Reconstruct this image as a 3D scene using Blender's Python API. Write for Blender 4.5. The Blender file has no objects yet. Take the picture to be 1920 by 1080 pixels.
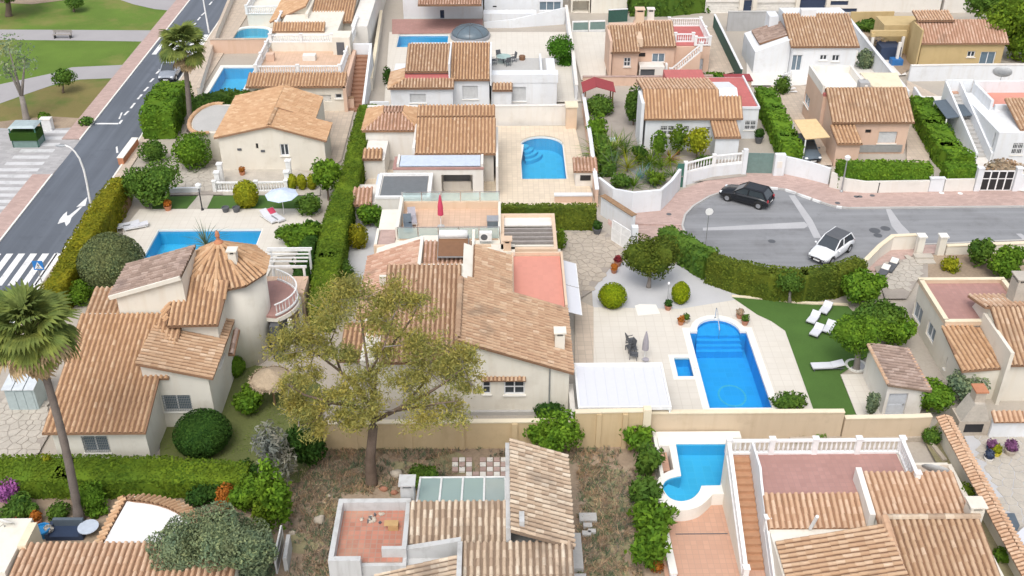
import bpy, bmesh, math, random
import numpy as np
from mathutils import Vector, Matrix
from mathutils.geometry import tessellate_polygon
random.seed(7); RNG = np.random.default_rng(11)
C = bpy.context.scene.collection
scn = bpy.context.scene
# ------------------------------------------------------------------ camera
F = 2000.0; TH = math.atan(1274/2000.); PS = math.atan(25/2000*math.cos(TH)); HC = 42.0
cam = bpy.data.objects.new('camera', bpy.data.cameras.new('camera')); C.objects.link(cam); scn.camera = cam
cam.data.sensor_width = 36; cam.data.lens = 36*F/1920; cam.data.clip_end = 2000
cam.location = (0, 0, HC); cam.rotation_euler = (math.pi/2-TH, 0, -PS)
# ------------------------------------------------------------------ sky, sun, exposure (bright overcast)
SUN_EL, SUN_AZ = math.radians(58), math.radians(195)      # azimuth clockwise from +Y
w = bpy.data.worlds.new('World'); scn.world = w; w.use_nodes = True
nt = w.node_tree; bg = nt.nodes['Background']
sky = nt.nodes.new('ShaderNodeTexSky'); sky.sky_type = 'NISHITA'; sky.sun_disc = False
sky.sun_elevation = SUN_EL; sky.sun_rotation = SUN_AZ; sky.dust_density = 4.0; sky.air_density = 1.0
hs = nt.nodes.new('ShaderNodeHueSaturation'); hs.inputs['Saturation'].default_value = 0.42
nt.links.new(sky.outputs[0], hs.inputs['Color']); nt.links.new(hs.outputs[0], bg.inputs['Color'])
bg.inputs['Strength'].default_value = 0.15
sl = bpy.data.lights.new('sun', 'SUN'); sl.energy = 0.75; sl.angle = math.radians(30); sl.color = (1, .96, .9)
so = bpy.data.objects.new('sun', sl); C.objects.link(so); so.location = (0, 60, 80)
sd = Vector((math.sin(SUN_AZ)*math.cos(SUN_EL), math.cos(SUN_AZ)*math.cos(SUN_EL), math.sin(SUN_EL)))
so.rotation_euler = sd.to_track_quat('Z', 'Y').to_euler()
scn.view_settings.view_transform = 'Standard'; scn.view_settings.look = 'None'
scn.view_settings.exposure = 0.53; scn.view_settings.gamma = 1
scn.view_settings.use_curve_mapping = False
scn.cycles.max_bounces = 6; scn.cycles.diffuse_bounces = 3; scn.cycles.transparent_max_bounces = 6
# ------------------------------------------------------------------ photo pixel (1920 wide) -> place
ct, st, cp, sp = math.cos(TH), math.sin(TH), math.cos(PS), math.sin(PS)
def ray(x, y):
    a = (x-960)/F; b = -(y-540)/F
    d = (a, ct+b*st, -st+b*ct)
    return (d[0]*cp+d[1]*sp, -d[0]*sp+d[1]*cp, d[2])
def P(x, y, z=0.0):
    d = ray(x, y); t = (z-HC)/d[2]; return Vector((d[0]*t, d[1]*t, z))
def FY(x, y, Y):
    d = ray(x, y); t = Y/d[1]; return Vector((d[0]*t, Y, HC+d[2]*t))
def FX(x, y, X):
    d = ray(x, y); t = X/d[0]; return Vector((X, d[1]*t, HC+d[2]*t))
def ppm(x, y, z=0.0):      # photo pixels per metre there
    p = P(x, y, z); q = (p-Vector((0, 0, HC))); return F/(q.y*ct-q.z*st)
# ------------------------------------------------------------------ materials
M = {}
def newmat(name):
    m = bpy.data.materials.new(name); m.use_nodes = True; nt = m.node_tree
    b = nt.nodes['Principled BSDF']; b.inputs['Specular IOR Level'].default_value = 0.3
    return m, nt, b
def N(nt, t, **k):
    n = nt.nodes.new(t)
    for a, v in k.items():
        if a in n.inputs: n.inputs[a].default_value = v
        else: setattr(n, a, v)
    return n
def ramp(nt, fac, stops):
    r = N(nt, 'ShaderNodeValToRGB'); nt.links.new(fac, r.inputs[0])
    e = r.color_ramp.elements
    while len(e) < len(stops): e.new(.5)
    for i, (p, c) in enumerate(stops): e[i].position = p; e[i].color = (*c, 1)
    return r.outputs[0]
def noise(nt, scale, detail=4, rough=.55, vec=None):
    n = N(nt, 'ShaderNodeTexNoise', Scale=scale, Detail=detail, Roughness=rough)
    if vec is None: vec = N(nt, 'ShaderNodeNewGeometry').outputs['Position']
    nt.links.new(vec, n.inputs['Vector']); return n.outputs['Fac']
def mixc(nt, fac, a, b, mode='MIX'):
    m = N(nt, 'ShaderNodeMix', data_type='RGBA', blend_type=mode)
    for s, v in ((0, fac), (6, a), (7, b)):
        if hasattr(v, 'links') or isinstance(v, bpy.types.NodeSocket): nt.links.new(v, m.inputs[s])
        else: m.inputs[s].default_value = v if s == 0 else (*v, 1)
    return m.outputs[2]
def bump(nt, b, h, strength=.3, dist=.02):
    n = N(nt, 'ShaderNodeBump', Strength=strength, Distance=dist)
    nt.links.new(h, n.inputs['Height']); nt.links.new(n.outputs[0], b.inputs['Normal'])
def sc(c, k): return tuple(max(0, min(1, v*k)) for v in c)
def surf(name, c, var=.12, s1=.6, s2=9, rough=.85, bs=.25, grime=None, gs=.25, wear=None):
    """mottled matt surface: broad patches, fine grain, optional stains of another colour"""
    m, nt, b = newmat(name)
    a = noise(nt, s1, 5); f = noise(nt, s2, 6, .7)
    col = ramp(nt, a, [(.25, sc(c, 1-var)), (.75, sc(c, 1+var))])
    col = mixc(nt, .35, col, ramp(nt, f, [(.3, sc(c, 1-var*2)), (.7, sc(c, 1+var*1.3))]))
    if grime is not None:
        g = ramp(nt, noise(nt, gs, 6, .65), [(.5, (0, 0, 0)), (.68, (1, 1, 1))])
        sep = N(nt, 'ShaderNodeSeparateColor'); nt.links.new(g, sep.inputs[0])
        col = mixc(nt, sep.outputs[0], col, grime)
    if wear:                                          # streaks worn along the direction of travel
        mp = N(nt, 'ShaderNodeMapping'); mp.inputs['Scale'].default_value = wear; nt.links.new(N(nt, 'ShaderNodeNewGeometry').outputs['Position'], mp.inputs[0])
        col = mixc(nt, ramp(nt, noise(nt, 1, 5, .6, mp.outputs[0]), [(.42, (0, 0, 0)), (.7, (.75, .75, .75))]), col, sc(c, 1.32))
        col = mixc(nt, ramp(nt, noise(nt, .55, 7, .7), [(.56, (0, 0, 0)), (.72, (.6, .6, .6))]), col, sc(c, .74))
    nt.links.new(col, b.inputs['Base Color']); b.inputs['Roughness'].default_value = rough
    if bs: bump(nt, b, f, bs, .02)
    M[name] = m; return m
def plaster(name, c, streak=.07):
    """painted render: soft mottling and faint rain streaks running down"""
    m, nt, b = newmat(name)
    pos = N(nt, 'ShaderNodeNewGeometry').outputs['Position']
    mp = N(nt, 'ShaderNodeMapping'); mp.inputs['Scale'].default_value = (1.6, 1.6, .16); nt.links.new(pos, mp.inputs[0])
    st_ = noise(nt, 1.3, 5, .6, mp.outputs[0]); a = noise(nt, .35, 4); f = noise(nt, 14, 4)
    col = ramp(nt, a, [(.3, sc(c, .94)), (.7, sc(c, 1.04))])
    col = mixc(nt, ramp(nt, st_, [(.5, (0, 0, 0)), (.8, (.8, .8, .8))]), col, sc((c[0], c[1]*.96, c[2]*.9), 1-streak*1.4))
    col = mixc(nt, ramp(nt, noise(nt, .8, 6, .65), [(.54, (0, 0, 0)), (.78, (.6, .6, .6))]), col, sc((c[0], c[1]*.97, c[2]*.92), .84-streak))
    nt.links.new(col, b.inputs['Base Color']); b.inputs['Roughness'].default_value = .9
    bump(nt, b, f, .2, .01); M[name] = m; return m
def tiles(name, stops, grime=(.16, .13, .10), g0=.56):
    m, nt, b = newmat(name)
    g = N(nt, 'ShaderNodeNewGeometry'); o = N(nt, 'ShaderNodeObjectInfo')
    ad = N(nt, 'ShaderNodeMath', operation='ADD'); nt.links.new(g.outputs['Random Per Island'], ad.inputs[0]); nt.links.new(o.outputs['Random'], ad.inputs[1])
    fr = N(nt, 'ShaderNodeMath', operation='FRACT'); nt.links.new(ad.outputs[0], fr.inputs[0])
    col = ramp(nt, fr.outputs[0], stops)
    big = ramp(nt, noise(nt, .45, 5, .6), [(g0, (0, 0, 0)), (g0+.2, (.75, .75, .75))])
    col = mixc(nt, big, col, grime)
    fine = ramp(nt, noise(nt, 5, 5, .7), [(.42, (0, 0, 0)), (.8, (.5, .5, .5))])
    col = mixc(nt, fine, col, sc(stops[0][1], .85))
    nt.links.new(col, b.inputs['Base Color']); b.inputs['Roughness'].default_value = .9
    M[name] = m; return m
def leaf(name, c, hue=.25, val=.45, trans=.22):
    m, nt, b = newmat(name)
    g = N(nt, 'ShaderNodeNewGeometry'); o = N(nt, 'ShaderNodeObjectInfo')
    dark = sc((c[0]*.8, c[1]*.9, c[2]), 1-val); lite = sc((c[0]*(1+hue*1.6), c[1]*(1+hue*.6), c[2]), 1+val*.7)
    col = ramp(nt, g.outputs['Random Per Island'], [(0, dark), (.5, c), (1, lite)])
    col = mixc(nt, ramp(nt, noise(nt, .9, 4, .6), [(.35, (0, 0, 0)), (.7, (.6, .6, .6))]), col, (c[0]*1.3, c[1]*.95, c[2]*.8))
    col = mixc(nt, ramp(nt, noise(nt, .33, 4, .6), [(.4, (0, 0, 0)), (.7, (.55, .55, .55))]), col, (c[0]*.62, c[1]*.72, c[2]))
    hsv = N(nt, 'ShaderNodeHueSaturation'); mr = N(nt, 'ShaderNodeMapRange'); mr.inputs['To Min'].default_value = .85; mr.inputs['To Max'].default_value = 1.15
    nt.links.new(o.outputs['Random'], mr.inputs[0]); nt.links.new(mr.outputs[0], hsv.inputs['Value']); nt.links.new(col, hsv.inputs['Color'])
    nt.links.new(hsv.outputs[0], b.inputs['Base Color']); b.inputs['Roughness'].default_value = .8; b.inputs['Specular IOR Level'].default_value = .12
    t = N(nt, 'ShaderNodeBsdfTranslucent'); nt.links.new(hsv.outputs[0], t.inputs[0])
    mx = N(nt, 'ShaderNodeMixShader'); mx.inputs[0].default_value = trans
    nt.links.new(b.outputs[0], mx.inputs[1]); nt.links.new(t.outputs[0], mx.inputs[2])
    nt.links.new(mx.outputs[0], nt.nodes['Material Output'].inputs[0]); M[name] = m; return m
def plain(name, c, rough=.5, metal=0, spec=.5, var=1.0):
    m, nt, b = newmat(name); b.inputs['Roughness'].default_value = rough; b.inputs['Metallic'].default_value = metal
    b.inputs['Specular IOR Level'].default_value = spec
    a = noise(nt, 3.5, 5); nt.links.new(ramp(nt, a, [(.3, sc(c, 1-.1*var)), (.7, sc(c, 1+.07*var))]), b.inputs['Base Color'])
    M[name] = m; return m
def brickpave(name, c, joint, bw, bh, var=.15, offset=.5, mort=.03, grime=None):
    m, nt, b = newmat(name)
    pos = N(nt, 'ShaderNodeNewGeometry').outputs['Position']
    t = N(nt, 'ShaderNodeTexBrick', offset=offset); t.inputs['Scale'].default_value = 1
    t.inputs['Brick Width'].default_value = bw; t.inputs['Row Height'].default_value = bh; t.inputs['Mortar Size'].default_value = mort*bh
    t.inputs['Color1'].default_value = (*sc(c, 1-var), 1); t.inputs['Color2'].default_value = (*sc(c, 1+var), 1); t.inputs['Mortar'].default_value = (*joint, 1)
    nt.links.new(pos, t.inputs['Vector'])
    col = mixc(nt, ramp(nt, noise(nt, .5, 6, .65), [(.45, (0, 0, 0)), (.8, (.7, .7, .7))]), t.outputs[0], grime or sc(c, .8))
    nt.links.new(col, b.inputs['Base Color']); b.inputs['Roughness'].default_value = .8; bump(nt, b, noise(nt, 12), .2)
    M[name] = m; return m
def water(name, tint):
    m, nt, b = newmat(name); nt.nodes.remove(b)
    tr = N(nt, 'ShaderNodeBsdfTransparent'); tr.inputs[0].default_value = (*tint, 1)
    gl = N(nt, 'ShaderNodeBsdfGlossy'); gl.inputs['Roughness'].default_value = .06
    fr = N(nt, 'ShaderNodeFresnel', IOR=1.33); bp = N(nt, 'ShaderNodeBump', Strength=.5, Distance=.04)
    nt.links.new(noise(nt, 3.2, 4, .6), bp.inputs['Height'])
    nt.links.new(bp.outputs[0], gl.inputs['Normal']); nt.links.new(bp.outputs[0], fr.inputs['Normal'])
    mx = N(nt, 'ShaderNodeMixShader'); nt.links.new(fr.outputs[0], mx.inputs[0]); nt.links.new(tr.outputs[0], mx.inputs[1]); nt.links.new(gl.outputs[0], mx.inputs[2])
    nt.links.new(mx.outputs[0], nt.nodes['Material Output'].inputs[0]); M[name] = m; return m
def glassmat(name, tint, rough=.05, trans=.6):
    m, nt, b = newmat(name)
    tr = N(nt, 'ShaderNodeBsdfTransparent'); tr.inputs[0].default_value = (*tint, 1)
    b.inputs['Base Color'].default_value = (*tint, 1); b.inputs['Roughness'].default_value = rough
    mx = N(nt, 'ShaderNodeMixShader'); mx.inputs[0].default_value = trans
    nt.links.new(b.outputs[0], mx.inputs[1]); nt.links.new(tr.outputs[0], mx.inputs[2])
    nt.links.new(mx.outputs[0], nt.nodes['Material Output'].inputs[0]); M[name] = m; return m
# walls
plaster('white', (.72, .74, .76)); plaster('cream', (.76, .725, .64)); plaster('beige', (.73, .685, .595)); plaster('pink', (.66, .47, .36))
plaster('yellow', (.54, .41, .21)); plaster('peach', (.68, .52, .38)); plaster('palewhite', (.74, .71, .66)); plaster('greyplaster', (.42, .42, .42), .14)
plaster('oldwhite', (.53, .535, .53), .3); plaster('buff', (.62, .48, .29), .12); plaster('sandwall', (.62, .50, .36), .1); plaster('capcream', (.76, .67, .50))
# roofs
TO = [(0, (.45, .285, .175)), (.5, (.51, .345, .22)), (.9, (.56, .40, .27)), (1, (.63, .48, .345))]
tiles('tile_warm', [(0, (.44, .28, .18)), (.5, (.495, .33, .215)), (.92, (.54, .38, .255)), (1, (.61, .46, .33))], (.2, .16, .12), .55)
tiles('tile', TO, g0=.6); tiles('tile_orange', [(0, (.48, .29, .16)), (.5, (.54, .34, .20)), (.9, (.575, .38, .23)), (1, (.63, .45, .29))], g0=.66)
tiles('tile_old', [(0, (.38, .28, .20)), (.4, (.52, .40, .29)), (.8, (.60, .49, .37)), (1, (.68, .59, .47))], (.2, .165, .135), .52)
tiles('tile_peach', [(0, (.53, .335, .215)), (.5, (.60, .40, .265)), (1, (.67, .49, .35))], g0=.72)
tiles('tile_brown', [(0, (.26, .19, .155)), (.5, (.34, .25, .205)), (1, (.43, .33, .28))], (.18, .14, .13))
tiles('tile_pink', [(0, (.46, .27, .19)), (.5, (.54, .34, .25)), (1, (.62, .44, .34))])
surf('tilebed', (.24, .14, .085), .25); surf('tilebed_light', (.30, .175, .105), .2); surf('tilebed_old', (.22, .16, .115), .25)  # beds darker than their tiles: shade of the gaps put into the colour
# ground
surf('yard', (.43, .385, .33), .14, .25, 5, grime=(.40, .36, .30)); surf('concrete', (.47, .46, .44), .12, .4, 8)
surf('asphalt', (.115, .13, .155), .17, .16, 22, .85, .3, wear=(1.1, .035, 1)); surf('asphalt_grey', (.235, .24, .25), .16, .2, 18, .9, .3, (.17, .17, .175), .3, (.05, .9, 1))
surf('patch', (.44, .44, .45), .1, .5, 9); surf('paint', (.78, .78, .77), .06, .8, 12, .7, .1, (.5, .5, .5), 1.1)
surf('dirt', (.35, .27, .195), .3, .35, 5, .95, .8, (.25, .18, .13), .28); surf('dirt_olive', (.29, .26, .15), .3, .5, 6, .95, .8)
surf('gravel', (.52, .52, .53), .1, .5, 30, .95, .6); surf('gravel_dark', (.36, .32, .28), .2, .8, 20, .95, .6)
brickpave('stonepatio', (.655, .615, .545), (.60, .555, .485), .62, .62, .02, 0, .04, (.59, .54, .465))
surf('wornpaint', (.58, .58, .585), .1, .9, 10, .8, .1, (.44, .44, .44), .8)
surf('lawn', (.115, .19, .028), .25, .22, 9, .95, .8, (.22, .20, .065), .09); surf('lawn_dry', (.20, .17, .06), .22, .2, 9, .95, .8, (.10, .15, .03), .16)
surf('turf', (.072, .145, .03), .18, .35, 14, .95, .6); surf('yardgrass', (.13, .15, .05), .25, .3, 9, .95, .8)
surf('parkpath', (.36, .345, .35), .08, .4, 9)
brickpave('pinkpave', (.47, .34, .30), (.36, .28, .25), .4, .2, .1); brickpave('terra', (.55, .33, .235), (.47, .30, .22), .33, .33, .05, 0, .05, (.50, .31, .225))
brickpave('terra_rose', (.41, .235, .205), (.36, .225, .2), .3, .3, .07, 0, .05); brickpave('terra_old', (.45, .20, .14), (.36, .24, .19), .3, .3, .12, 0, .07, (.5, .36, .26))
brickpave('redfloor', (.50, .15, .14), (.42, .15, .14), .3, .3, .06, 0, .05); brickpave('salmon', (.62, .275, .215), (.62, .28, .21), .35, .35, .03, 0, .03, (.66, .30, .23))
brickpave('beigetile', (.68, .58, .45), (.55, .46, .36), .45, .45, .05, 0, .04); brickpave('plaza', (.40, .39, .39), (.33, .32, .32), .6, .3, .1)
brickpave('pavebeige', (.54, .45, .36), (.42, .36, .3), .5, .5, .08, 0, .04)
surf('stone', (.46, .40, .33), .2, 1.2, 9, .9, .5); surf('stone_pale', (.48, .44, .38), .18, 1.2, 9, .9, .5); surf('coping', (.80, .78, .72), .05, .6, 9, .7, .1)
surf('terracotta', (.50, .22, .12), .15, 1, 9); surf('brickred', (.42, .20, .13), .2, 2, 9); surf('rock', (.50, .44, .36), .25, 1.5, 7)
surf('bark', (.17, .125, .095), .3, 2.5, 14, .95, 1.0); surf('bark_grey', (.27, .24, .215), .25, 2.5, 14, .95, 1.0); surf('bark_palm', (.19, .16, .14), .25, 2, 16, .95, 1.0)
surf('wood', (.30, .19, .11), .25, 3, 10); surf('wood_grey', (.32, .29, .27), .2, 3, 10); surf('thatch', (.42, .33, .23), .25, 4, 16, .95, 1.0)
surf('deadfrond', (.46, .34, .19), .3, 3, 12, .95, .4)
# pools
brickpave('pooltile', (.10, .50, .74), (.14, .54, .76), .5, .5, .04, 0, .03, (.12, .53, .75)); brickpave('pooltile_deep', (.05, .44, .80), (.07, .47, .82), .5, .5, .05, 0, .03, (.06, .48, .84))
brickpave('pooltile_cyan', (.12, .52, .66), (.25, .62, .72), .5, .5, .05, 0, .03, (.15, .55, .68))
water('water', (.66, .94, .99)); water('water_deep', (.60, .90, .98))
# fittings
plain('whitepaint', (.80, .80, .79), .45); plain('frame', (.78, .79, .80), .4); plain('darkglass', (.045, .055, .065), .08, 0, .8); plain('blueglass', (.14, .20, .25), .1, 0, .8)
plain('shutter', (.60, .61, .61), .6); plain('greymetal', (.42, .44, .45), .4, .6); plain('steel', (.62, .63, .65), .25, .9); plain('iron', (.03, .03, .035), .5)
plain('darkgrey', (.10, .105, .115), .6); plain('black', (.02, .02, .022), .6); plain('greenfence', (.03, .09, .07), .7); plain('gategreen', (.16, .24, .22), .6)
plain('gategrey', (.30, .31, .33), .5); plain('darkslate', (.10, .13, .16), .7); plain('bluetarp', (.03, .16, .42), .5); plain('bluepot', (.02, .22, .50), .4); plain('navy', (.03, .05, .10), .6)
plain('redfabric', (.58, .06, .12), .8); plain('paleblue', (.56, .64, .78), .8); plain('greyfabric', (.36, .34, .37), .85); plain('whitefabric', (.64, .65, .69), .75, 0, .2, .15)
plain('purple', (.17, .06, .15), .8); plain('stepdark', (.30, .16, .10), .8); brickpave('peachtile', (.62, .44, .32), (.52, .36, .26), .4, .4, .05, 0, .04); plain('yellowpot', (.6, .5, .05), .6); plain('awning', (.70, .52, .28), .8); plain('redroof', (.30, .045, .05), .7)
plain('polyroof', (.55, .62, .72), .25); plain('bluesign', (.03, .20, .55), .4); plain('carblack', (.012, .014, .018), .2, .2, .7); plain('carwhite', (.78, .80, .82), .25, 0, .6)
plain('carsilver', (.42, .45, .50), .25, .5, .6); plain('rubber', (.02, .02, .02), .8); plain('lightred', (.35, .02, .03), .3); plain('lightwhite', (.75, .78, .8), .15)
plain('greenpaint', (.05, .16, .12), .5); plain('shedmetal', (.42, .50, .51), .5, .2); plain('shedroof', (.66, .70, .72), .45, .2); plain('cardboard', (.48, .31, .14), .8)
plain('flatglaze', (.15, .16, .165), .3); plain('poolcover', (.12, .16, .19), .35); plain('doorgrey', (.55, .58, .62), .5); plain('brownwood', (.20, .10, .05), .6); plain('stepbrown', (.46, .255, .145), .75); plain('garage', (.70, .68, .63), .6)
glassmat('clearglass', (.80, .90, .90), .05, .72); glassmat('greenglass', (.60, .74, .72), .1, .55)
# foliage
for n_, c_ in dict(l_hedge=(.125, .22, .02), l_bright=(.115, .24, .022), l_mid=(.09, .185, .028), l_dark=(.04, .105, .018), l_olivehedge=(.215, .235, .016), l_moss=(.125, .17, .075),
                   l_lime=(.24, .34, .012), l_olive=(.22, .31, .17), l_euca=(.42, .435, .13), l_palm=(.185, .25, .062), l_dry=(.42, .35, .24), l_greyg=(.16, .23, .13), l_wood=(.11, .165, .022),
                   l_yellow=(.27, .32, .02), l_citrus=(.06, .18, .015), l_redleaf=(.30, .05, .06)).items():
    leaf(n_, c_, trans=.5 if n_ == 'l_euca' else .24)
leaf('l_bougain', (.42, .14, .36), .1, .3); leaf('l_white', (.62, .64, .58), .05, .2); leaf('l_blue', (.20, .38, .40), .1, .3); leaf('l_orange', (.4, .16, .03), .2, .3)
leaf('l_twig', (.25, .26, .20), .05, .3)
# ------------------------------------------------------------------ geometry kit
class MB:
    def __init__(s): s.v = []; s.f = []
    def add(s, vs, fs):
        o = len(s.v); s.v += [tuple(v) for v in vs]; s.f += [tuple(i+o for i in f) for f in fs]; return s
    def box(s, x0, x1, y0, y1, z0, z1):
        return s.add([(x0,y0,z0),(x1,y0,z0),(x1,y1,z0),(x0,y1,z0),(x0,y0,z1),(x1,y0,z1),(x1,y1,z1),(x0,y1,z1)],
                     [(3,2,1,0),(4,5,6,7),(0,1,5,4),(1,2,6,5),(2,3,7,6),(3,0,4,7)])
    def bar(s, a, b, wd, ht, up=(0, 0, 1)):          # square bar from a to b, wd across, ht along up
        a = Vector(a); b = Vector(b); d = (b-a).normalized(); u = Vector(up)
        if abs(d.dot(u)) > .98: u = Vector((0, 1, 0))
        r = d.cross(u).normalized(); u = r.cross(d).normalized(); r *= wd/2; u = u*(ht/2)
        return s.add([a-r-u, a+r-u, a+r+u, a-r+u, b-r-u, b+r-u, b+r+u, b-r+u], [(0,1,2,3),(7,6,5,4),(0,4,5,1),(1,5,6,2),(2,6,7,3),(3,7,4,0)])
    def prism(s, poly, z0, z1):                       # upright prism over a ground outline
        n = len(poly); vs = [(p[0], p[1], z0) for p in poly]+[(p[0], p[1], z1) for p in poly]
        tris = tessellate_polygon([[Vector((p[0], p[1], 0)) for p in poly]])
        ar = sum(poly[i][0]*poly[(i+1) % n][1]-poly[(i+1) % n][0]*poly[i][1] for i in range(n))
        fs = [tuple(i+n for i in t) for t in tris]+[t[::-1] for t in tris]
        for i in range(n):
            j = (i+1) % n; fs.append((i, j, j+n, i+n) if ar > 0 else (j, i, i+n, j+n))
        return s.add(vs, fs)
    def extrude(s, pts, off):                         # any planar polygon pushed along off
        n = len(pts); off = Vector(off); pts = [Vector(p) for p in pts]
        return s.add(pts+[p+off for p in pts], [tuple(range(n)), tuple(range(2*n-1, n-1, -1))]+[(i, (i+1) % n, (i+1) % n+n, i+n) for i in range(n)])
    def tube(s, pts, r, seg=8, cap=True):
        pts = [Vector(p) for p in pts]; n = len(pts); rs = r if isinstance(r, (list, tuple)) else [r]*n; vs = []
        for i, p in enumerate(pts):
            d = (pts[min(i+1, n-1)]-pts[max(i-1, 0)]).normalized(); u = Vector((0, 0, 1)) if abs(d.z) < .9 else Vector((1, 0, 0))
            a = d.cross(u).normalized(); b = a.cross(d)
            for k in range(seg):
                t = 2*math.pi*k/seg; vs.append(p+(a*math.cos(t)+b*math.sin(t))*rs[i])
        fs = [(i*seg+k, i*seg+(k+1) % seg, (i+1)*seg+(k+1) % seg, (i+1)*seg+k) for i in range(n-1) for k in range(seg)]
        if cap: fs += [tuple(range(seg))[::-1], tuple(range((n-1)*seg, n*seg))]
        return s.add(vs, fs)
    def lathe(s, c, prof, seg=16):                    # profile of (radius, height)
        n = len(prof); c = Vector(c); vs = [c+Vector((r*math.cos(2*math.pi*k/seg), r*math.sin(2*math.pi*k/seg), z)) for r, z in prof for k in range(seg)]
        fs = [(i*seg+k, i*seg+(k+1) % seg, (i+1)*seg+(k+1) % seg, (i+1)*seg+k) for i in range(n-1) for k in range(seg)]
        fs += [tuple(range(seg))[::-1], tuple(range((n-1)*seg, n*seg))]
        return s.add(vs, fs)
    def blob(s, c, rx, ry, rz, seg=14, rings=8, lump=.0, seed=0):
        c = Vector(c); rnd = random.Random(seed); ks = [(Vector((rnd.gauss(0,1), rnd.gauss(0,1), rnd.gauss(0,1)))*1.6, rnd.uniform(0, 6)) for _ in range(4)]
        vs = []; 
        for i in range(rings+1):
            th = math.pi*i/rings
            for k in range(seg):
                ph = 2*math.pi*k/seg; d = Vector((math.sin(th)*math.cos(ph), math.sin(th)*math.sin(ph), math.cos(th)))
                f = 1+lump*sum(math.sin(d.dot(q)*1.5+o) for q, o in ks)/2
                vs.append(c+Vector((d.x*rx*f, d.y*ry*f, d.z*rz*f)))
        return s.add(vs, [(i*seg+k, (i+1)*seg+k, (i+1)*seg+(k+1) % seg, i*seg+(k+1) % seg) for i in range(rings) for k in range(seg)])
    def build(s, name, mat, parent=None, smooth=False, **k):
        me = bpy.data.meshes.new(name); me.from_pydata(s.v, [], s.f); me.update()
        return link(name, me, mat, parent, smooth, **k)
def link(name, me, mat, parent=None, smooth=False, label=None, cat=None, group=None, kind=None):
    o = bpy.data.objects.new(name, me); C.objects.link(o)
    if mat is not None and me is not None:
        me.materials.clear(); me.materials.append(M[mat])
    if smooth: me.polygons.foreach_set('use_smooth', [True]*len(me.polygons))
    if parent is not None:
        o.parent = parent
        if parent.type == 'EMPTY' and parent.parent is None: o.matrix_parent_inverse = Matrix.Translation(-parent.location)
    for a, v in (('label', label), ('category', cat), ('group', group), ('kind', kind)):
        if v: o[a] = v
    return o
def thing(name, label, cat, loc=(0, 0, 0), group=None):
    o = bpy.data.objects.new(name, None); C.objects.link(o); o.location = loc; o.empty_display_size = .2
    o['label'] = label; o['category'] = cat
    if group: o['group'] = group
    return o
def dup(root, loc, rz=0, s=1, label=None, group=None):
    r = root.copy(); C.objects.link(r); r.location = loc; r.rotation_euler = (0, 0, rz); r.scale = (s, s, s) if not hasattr(s, '__len__') else s
    if label: r['label'] = label
    if group: r['group'] = group
    def rec(a, b):
        for ch in list(a.children):
            c = ch.copy(); C.objects.link(c); c.parent = b; rec(ch, c)
    rec(root, r); return r
def npmesh(name, v, q):
    me = bpy.data.meshes.new(name); k = q.shape[1]
    me.vertices.add(len(v)); me.vertices.foreach_set('co', np.ascontiguousarray(v, dtype=np.float32).ravel())
    me.loops.add(q.size); me.loops.foreach_set('vertex_index', np.ascontiguousarray(q, dtype=np.int32).ravel())
    me.polygons.add(len(q)); me.polygons.foreach_set('loop_start', np.arange(0, q.size, k, dtype=np.int32))
    me.update(calc_edges=True); return me
# ------------------------------------------------------------------ ground sheets
POOLS = []
def inside(p, poly):
    x, y = p[0], p[1]; c = False; n = len(poly)
    for i in range(n):
        a, b = poly[i], poly[i-1]
        if (a[1] > y) != (b[1] > y) and x < (b[0]-a[0])*(y-a[1])/(b[1]-a[1])+a[0]: c = not c
    return c
LEVEL = [0.0]
def sheet(name, pts, mat, label=None, z=None, world=False, parent=None, kind='structure', thick=0):
    """a ground surface over an outline given in photo pixels on the ground; pools are cut out"""
    if z is None: LEVEL[0] += .004; z = LEVEL[0]
    poly = [Vector((p[0], p[1], 0)) for p in pts] if world else [P(p[0], p[1], z) for p in pts]
    poly = [Vector((p.x, p.y, 0)) for p in poly]
    holes = [h for h in POOLS if all(inside(q, poly) for q in h)]
    loops = [poly]+[[Vector((q[0], q[1], 0)) for q in h] for h in holes]
    flat = [v for l in loops for v in l]; tris = tessellate_polygon(loops)
    def up(t):
        a, b, c_ = (flat[i] for i in t); return t if (b-a).cross(c_-a).z > 0 else t[::-1]
    mb = MB(); mb.add([(v.x, v.y, z) for v in flat], [up(t) for t in tris])
    if thick:
        n = len(poly)
        mb.add([(v.x, v.y, z) for v in poly]+[(v.x, v.y, z-thick) for v in poly], [(i, (i+1) % n, (i+1) % n+n, i+n) for i in range(n)])
    return mb.build(name, mat, parent, label=label, kind=kind if parent is None else None)
def smoothloop(pts, n=6, closed=True):                 # Catmull-Rom through the points
    pts = [Vector((p[0], p[1], p[2] if len(p) > 2 else 0)) for p in pts]; m = len(pts); out = []
    for i in range(m if closed else m-1):
        a, b, c_, d = (pts[(i+k-1) % m] if closed else pts[max(0, min(m-1, i+k-1))] for k in range(4))
        for j in range(n):
            t = j/n; out.append(.5*((2*b)+(c_-a)*t+(2*a-5*b+4*c_-d)*t*t+(3*b-a-3*c_+d)*t**3))
    if not closed: out.append(pts[-1])
    return out
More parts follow.
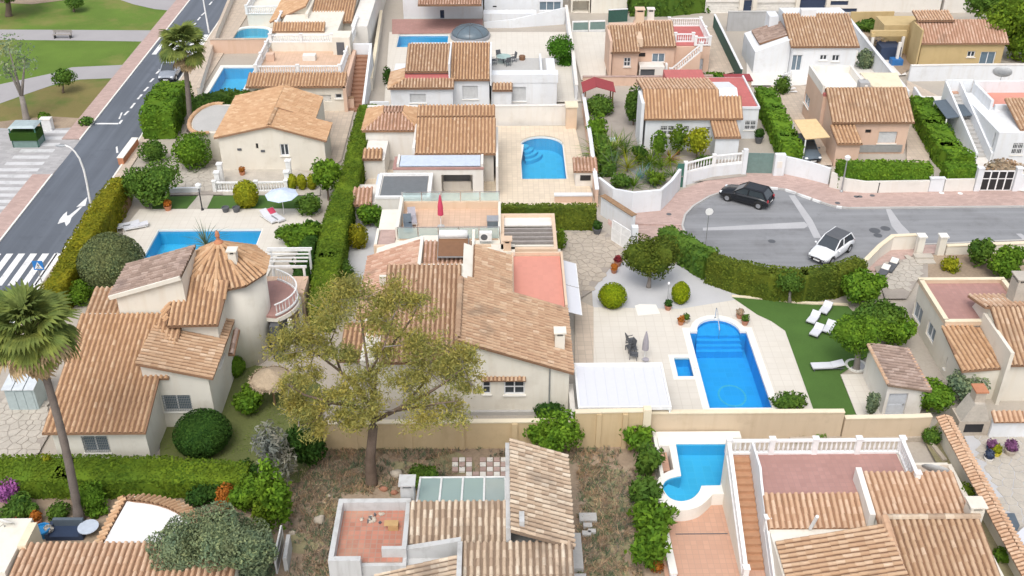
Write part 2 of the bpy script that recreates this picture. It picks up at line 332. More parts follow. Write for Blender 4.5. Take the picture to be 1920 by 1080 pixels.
def offset_loop(loop, d):
    n = len(loop); ar = sum(loop[i][0]*loop[(i+1) % n][1]-loop[(i+1) % n][0]*loop[i][1] for i in range(n)); s = 1 if ar > 0 else -1; out = []
    for i in range(n):
        a, b, c_ = (Vector((loop[(i+k) % n][0], loop[(i+k) % n][1])) for k in (-1, 0, 1))
        n1 = Vector(((b-a).y, -(b-a).x)); n2 = Vector(((c_-b).y, -(c_-b).x))
        if n1.length < 1e-6: n1 = n2
        if n2.length < 1e-6: n2 = n1
        n1.normalize(); n2.normalize(); m = n1+n2
        if m.length < .3: m = n1
        m.normalize(); out.append(b+m*s*d/max(.5, m.dot(n1)))
    return out
def pool(label, loop, depth=1.5, tile='pooltile', wat='water', cop=.4, raise_=.06, copmat='coping', wl=-.10, name='swimming_pool'):
    """loop: world outline of the water. A real basin below the ground, coping round it, water inside"""
    loop = [(p[0], p[1]) for p in loop]; n = len(loop); z0 = .03; POOLS.append([Vector((p[0], p[1], 0)) for p in offset_loop(loop, .06)])
    cx = sum(p[0] for p in loop)/n; cy = sum(p[1] for p in loop)/n; t = thing(name, label, 'swimming pool', (cx, cy, 0))
    ar = sum(loop[i][0]*loop[(i+1) % n][1]-loop[(i+1) % n][0]*loop[i][1] for i in range(n))
    if ar < 0: loop = loop[::-1]
    mb = MB(); mb.add([(*p, z0) for p in loop]+[(*p, -depth) for p in loop], [(i+n, (i+1) % n+n, (i+1) % n, i) for i in range(n)])
    tr = tessellate_polygon([[Vector((*p, 0)) for p in loop]])
    mb.add([(*p, -depth) for p in loop], [tuple(q) for q in tr]); mb.build('basin', tile, t)
    MB().add([(*p, wl) for p in loop], [q if (Vector((*loop[q[1]], 0))-Vector((*loop[q[0]], 0))).cross(Vector((*loop[q[2]], 0))-Vector((*loop[q[0]], 0))).z > 0 else q[::-1] for q in tr]).build('water_surface', wat, t)
    out = offset_loop(loop, cop); inn = offset_loop(loop, -.03); mb = MB(); zt = z0+raise_
    mb.add([(*p, zt) for p in inn]+[(*p, zt) for p in out]+[(*p, -.02) for p in out]+[(*p, z0-.12) for p in inn],
           [(i+a*n, (i+1) % n+a*n, (i+1) % n+b*n, i+b*n) for i in range(n) for a, b in ((1, 0), (2, 1), (0, 3))])
    mb.build('coping', copmat, t); return t
def paving(parent, poly, size, mat, name='paving_stone', z=0, gap=.05, h=.03, top=250, world=False, seed=1, jit=.42, stuffname='paving_stones'):
    """irregular flagstones (cells of a jittered lattice, joints recessed) laid over an outline"""
    pl = [Vector((p[0], p[1], 0)) for p in poly] if world else [P(*p) for p in poly]
    rnd = random.Random(seed); x0 = min(p.x for p in pl); x1 = max(p.x for p in pl); y0 = min(p.y for p in pl); y1 = max(p.y for p in pl)
    nx = int((x1-x0)/size)+3; ny = int((y1-y0)/size)+3
    S = {(i, j): Vector((x0+(i-1+rnd.uniform(-jit, jit)+.5*(j % 2))*size, y0+(j-1+rnd.uniform(-jit, jit))*size)) for i in range(nx) for j in range(ny)}
    cells = []
    for (i, j), c in S.items():
        if not inside(c, pl): continue
        cell = [c+Vector(q)*size*1.6 for q in ((-1, -1), (1, -1), (1, 1), (-1, 1))]
        for di in (-2, -1, 0, 1, 2):
            for dj in (-2, -1, 0, 1, 2):
                o = S.get((i+di, j+dj))
                if o is None or o is c: continue
                nrm = (o-c); L = nrm.length; nrm /= L; lim = L/2-gap/2; new = []
                for k in range(len(cell)):
                    a, b = cell[k], cell[(k+1) % len(cell)]; da = (a-c).dot(nrm)-lim; db = (b-c).dot(nrm)-lim
                    if da <= 0: new.append(a)
                    if (da < 0) != (db < 0): new.append(a+(b-a)*(da/(da-db)))
                cell = new
                if len(cell) < 3: break
            if len(cell) < 3: break
        if len(cell) >= 3: cells.append((c, cell))
    cells.sort(key=lambda q: q[0].y); rest = MB()
    for k, (c, cell) in enumerate(cells):
        zt = z+h+rnd.uniform(-.008, .008)
        if k < top: MB().prism([(p.x, p.y) for p in cell], z, zt).build(name, mat, parent)
        else: rest.prism([(p.x, p.y) for p in cell], z, zt)
    if rest.v: rest.build(stuffname, mat, parent, kind='stuff')
# ------------------------------------------------------------------ roofs of barrel tiles
TILE_ME = {}
def tile_template(pitch, row, seg=4):
    a = np.linspace(0, math.pi, seg+1); r = pitch*.315
    f = np.stack([-np.cos(a)*r*1.04, np.zeros(seg+1)-row*.06, np.sin(a)*r*1.25+.018], 1)
    b = np.stack([-np.cos(a)*r*.95, np.zeros(seg+1)+row*1.06, np.sin(a)*r*1.18+.0], 1)
    v = np.concatenate([f, b]); q = np.array([(i, i+1, i+seg+2, i+seg+1) for i in range(seg)]); return v, q
def in_poly_np(u, v, poly):
    c = np.zeros(u.shape, bool); n = len(poly)
    for i in range(n):
        (ax, ay), (bx, by) = poly[i], poly[i-1]
        if ay == by: continue
        c ^= ((ay > v) != (by > v)) & (u < (bx-ax)*(v-ay)/(by-ay)+ax)
    return c
def roof(parent, pts, mat='tile', bed='tilebed', pitch=.31, row=.42, indiv=0, thick=.14, label=None, name='roof'):
    """pts[0]->pts[1] is the eave; the rest of the outline follows. Slab + rows of barrel tiles laid on it"""
    pts = [Vector(p) for p in pts]; nrm = Vector((0, 0, 0))
    for i in range(len(pts)): nrm += pts[i].cross(pts[(i+1) % len(pts)])
    nrm.normalize()
    if nrm.z < 0: nrm = -nrm
    o = pts[0]; u = pts[1]-pts[0]; u = (u-nrm*u.dot(nrm)).normalized(); v = nrm.cross(u)
    cen = sum(pts, Vector())/len(pts)
    if (cen-o).dot(v) < 0: u = -u; v = -v
    pts = [p-nrm*(p-o).dot(nrm) for p in pts]
    ob = MB().extrude(pts, Vector((0, 0, -thick))).build(name, bed, parent, label=label)
    uv = [((p-o).dot(u), (p-o).dot(v)) for p in pts]
    umin, umax = min(a for a, _ in uv), max(a for a, _ in uv); vmin, vmax = min(b for _, b in uv), max(b for _, b in uv)
    nu = max(1, round((umax-umin)/pitch)); pitch_ = (umax-umin)/nu; nv = max(1, round((vmax-vmin)/row)); row_ = (vmax-vmin)/nv
    gu, gv = np.meshgrid(umin+(np.arange(nu)+.5)*pitch_, vmin+np.arange(nv)*row_); gu = gu.ravel(); gv = gv.ravel()
    k = in_poly_np(gu, gv+row_*.5, uv); gu, gv = gu[k], gv[k]; n = len(gu)
    if n == 0: return ob
    gu = gu+RNG.uniform(-.012, .012, n); gv = gv+RNG.uniform(-.02, .02, n)
    tv, tq = tile_template(pitch_, row_); U, V, W = (np.array(x) for x in (u, v, nrm)); O = np.array(o)
    pos = O+gu[:, None]*U+gv[:, None]*V+W*RNG.uniform(0, .012, n)[:, None]
    world_t = tv[:, 0:1]*U+tv[:, 1:2]*V+tv[:, 2:3]*W
    idx = np.argsort(((pos-np.array((0, 0, HC)))**2).sum(1)); a = idx[:indiv]; rest = idx[indiv:]
    if indiv:
        me = npmesh('tile', tv, tq); me.materials.append(M[mat])
        R = Matrix((u, v, nrm)).transposed().to_4x4()
        for i in a:
            t = bpy.data.objects.new('tile', me); C.objects.link(t); t.parent = ob
            t.matrix_basis = Matrix.Translation(Vector(pos[i])) @ R @ Matrix.Rotation(random.uniform(-.03, .03), 4, 'Z')
    if len(rest):
        vv = (pos[rest][:, None, :]+world_t[None]).reshape(-1, 3); m = len(tv)
        qq = (np.arange(len(rest))[:, None, None]*m+tq[None]).reshape(-1, 4)
        link('roof_tiles', npmesh('roof_tiles', vv, qq), mat, ob, kind='stuff')
    return ob
def ridge(parent, a, b, mat='tile', r=.15, name='ridge_tiles'):
    a = Vector(a); b = Vector(b); L = (b-a).length; n = max(1, int(L/.42)); d = (b-a)/n; x = d.normalized(); y = Vector((0, 0, 1)).cross(x).normalized(); z = x.cross(y); mb = MB()
    for i in range(n):
        p = a+d*i; vs = []
        for e, rr in ((-.03, r*1.06), (1.06, r*.9)):
            for k in range(5):
                t = math.pi*k/4; vs.append(p+d*e+y*math.cos(t)*rr+z*math.sin(t)*rr)
        mb.add(vs, [(k, k+1, k+6, k+5) for k in range(4)])
    return mb.build(name, mat, parent, kind='stuff')
# ------------------------------------------------------------------ walls with real openings
def opening(parent, kind, plane, c, a0, a1, z0, z1, d, out):
    """fills one opening. plane 'y' or 'x' at coordinate c; out = outward sign; d = recess depth"""
    def bx(mb, p0, p1, q0, q1, e0, e1):                # p along the wall, q height, e distance outwards from the wall face
        lo, hi = sorted((c+out*e0, c+out*e1))
        return mb.box(p0, p1, lo, hi, q0, q1) if plane == 'y' else mb.box(lo, hi, p0, p1, q0, q1)
    W, Hh = a1-a0, z1-z0; f = min(.08, W*.12)
    if kind == 'void': return
    if kind in ('win', 'winbar', 'grille', 'slider', 'bluewin', 'winsash'):
        mb = MB(); bx(mb, a0, a1, z0, z0+f, -d, -d+.07); bx(mb, a0, a1, z1-f, z1, -d, -d+.07)
        n = 2 if W > .7 else 1
        if kind == 'slider': n = max(2, round(W/1.0))
        for k in range(n+1):
            p = a0+(W-f)*k/n; bx(mb, p, p+f, z0+f, z1-f, -d, -d+.068)
        if kind in ('winbar', 'winsash') and Hh > .6: bx(mb, a0+f, a1-f, (z0+z1)/2-.03, (z0+z1)/2+.03, -d, -d+.06)
        fr = mb.build('window', 'frame', parent)
        bx(MB(), a0+.01, a1-.01, z0+.01, z1-.01, -d-.02, -d+.02).build('pane', 'blueglass' if kind in ('bluewin', 'slider', 'grille') else 'darkglass', fr)
        if kind != 'slider': bx(MB(), a0-.08, a1+.08, z0-.07, z0-.002, .0, .10).build('sill', 'coping', fr)
        if kind in ('grille', 'winbar'):
            g = MB(); m = max(3, int(W/(.14 if kind == 'winbar' else .1)))
            for k in range(m+1): p = a0+.02+(W-.04)*k/m; bx(g, p-.012, p+.012, z0+.03, z1-.03, .02, .045)
            for q in ([z0+.12, (z0+z1)/2, z1-.12] if kind == 'winbar' else [z0+.05+(Hh-.1)*i/6 for i in range(7)]): bx(g, a0-.03, a1+.03, q-.012, q+.012, .021, .044)
            g.build('grille', 'whitepaint' if kind == 'winbar' else 'greymetal', fr)
    elif kind in ('shutter', 'dshutter'):
        s = bx(MB(), a0, a1, z0, z1, -d-.03, -d).build('shutter', 'shutter' if kind == 'shutter' else 'darkgrey', parent); g = MB(); m = max(4, int(Hh/.11))
        for k in range(m): q = z0+Hh*k/m; bx(g, a0+.01, a1-.01, q+.01, q+Hh/m*.75, -d+.001, -d+.025)
        g.build('slats', 'shutter' if kind == 'shutter' else 'darkgrey', s, kind='stuff')
        bx(MB(), a0-.08, a1+.08, z0-.07, z0-.002, 0, .10).build('sill', 'coping', s)
    elif kind in ('door', 'garage', 'gdoor', 'dark', 'bdoor'):
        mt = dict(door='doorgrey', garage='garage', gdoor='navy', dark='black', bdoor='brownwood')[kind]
        dr = bx(MB(), a0, a1, z0, z1, -d-.03, -d).build('door', mt, parent)  # for dark openings this black panel paints in the shade of a recess
        if kind != 'dark':
            g = MB(); m = 4 if kind == 'garage' else 2
            for k in range(m): q = z0+Hh*(k+.12)/m; bx(g, a0+W*.12, a1-W*.12, q, q+Hh/m*.76, -d+.001, -d+.02)
            g.build('panel', mt, dr); bx(MB(), a1-.16, a1-.08, z0+Hh*.45, z0+Hh*.5, -d+.021, -d+.07).build('handle', 'steel', dr)
def facade(mb, parent, plane, c, a0, a1, z0, z1, ops, out, d=.16):
    """a wall face with recessed openings. ops: (kind, a0,a1,z0,z1)"""
    us = sorted({a0, a1} | {q for o in ops for q in (o[1], o[2])}); zs = sorted({z0, z1} | {q for o in ops for q in (o[3], o[4])})
    def pt(u, z, e=0): return (u, c+out*e, z) if plane == 'y' else (c+out*e, u, z)
    flip = (out > 0) if plane == 'y' else (out < 0)
    def q(vs): mb.add(vs[::-1] if flip else vs, [(0, 1, 2, 3)])
    for i in range(len(us)-1):
        for j in range(len(zs)-1):
            um, zm = (us[i]+us[i+1])/2, (zs[j]+zs[j+1])/2
            if any(o[1] < um < o[2] and o[3] < zm < o[4] for o in ops): continue
            q([pt(us[i], zs[j]), pt(us[i+1], zs[j]), pt(us[i+1], zs[j+1]), pt(us[i], zs[j+1])])
    for o in ops:
        k, p0, p1, q0, q1 = o; dd = 1.6 if k == 'void' else d+.06
        q([pt(p0, q0), pt(p0, q0, -dd), pt(p0, q1, -dd), pt(p0, q1)]); q([pt(p1, q0, -dd), pt(p1, q0), pt(p1, q1), pt(p1, q1, -dd)])
        q([pt(p0, q0), pt(p1, q0), pt(p1, q0, -dd), pt(p0, q0, -dd)]); q([pt(p0, q1, -dd), pt(p1, q1, -dd), pt(p1, q1), pt(p0, q1)])
        q([pt(p0, q0, -dd), pt(p1, q0, -dd), pt(p1, q1, -dd), pt(p0, q1, -dd)])
        opening(parent, k, plane, c, p0, p1, q0, q1, d, out)
def hbox(parent, x0, x1, y0, y1, z1, mat, z0=-.3, front=(), left=(), right=(), name='wall', top=True, gable=None, label=None):
    """house body. openings are given as photo pixel boxes on that face. gable: ('x'|'y', [(s, z), ...]) profile above z1"""
    mb = MB()
    def conv(ops, f, ax, c, lo, hi):
        r = []
        for k, p0, q0, p1, q1 in ops:
            A, B = f(p0, q0, c), f(p1, q1, c); u0, u1 = sorted((A[ax], B[ax])); w0, w1 = sorted((A.z, B.z))
            if k in ('door', 'gdoor', 'dark', 'garage', 'void', 'bdoor') and w0 < .5: w0 = .02
            u0 = max(u0, lo+.05); u1 = min(u1, hi-.05); w0 = max(w0, z0+.02); w1 = min(w1, z1-.05)
            if u1-u0 > .1 and w1-w0 > .1: r.append((k, u0, u1, w0, w1))
            else: print('opening off the wall', parent.name, k, p0, q0, A, B, (x0, x1, y0, y1, z1))
        return r
    facade(mb, parent, 'y', y0, x0, x1, z0, z1, conv(front, FY, 0, y0, x0, x1), -1); facade(mb, parent, 'y', y1, x0, x1, z0, z1, [], 1)
    facade(mb, parent, 'x', x0, y0, y1, z0, z1, conv(left, FX, 1, x0, y0, y1), -1); facade(mb, parent, 'x', x1, y0, y1, z0, z1, conv(right, FX, 1, x1, y0, y1), 1)
    if top: mb.add([(x0, y0, z1), (x1, y0, z1), (x1, y1, z1), (x0, y1, z1)], [(0, 1, 2, 3)])
    if gable:
        ax, prof = gable
        if ax == 'y': mb.extrude([(s, y0, z) for s, z in prof], (0, y1-y0, 0))
        else: mb.extrude([(x0, s, z) for s, z in prof], (x1-x0, 0, 0))
    return mb.build(name, mat, parent, label=label)
def parapet(parent, x0, x1, y0, y1, z, h, mat, t=.2, name='parapet', cap=None, sides='fblr'):
    mb = MB(); cb = MB()
    for s, bx in (('f', (x0, x1, y0, y0+t)), ('b', (x0, x1, y1-t, y1)), ('l', (x0, x0+t, y0+t, y1-t)), ('r', (x1-t, x1, y0+t, y1-t))):
        if s in sides:
            mb.box(*bx, z, z+h)
            if cap: cb.box(bx[0]-.03, bx[1]+.03, bx[2]-.03, bx[3]+.03, z+h+.002, z+h+.06)
    o = mb.build(name, mat, parent)
    if cap: cb.build('parapet_cap', cap, o)
    return o
def slab(parent, x0, x1, y0, y1, z0, z1, mat, name='terrace_floor', label=None): return MB().box(x0, x1, y0, y1, z0, z1).build(name, mat, parent, label=label)
def rect(xl, xr, yf, yb, z):                          # pixel rectangle lying level at height z -> x0, x1, y0, y1
    a = P(xl, yf, z); b = P(xr, yf, z); c_ = P((xl+xr)/2, yb, z); return a.x, b.x, (a.y+b.y)/2, c_.y
def Wd(pts, z=0): return [P(p[0], p[1], z) for p in pts]
def wall(label, path, h, mat, t=.22, cap=None, z0=-.2, name='boundary_wall', group=None, capo=.05, world=False, parent=None, pname='wall'):
    """a free-standing wall along a ground path"""
    pts = [Vector(p) for p in path] if world else Wd(path)
    c = sum(pts, Vector())/len(pts); tt = parent or thing(name, label, 'wall', (c.x, c.y, 0), group)
    mb = MB(); cb = MB(); hs = h if hasattr(h, '__len__') else [h]*len(pts); L = ribbon(pts, t); L2 = ribbon(pts, t+2*capo)
    for i in range(len(pts)-1):
        (a0, b0), (a1, b1) = L[i], L[i+1]; ha, hb = hs[i], hs[i+1]
        mb.add([(*a0, z0), (*b0, z0), (*b1, z0), (*a1, z0), (*a0, ha), (*b0, ha), (*b1, hb), (*a1, hb)], [(4, 5, 6, 7), (1, 0, 4, 5), (3, 2, 6, 7), (0, 3, 7, 4), (2, 1, 5, 6)])
        if cap:
            (a0, b0), (a1, b1) = L2[i], L2[i+1]; e = .002; g = .07
            cb.add([(*a0, ha+e), (*b0, ha+e), (*b1, hb+e), (*a1, hb+e), (*a0, ha+g), (*b0, ha+g), (*b1, hb+g), (*a1, hb+g)], [(4, 5, 6, 7), (1, 0, 4, 5), (3, 2, 6, 7), (0, 3, 7, 4), (2, 1, 5, 6), (0, 1, 2, 3)])
    o = mb.build(pname, mat, tt)
    if cap: cb.build('coping' if parent is None else pname+'_cap', cap, tt)
    return tt
def ribbon(pts, t):
    out = []; n = len(pts)
    for i in range(n):
        a = pts[max(0, i-1)]; b = pts[min(n-1, i+1)]; p = pts[i]
        d1 = (p-a).to_2d() if i > 0 else (b-p).to_2d(); d2 = (b-p).to_2d() if i < n-1 else (p-a).to_2d()
        d1 = d1.normalized(); d2 = d2.normalized(); n1 = Vector((-d1.y, d1.x)); n2 = Vector((-d2.y, d2.x)); m = (n1+n2)
        if m.length < .3: m = n1
        m.normalize(); k = t/2/max(.5, m.dot(n1)); out.append((p.to_2d()+m*k, p.to_2d()-m*k))
    return out
POSTS = []
def balustrade(parent, pts, z, h=.9, mat='whitepaint', every=2.6, gap=.24, posts=True, base=.12, rad=1.0):
    """classical railing: plinth, handrail, posts, turned balusters. pts: world points (z may vary)"""
    pts = [Vector((p[0], p[1], (p[2] if len(p) > 2 and z is None else z))) for p in pts]; r = MB(); b = MB(); ps = []
    for i in range(len(pts)-1):
        A, B = pts[i], pts[i+1]; L = (B-A).length; up = Vector((0, 0, 1))
        r.bar(A+up*base/2, B+up*base/2, .2*rad, base); r.bar(A+up*(h-.05), B+up*(h-.05), .2*rad, .1*rad)
        n = max(1, round(L/gap))
        for k in range(n):
            p = A+(B-A)*((k+.5)/n); hh = h-.1-base
            b.lathe(p+up*base, [(.05*rad, 0), (.04*rad, hh*.12), (.075*rad, hh*.38), (.035*rad, hh*.75), (.05*rad, hh)], 6)
        m = max(1, round(L/every))
        for k in range(m+1): ps.append(A+(B-A)*(k/m))
    rl = r.build('handrail', mat, parent); b.build('balusters', mat, rl, kind='stuff')
    if posts:
        for p in ps:
            if any((p-q).length < .3 for q in POSTS): continue
            POSTS.append(p); mb = MB(); mb.box(p.x-.14, p.x+.14, p.y-.14, p.y+.14, p.z, p.z+h+.08); mb.box(p.x-.18, p.x+.18, p.y-.18, p.y+.18, p.z+h+.082, p.z+h+.14); mb.build('post', mat, parent)
    return rl
# ------------------------------------------------------------------ foliage
def unit(v): return v/np.maximum(1e-9, np.linalg.norm(v, axis=1))[:, None]
def leafmesh(pts, nrm, size, spread=.9, asp=1.7, droop=0):
    n = len(pts); g = RNG.normal(size=(n, 3)); nn = unit(nrm+g*spread*.6); t = unit(np.cross(nn, RNG.normal(size=(n, 3)))); t[:, 2] -= droop; t = unit(t); b = np.cross(nn, t)
    s = (size*RNG.uniform(.65, 1.35, n))[:, None]; L = t*s*asp*.5; B = b*s*.5
    v = np.stack([pts-L, pts+B, pts+L, pts-B], 1).reshape(-1, 3); return v, np.arange(4*n).reshape(-1, 4)
def lumps(d, k, rng):
    f = np.zeros(len(d))
    for _ in range(5): q = rng.normal(size=3)*3.2; f += np.sin(d@q+rng.uniform(0, 6))
    return 1+k*f/3
def shell(c, rx, ry, rz, size, dens=1.2, lump=.12, depth=.22, seed=0, low=-1.0):
    """points and outward directions over a lumpy ellipsoid's outer layer"""
    rng = np.random.default_rng(seed+17); A = 4*math.pi*((rx*ry)**1.6/3+(rx*rz)**1.6/3+(ry*rz)**1.6/3)**(1/1.6)
    n = int(max(60, A/size**2*dens)); d = unit(rng.normal(size=(n, 3))); d = d[d[:, 2] > low]
    r = lumps(d, lump, rng)*(1-depth*rng.random(len(d))**2); S = np.array((rx, ry, rz)); return np.array(c)+d*r[:, None]*S, unit(d/S)
def foliage(parent, clumps, size, mat, dens=1.2, lump=.14, depth=.3, name='foliage', core=.78, spread=.9, asp=1.7, droop=0, low=-1.0, kind=None, corename='inner_foliage'):
    vs, qs, o = [], [], 0; mb = MB()
    for i, (c, rx, ry, rz) in enumerate(clumps):
        p, d = shell(c, rx, ry, rz, size, dens, lump, depth, int(RNG.integers(1e6)), low); v, q = leafmesh(p, d, size, spread, asp, droop); vs.append(v); qs.append(q+o); o += len(v)
        if core: mb.blob(c, rx*core, ry*core, rz*core, 12, 7, lump, i)
    ob = link(name, npmesh(name, np.concatenate(vs), np.concatenate(qs)), mat, parent, kind=kind)
    if core: mb.build(corename, mat, ob if parent is None or parent.parent is None else parent)
    return ob
def depr(y): return TH+math.atan((y-540)/F)
def fit(bbox, z0=0.0, lift=0, baseY=None):
    """photo box -> ellipsoid (centre, rx, ry, rz) resting at z0+lift, or standing over baseY"""
    x0, y0, x1, y1 = bbox; cx, cy = (x0+x1)/2, (y0+y1)/2; dl = depr(cy); c = P(cx, cy, z0+1)
    for _ in range(4):
        k = ppm(cx, cy, c.z); rx = (x1-x0)/2/k; hh = (y1-y0)/2/k; v = hh*hh-(rx*math.sin(dl))**2
        rz = math.sqrt(max(v, 0))/math.cos(dl); ry = rx
        if rz < .45*rx:
            rz = min(.6*rx, hh*.8); ry = max(.3*rx, math.sqrt(max(.01, hh*hh-(rz*math.cos(dl))**2))/math.sin(dl))
        c = FY(cx, cy, baseY) if baseY else P(cx, cy, z0+lift+rz)
    return c, rx, ry, rz
def bush(label, bbox, mat='l_mid', size=.16, z0=0, lift=0, name='shrub', cat='shrub', group=None, lump=.16, dens=1.3, trim=False, stem=True, clumps=1, baseY=None, spread=.9, asp=1.7):
    """one shrub: leafy crown over a short stem"""
    c, rx, ry, rz = fit(bbox, z0, lift, baseY); t = thing(name, label, cat, (c.x, c.y, z0), group)
    size *= .7 if c.y < 62 else .82
    if trim: lump = .03; spread = .6
    cl = [(c, rx, ry, rz)]
    if clumps > 1:
        cl = [(c, rx*.72, ry*.72, rz*.75)]
        for i in range(clumps):
            a = 2*math.pi*i/clumps+random.uniform(-.3, .3); k = random.uniform(.42, .6); q = Vector((math.cos(a)*rx*(1-k), math.sin(a)*ry*(1-k), random.uniform(-.15, .45)*rz)); cl.append((c+q, rx*k, ry*k, rz*k))
    loose = lump >= .3 and not trim
    foliage(t, cl, size, mat, dens*(.85 if loose else 1), lump, .12 if trim else .55 if loose else .38, spread=spread, asp=asp, core=.9 if trim else .5 if loose else .7)
    if stem: MB().tube([(c.x, c.y, z0-.05), (c.x, c.y, max(z0+.2, c.z-rz*.4))], [max(.05, rx*.08), max(.04, rx*.05)], 7).build('stem', 'bark', t)
    return t
def tree(label, base, crowns, mat, size=.2, bark='bark', r=.2, name='tree', cat='tree', group=None, lump=.2, dens=1.2, fork=.55, core=.7, z0=0, depth=.4, limbs=True, trunk_top=None, asp=1.7, droop=0, spread=1.0):
    """trunk from a photo pixel; crown clumps as photo boxes (x0,y0,x1,y1[,metres further back])"""
    b = P(base[0], base[1], z0); t = thing(name, label, cat, b, group); cl = []; size *= .75
    for q in crowns:
        c, rx, ry, rz = fit(q[:4], baseY=b.y+(q[4] if len(q) > 4 else 0)); cl.append((c, rx, ry, rz))
    cen = sum((c for c, *_ in cl), Vector())/len(cl); top = min(c.z-rz*.2 for c, rx, ry, rz in cl)
    ft = Vector((b.x+(cen.x-b.x)*.4, b.y+(cen.y-b.y)*.4, b.z+(top-b.z)*fork)) if trunk_top is None else trunk_top
    mb = MB().tube([b-Vector((0, 0, .1)), b+Vector((0, 0, .25)), b.lerp(ft, .5)+Vector((random.uniform(-.1, .1)*r*4, 0, 0)), ft], [r*1.5, r*1.08, r*.92, r*.78], 9)
    mb.build('trunk', bark, t, True)
    if limbs:
        lm = MB()
        for c, rx, ry, rz in cl: lm.tube([ft, ft.lerp(c, .55)+Vector((0, 0, .1)), c+Vector((0, 0, rz*.2))], [r*.55, r*.36, r*.12], 6)
        lm.build('limbs', bark, t, True)
    foliage(t, cl, size, mat, dens, lump, depth, 'crown', core, spread, asp, droop); return t
def hedge(label, path, wd, h, mat='l_hedge', size=.15, name='hedge', group=None, z0=0, dens=1.15, lump=.05, world=False, spread=.55, cat='hedge'):
    """clipped hedge along a ground path (its centre line); wd, h single values or one per point"""
    pts = [Vector(p) for p in path] if world else Wd(path, z0); n = len(pts)
    ws = list(wd) if hasattr(wd, '__len__') else [wd]*n; hsn = list(h) if hasattr(h, '__len__') else [h]*n
    c = sum(pts, Vector())/n; t = thing(name, label, cat, (c.x, c.y, z0), group); core = MB(); V, D = [], []
    for i in range(n-1):
        a, b = pts[i], pts[i+1]; L = (b-a).length; m = max(1, int(L*1.0/.9)); d = (b-a).normalized(); s = Vector((-d.y, d.x, 0)); ins = .06
        w0, w1, h0, h1 = ws[i], ws[i+1], hsn[i], hsn[i+1]; ea = -d*(w0*.2 if i > 0 else -ins); eb = d*(w1*.2 if i < n-2 else -ins)
        q = []
        for p, w_, hh in ((a+ea, w0, h0), (b+eb, w1, h1)):
            k = w_/2-ins; q += [p-s*k+Vector((0, 0, -.05)), p-s*k+Vector((0, 0, hh-.25)), p-s*(k-.18)+Vector((0, 0, hh-ins)), p+s*(k-.18)+Vector((0, 0, hh-ins)), p+s*k+Vector((0, 0, hh-.25)), p+s*k+Vector((0, 0, -.05))]
        core.add(q, [(0, 1, 7, 6), (1, 2, 8, 7), (2, 3, 9, 8), (3, 4, 10, 9), (4, 5, 11, 10), (0, 5, 4, 3, 2, 1), (6, 7, 8, 9, 10, 11)])
        wm, hm = (w0+w1)/2, (h0+h1)/2
        def put(k, fn):
            k = int(k*dens/size**2)
            if k < 1: return
            r1, r2 = RNG.random(k), RNG.random(k); p, nn = fn(r1, r2); V.append(p); D.append(nn)
        A, B, S, Z = (np.array(x) for x in (a, b, s, (0, 0, 1.)))
        put(L*wm, lambda r1, r2: (A+(B-A)*r1[:, None]+S*((r2-.5)*(w0+(w1-w0)*r1)*(.96))[:, None]+Z*((h0+(h1-h0)*r1)-.10*np.clip(np.abs(r2-.5)*2-.7, 0, 1)*2)[:, None], np.tile(Z, (len(r1), 1))))
        for sg in (-1, 1): put(L*hm, lambda r1, r2: (A+(B-A)*r1[:, None]+S*(sg*(w0+(w1-w0)*r1)*.5)[:, None]+Z*((h0+(h1-h0)*r1)*r2)[:, None], np.tile(S*sg, (len(r1), 1))))
        if i == 0: put(w0*h0, lambda r1, r2: (A+S*((r1-.5)*w0)[:, None]+Z*(h0*r2)[:, None], np.tile(-np.array(d), (len(r1), 1))))
        if i == n-2: put(w1*h1, lambda r1, r2: (B+S*((r1-.5)*w1)[:, None]+Z*(h1*r2)[:, None], np.tile(np.array(d), (len(r1), 1))))
    V = np.concatenate(V); D = np.concatenate(D); wob = np.sin(V[:, 0]*1.9+V[:, 1]*1.1)+np.sin(V[:, 1]*2.3-V[:, 2]*2.1)+.7*np.sin(V[:, 0]*4.1+V[:, 2]*3.+V[:, 1]*3.3)
    V = V+D*(wob*lump*.6+RNG.normal(size=len(V))*.025)[:, None]
    v, q = leafmesh(V, D, size, spread); fo = link('foliage', npmesh('foliage', v, q), mat, t); core.build('inner_foliage', mat, fo); return t
def strand_fan(n, L, wd, droop, rise, seed=0, seg=3):
    """mesh data of n arching strap leaves from the origin (yucca, agave, palm heads)"""
    rnd = random.Random(seed); mb = MB()
    for i in range(n):
        a = rnd.uniform(0, 6.283); e = rnd.uniform(*rise); l = L*rnd.uniform(.75, 1.1); d = Vector((math.cos(a)*math.cos(e), math.sin(a)*math.cos(e), math.sin(e))); s = Vector((-math.sin(a), math.cos(a), 0))
        vs = []; p = Vector((0, 0, 0))
        for k in range(seg+1):
            w_ = wd*(1-k/seg)**.7*(1 if k else .6); vs += [p-s*w_/2, p+s*w_/2]; d = (d+Vector((0, 0, -droop/seg))).normalized(); p = p+d*l/seg
        mb.add(vs, [(2*k, 2*k+1, 2*k+3, 2*k+2) for k in range(seg)])
    return mb
def spiky(label, base, hpx, mat='l_greyg', n=34, wd=.07, droop=.6, rise=(.2, 1.45), name='agave', cat='plant', group=None, z0=0, stem=0.0):
    b = P(base[0], base[1], z0); L = hpx/ppm(base[0], base[1])/.85; t = thing(name, label, cat, b, group)
    mb = strand_fan(n, L, wd, droop, rise, int(base[0])); mb.v = [(x+b.x, y+b.y, z+b.z+stem) for x, y, z in mb.v]; mb.build('leaves', mat, t)
    if stem: MB().tube([b, b+Vector((0, 0, stem))], .08, 7).build('stem', 'bark', t)
    return t
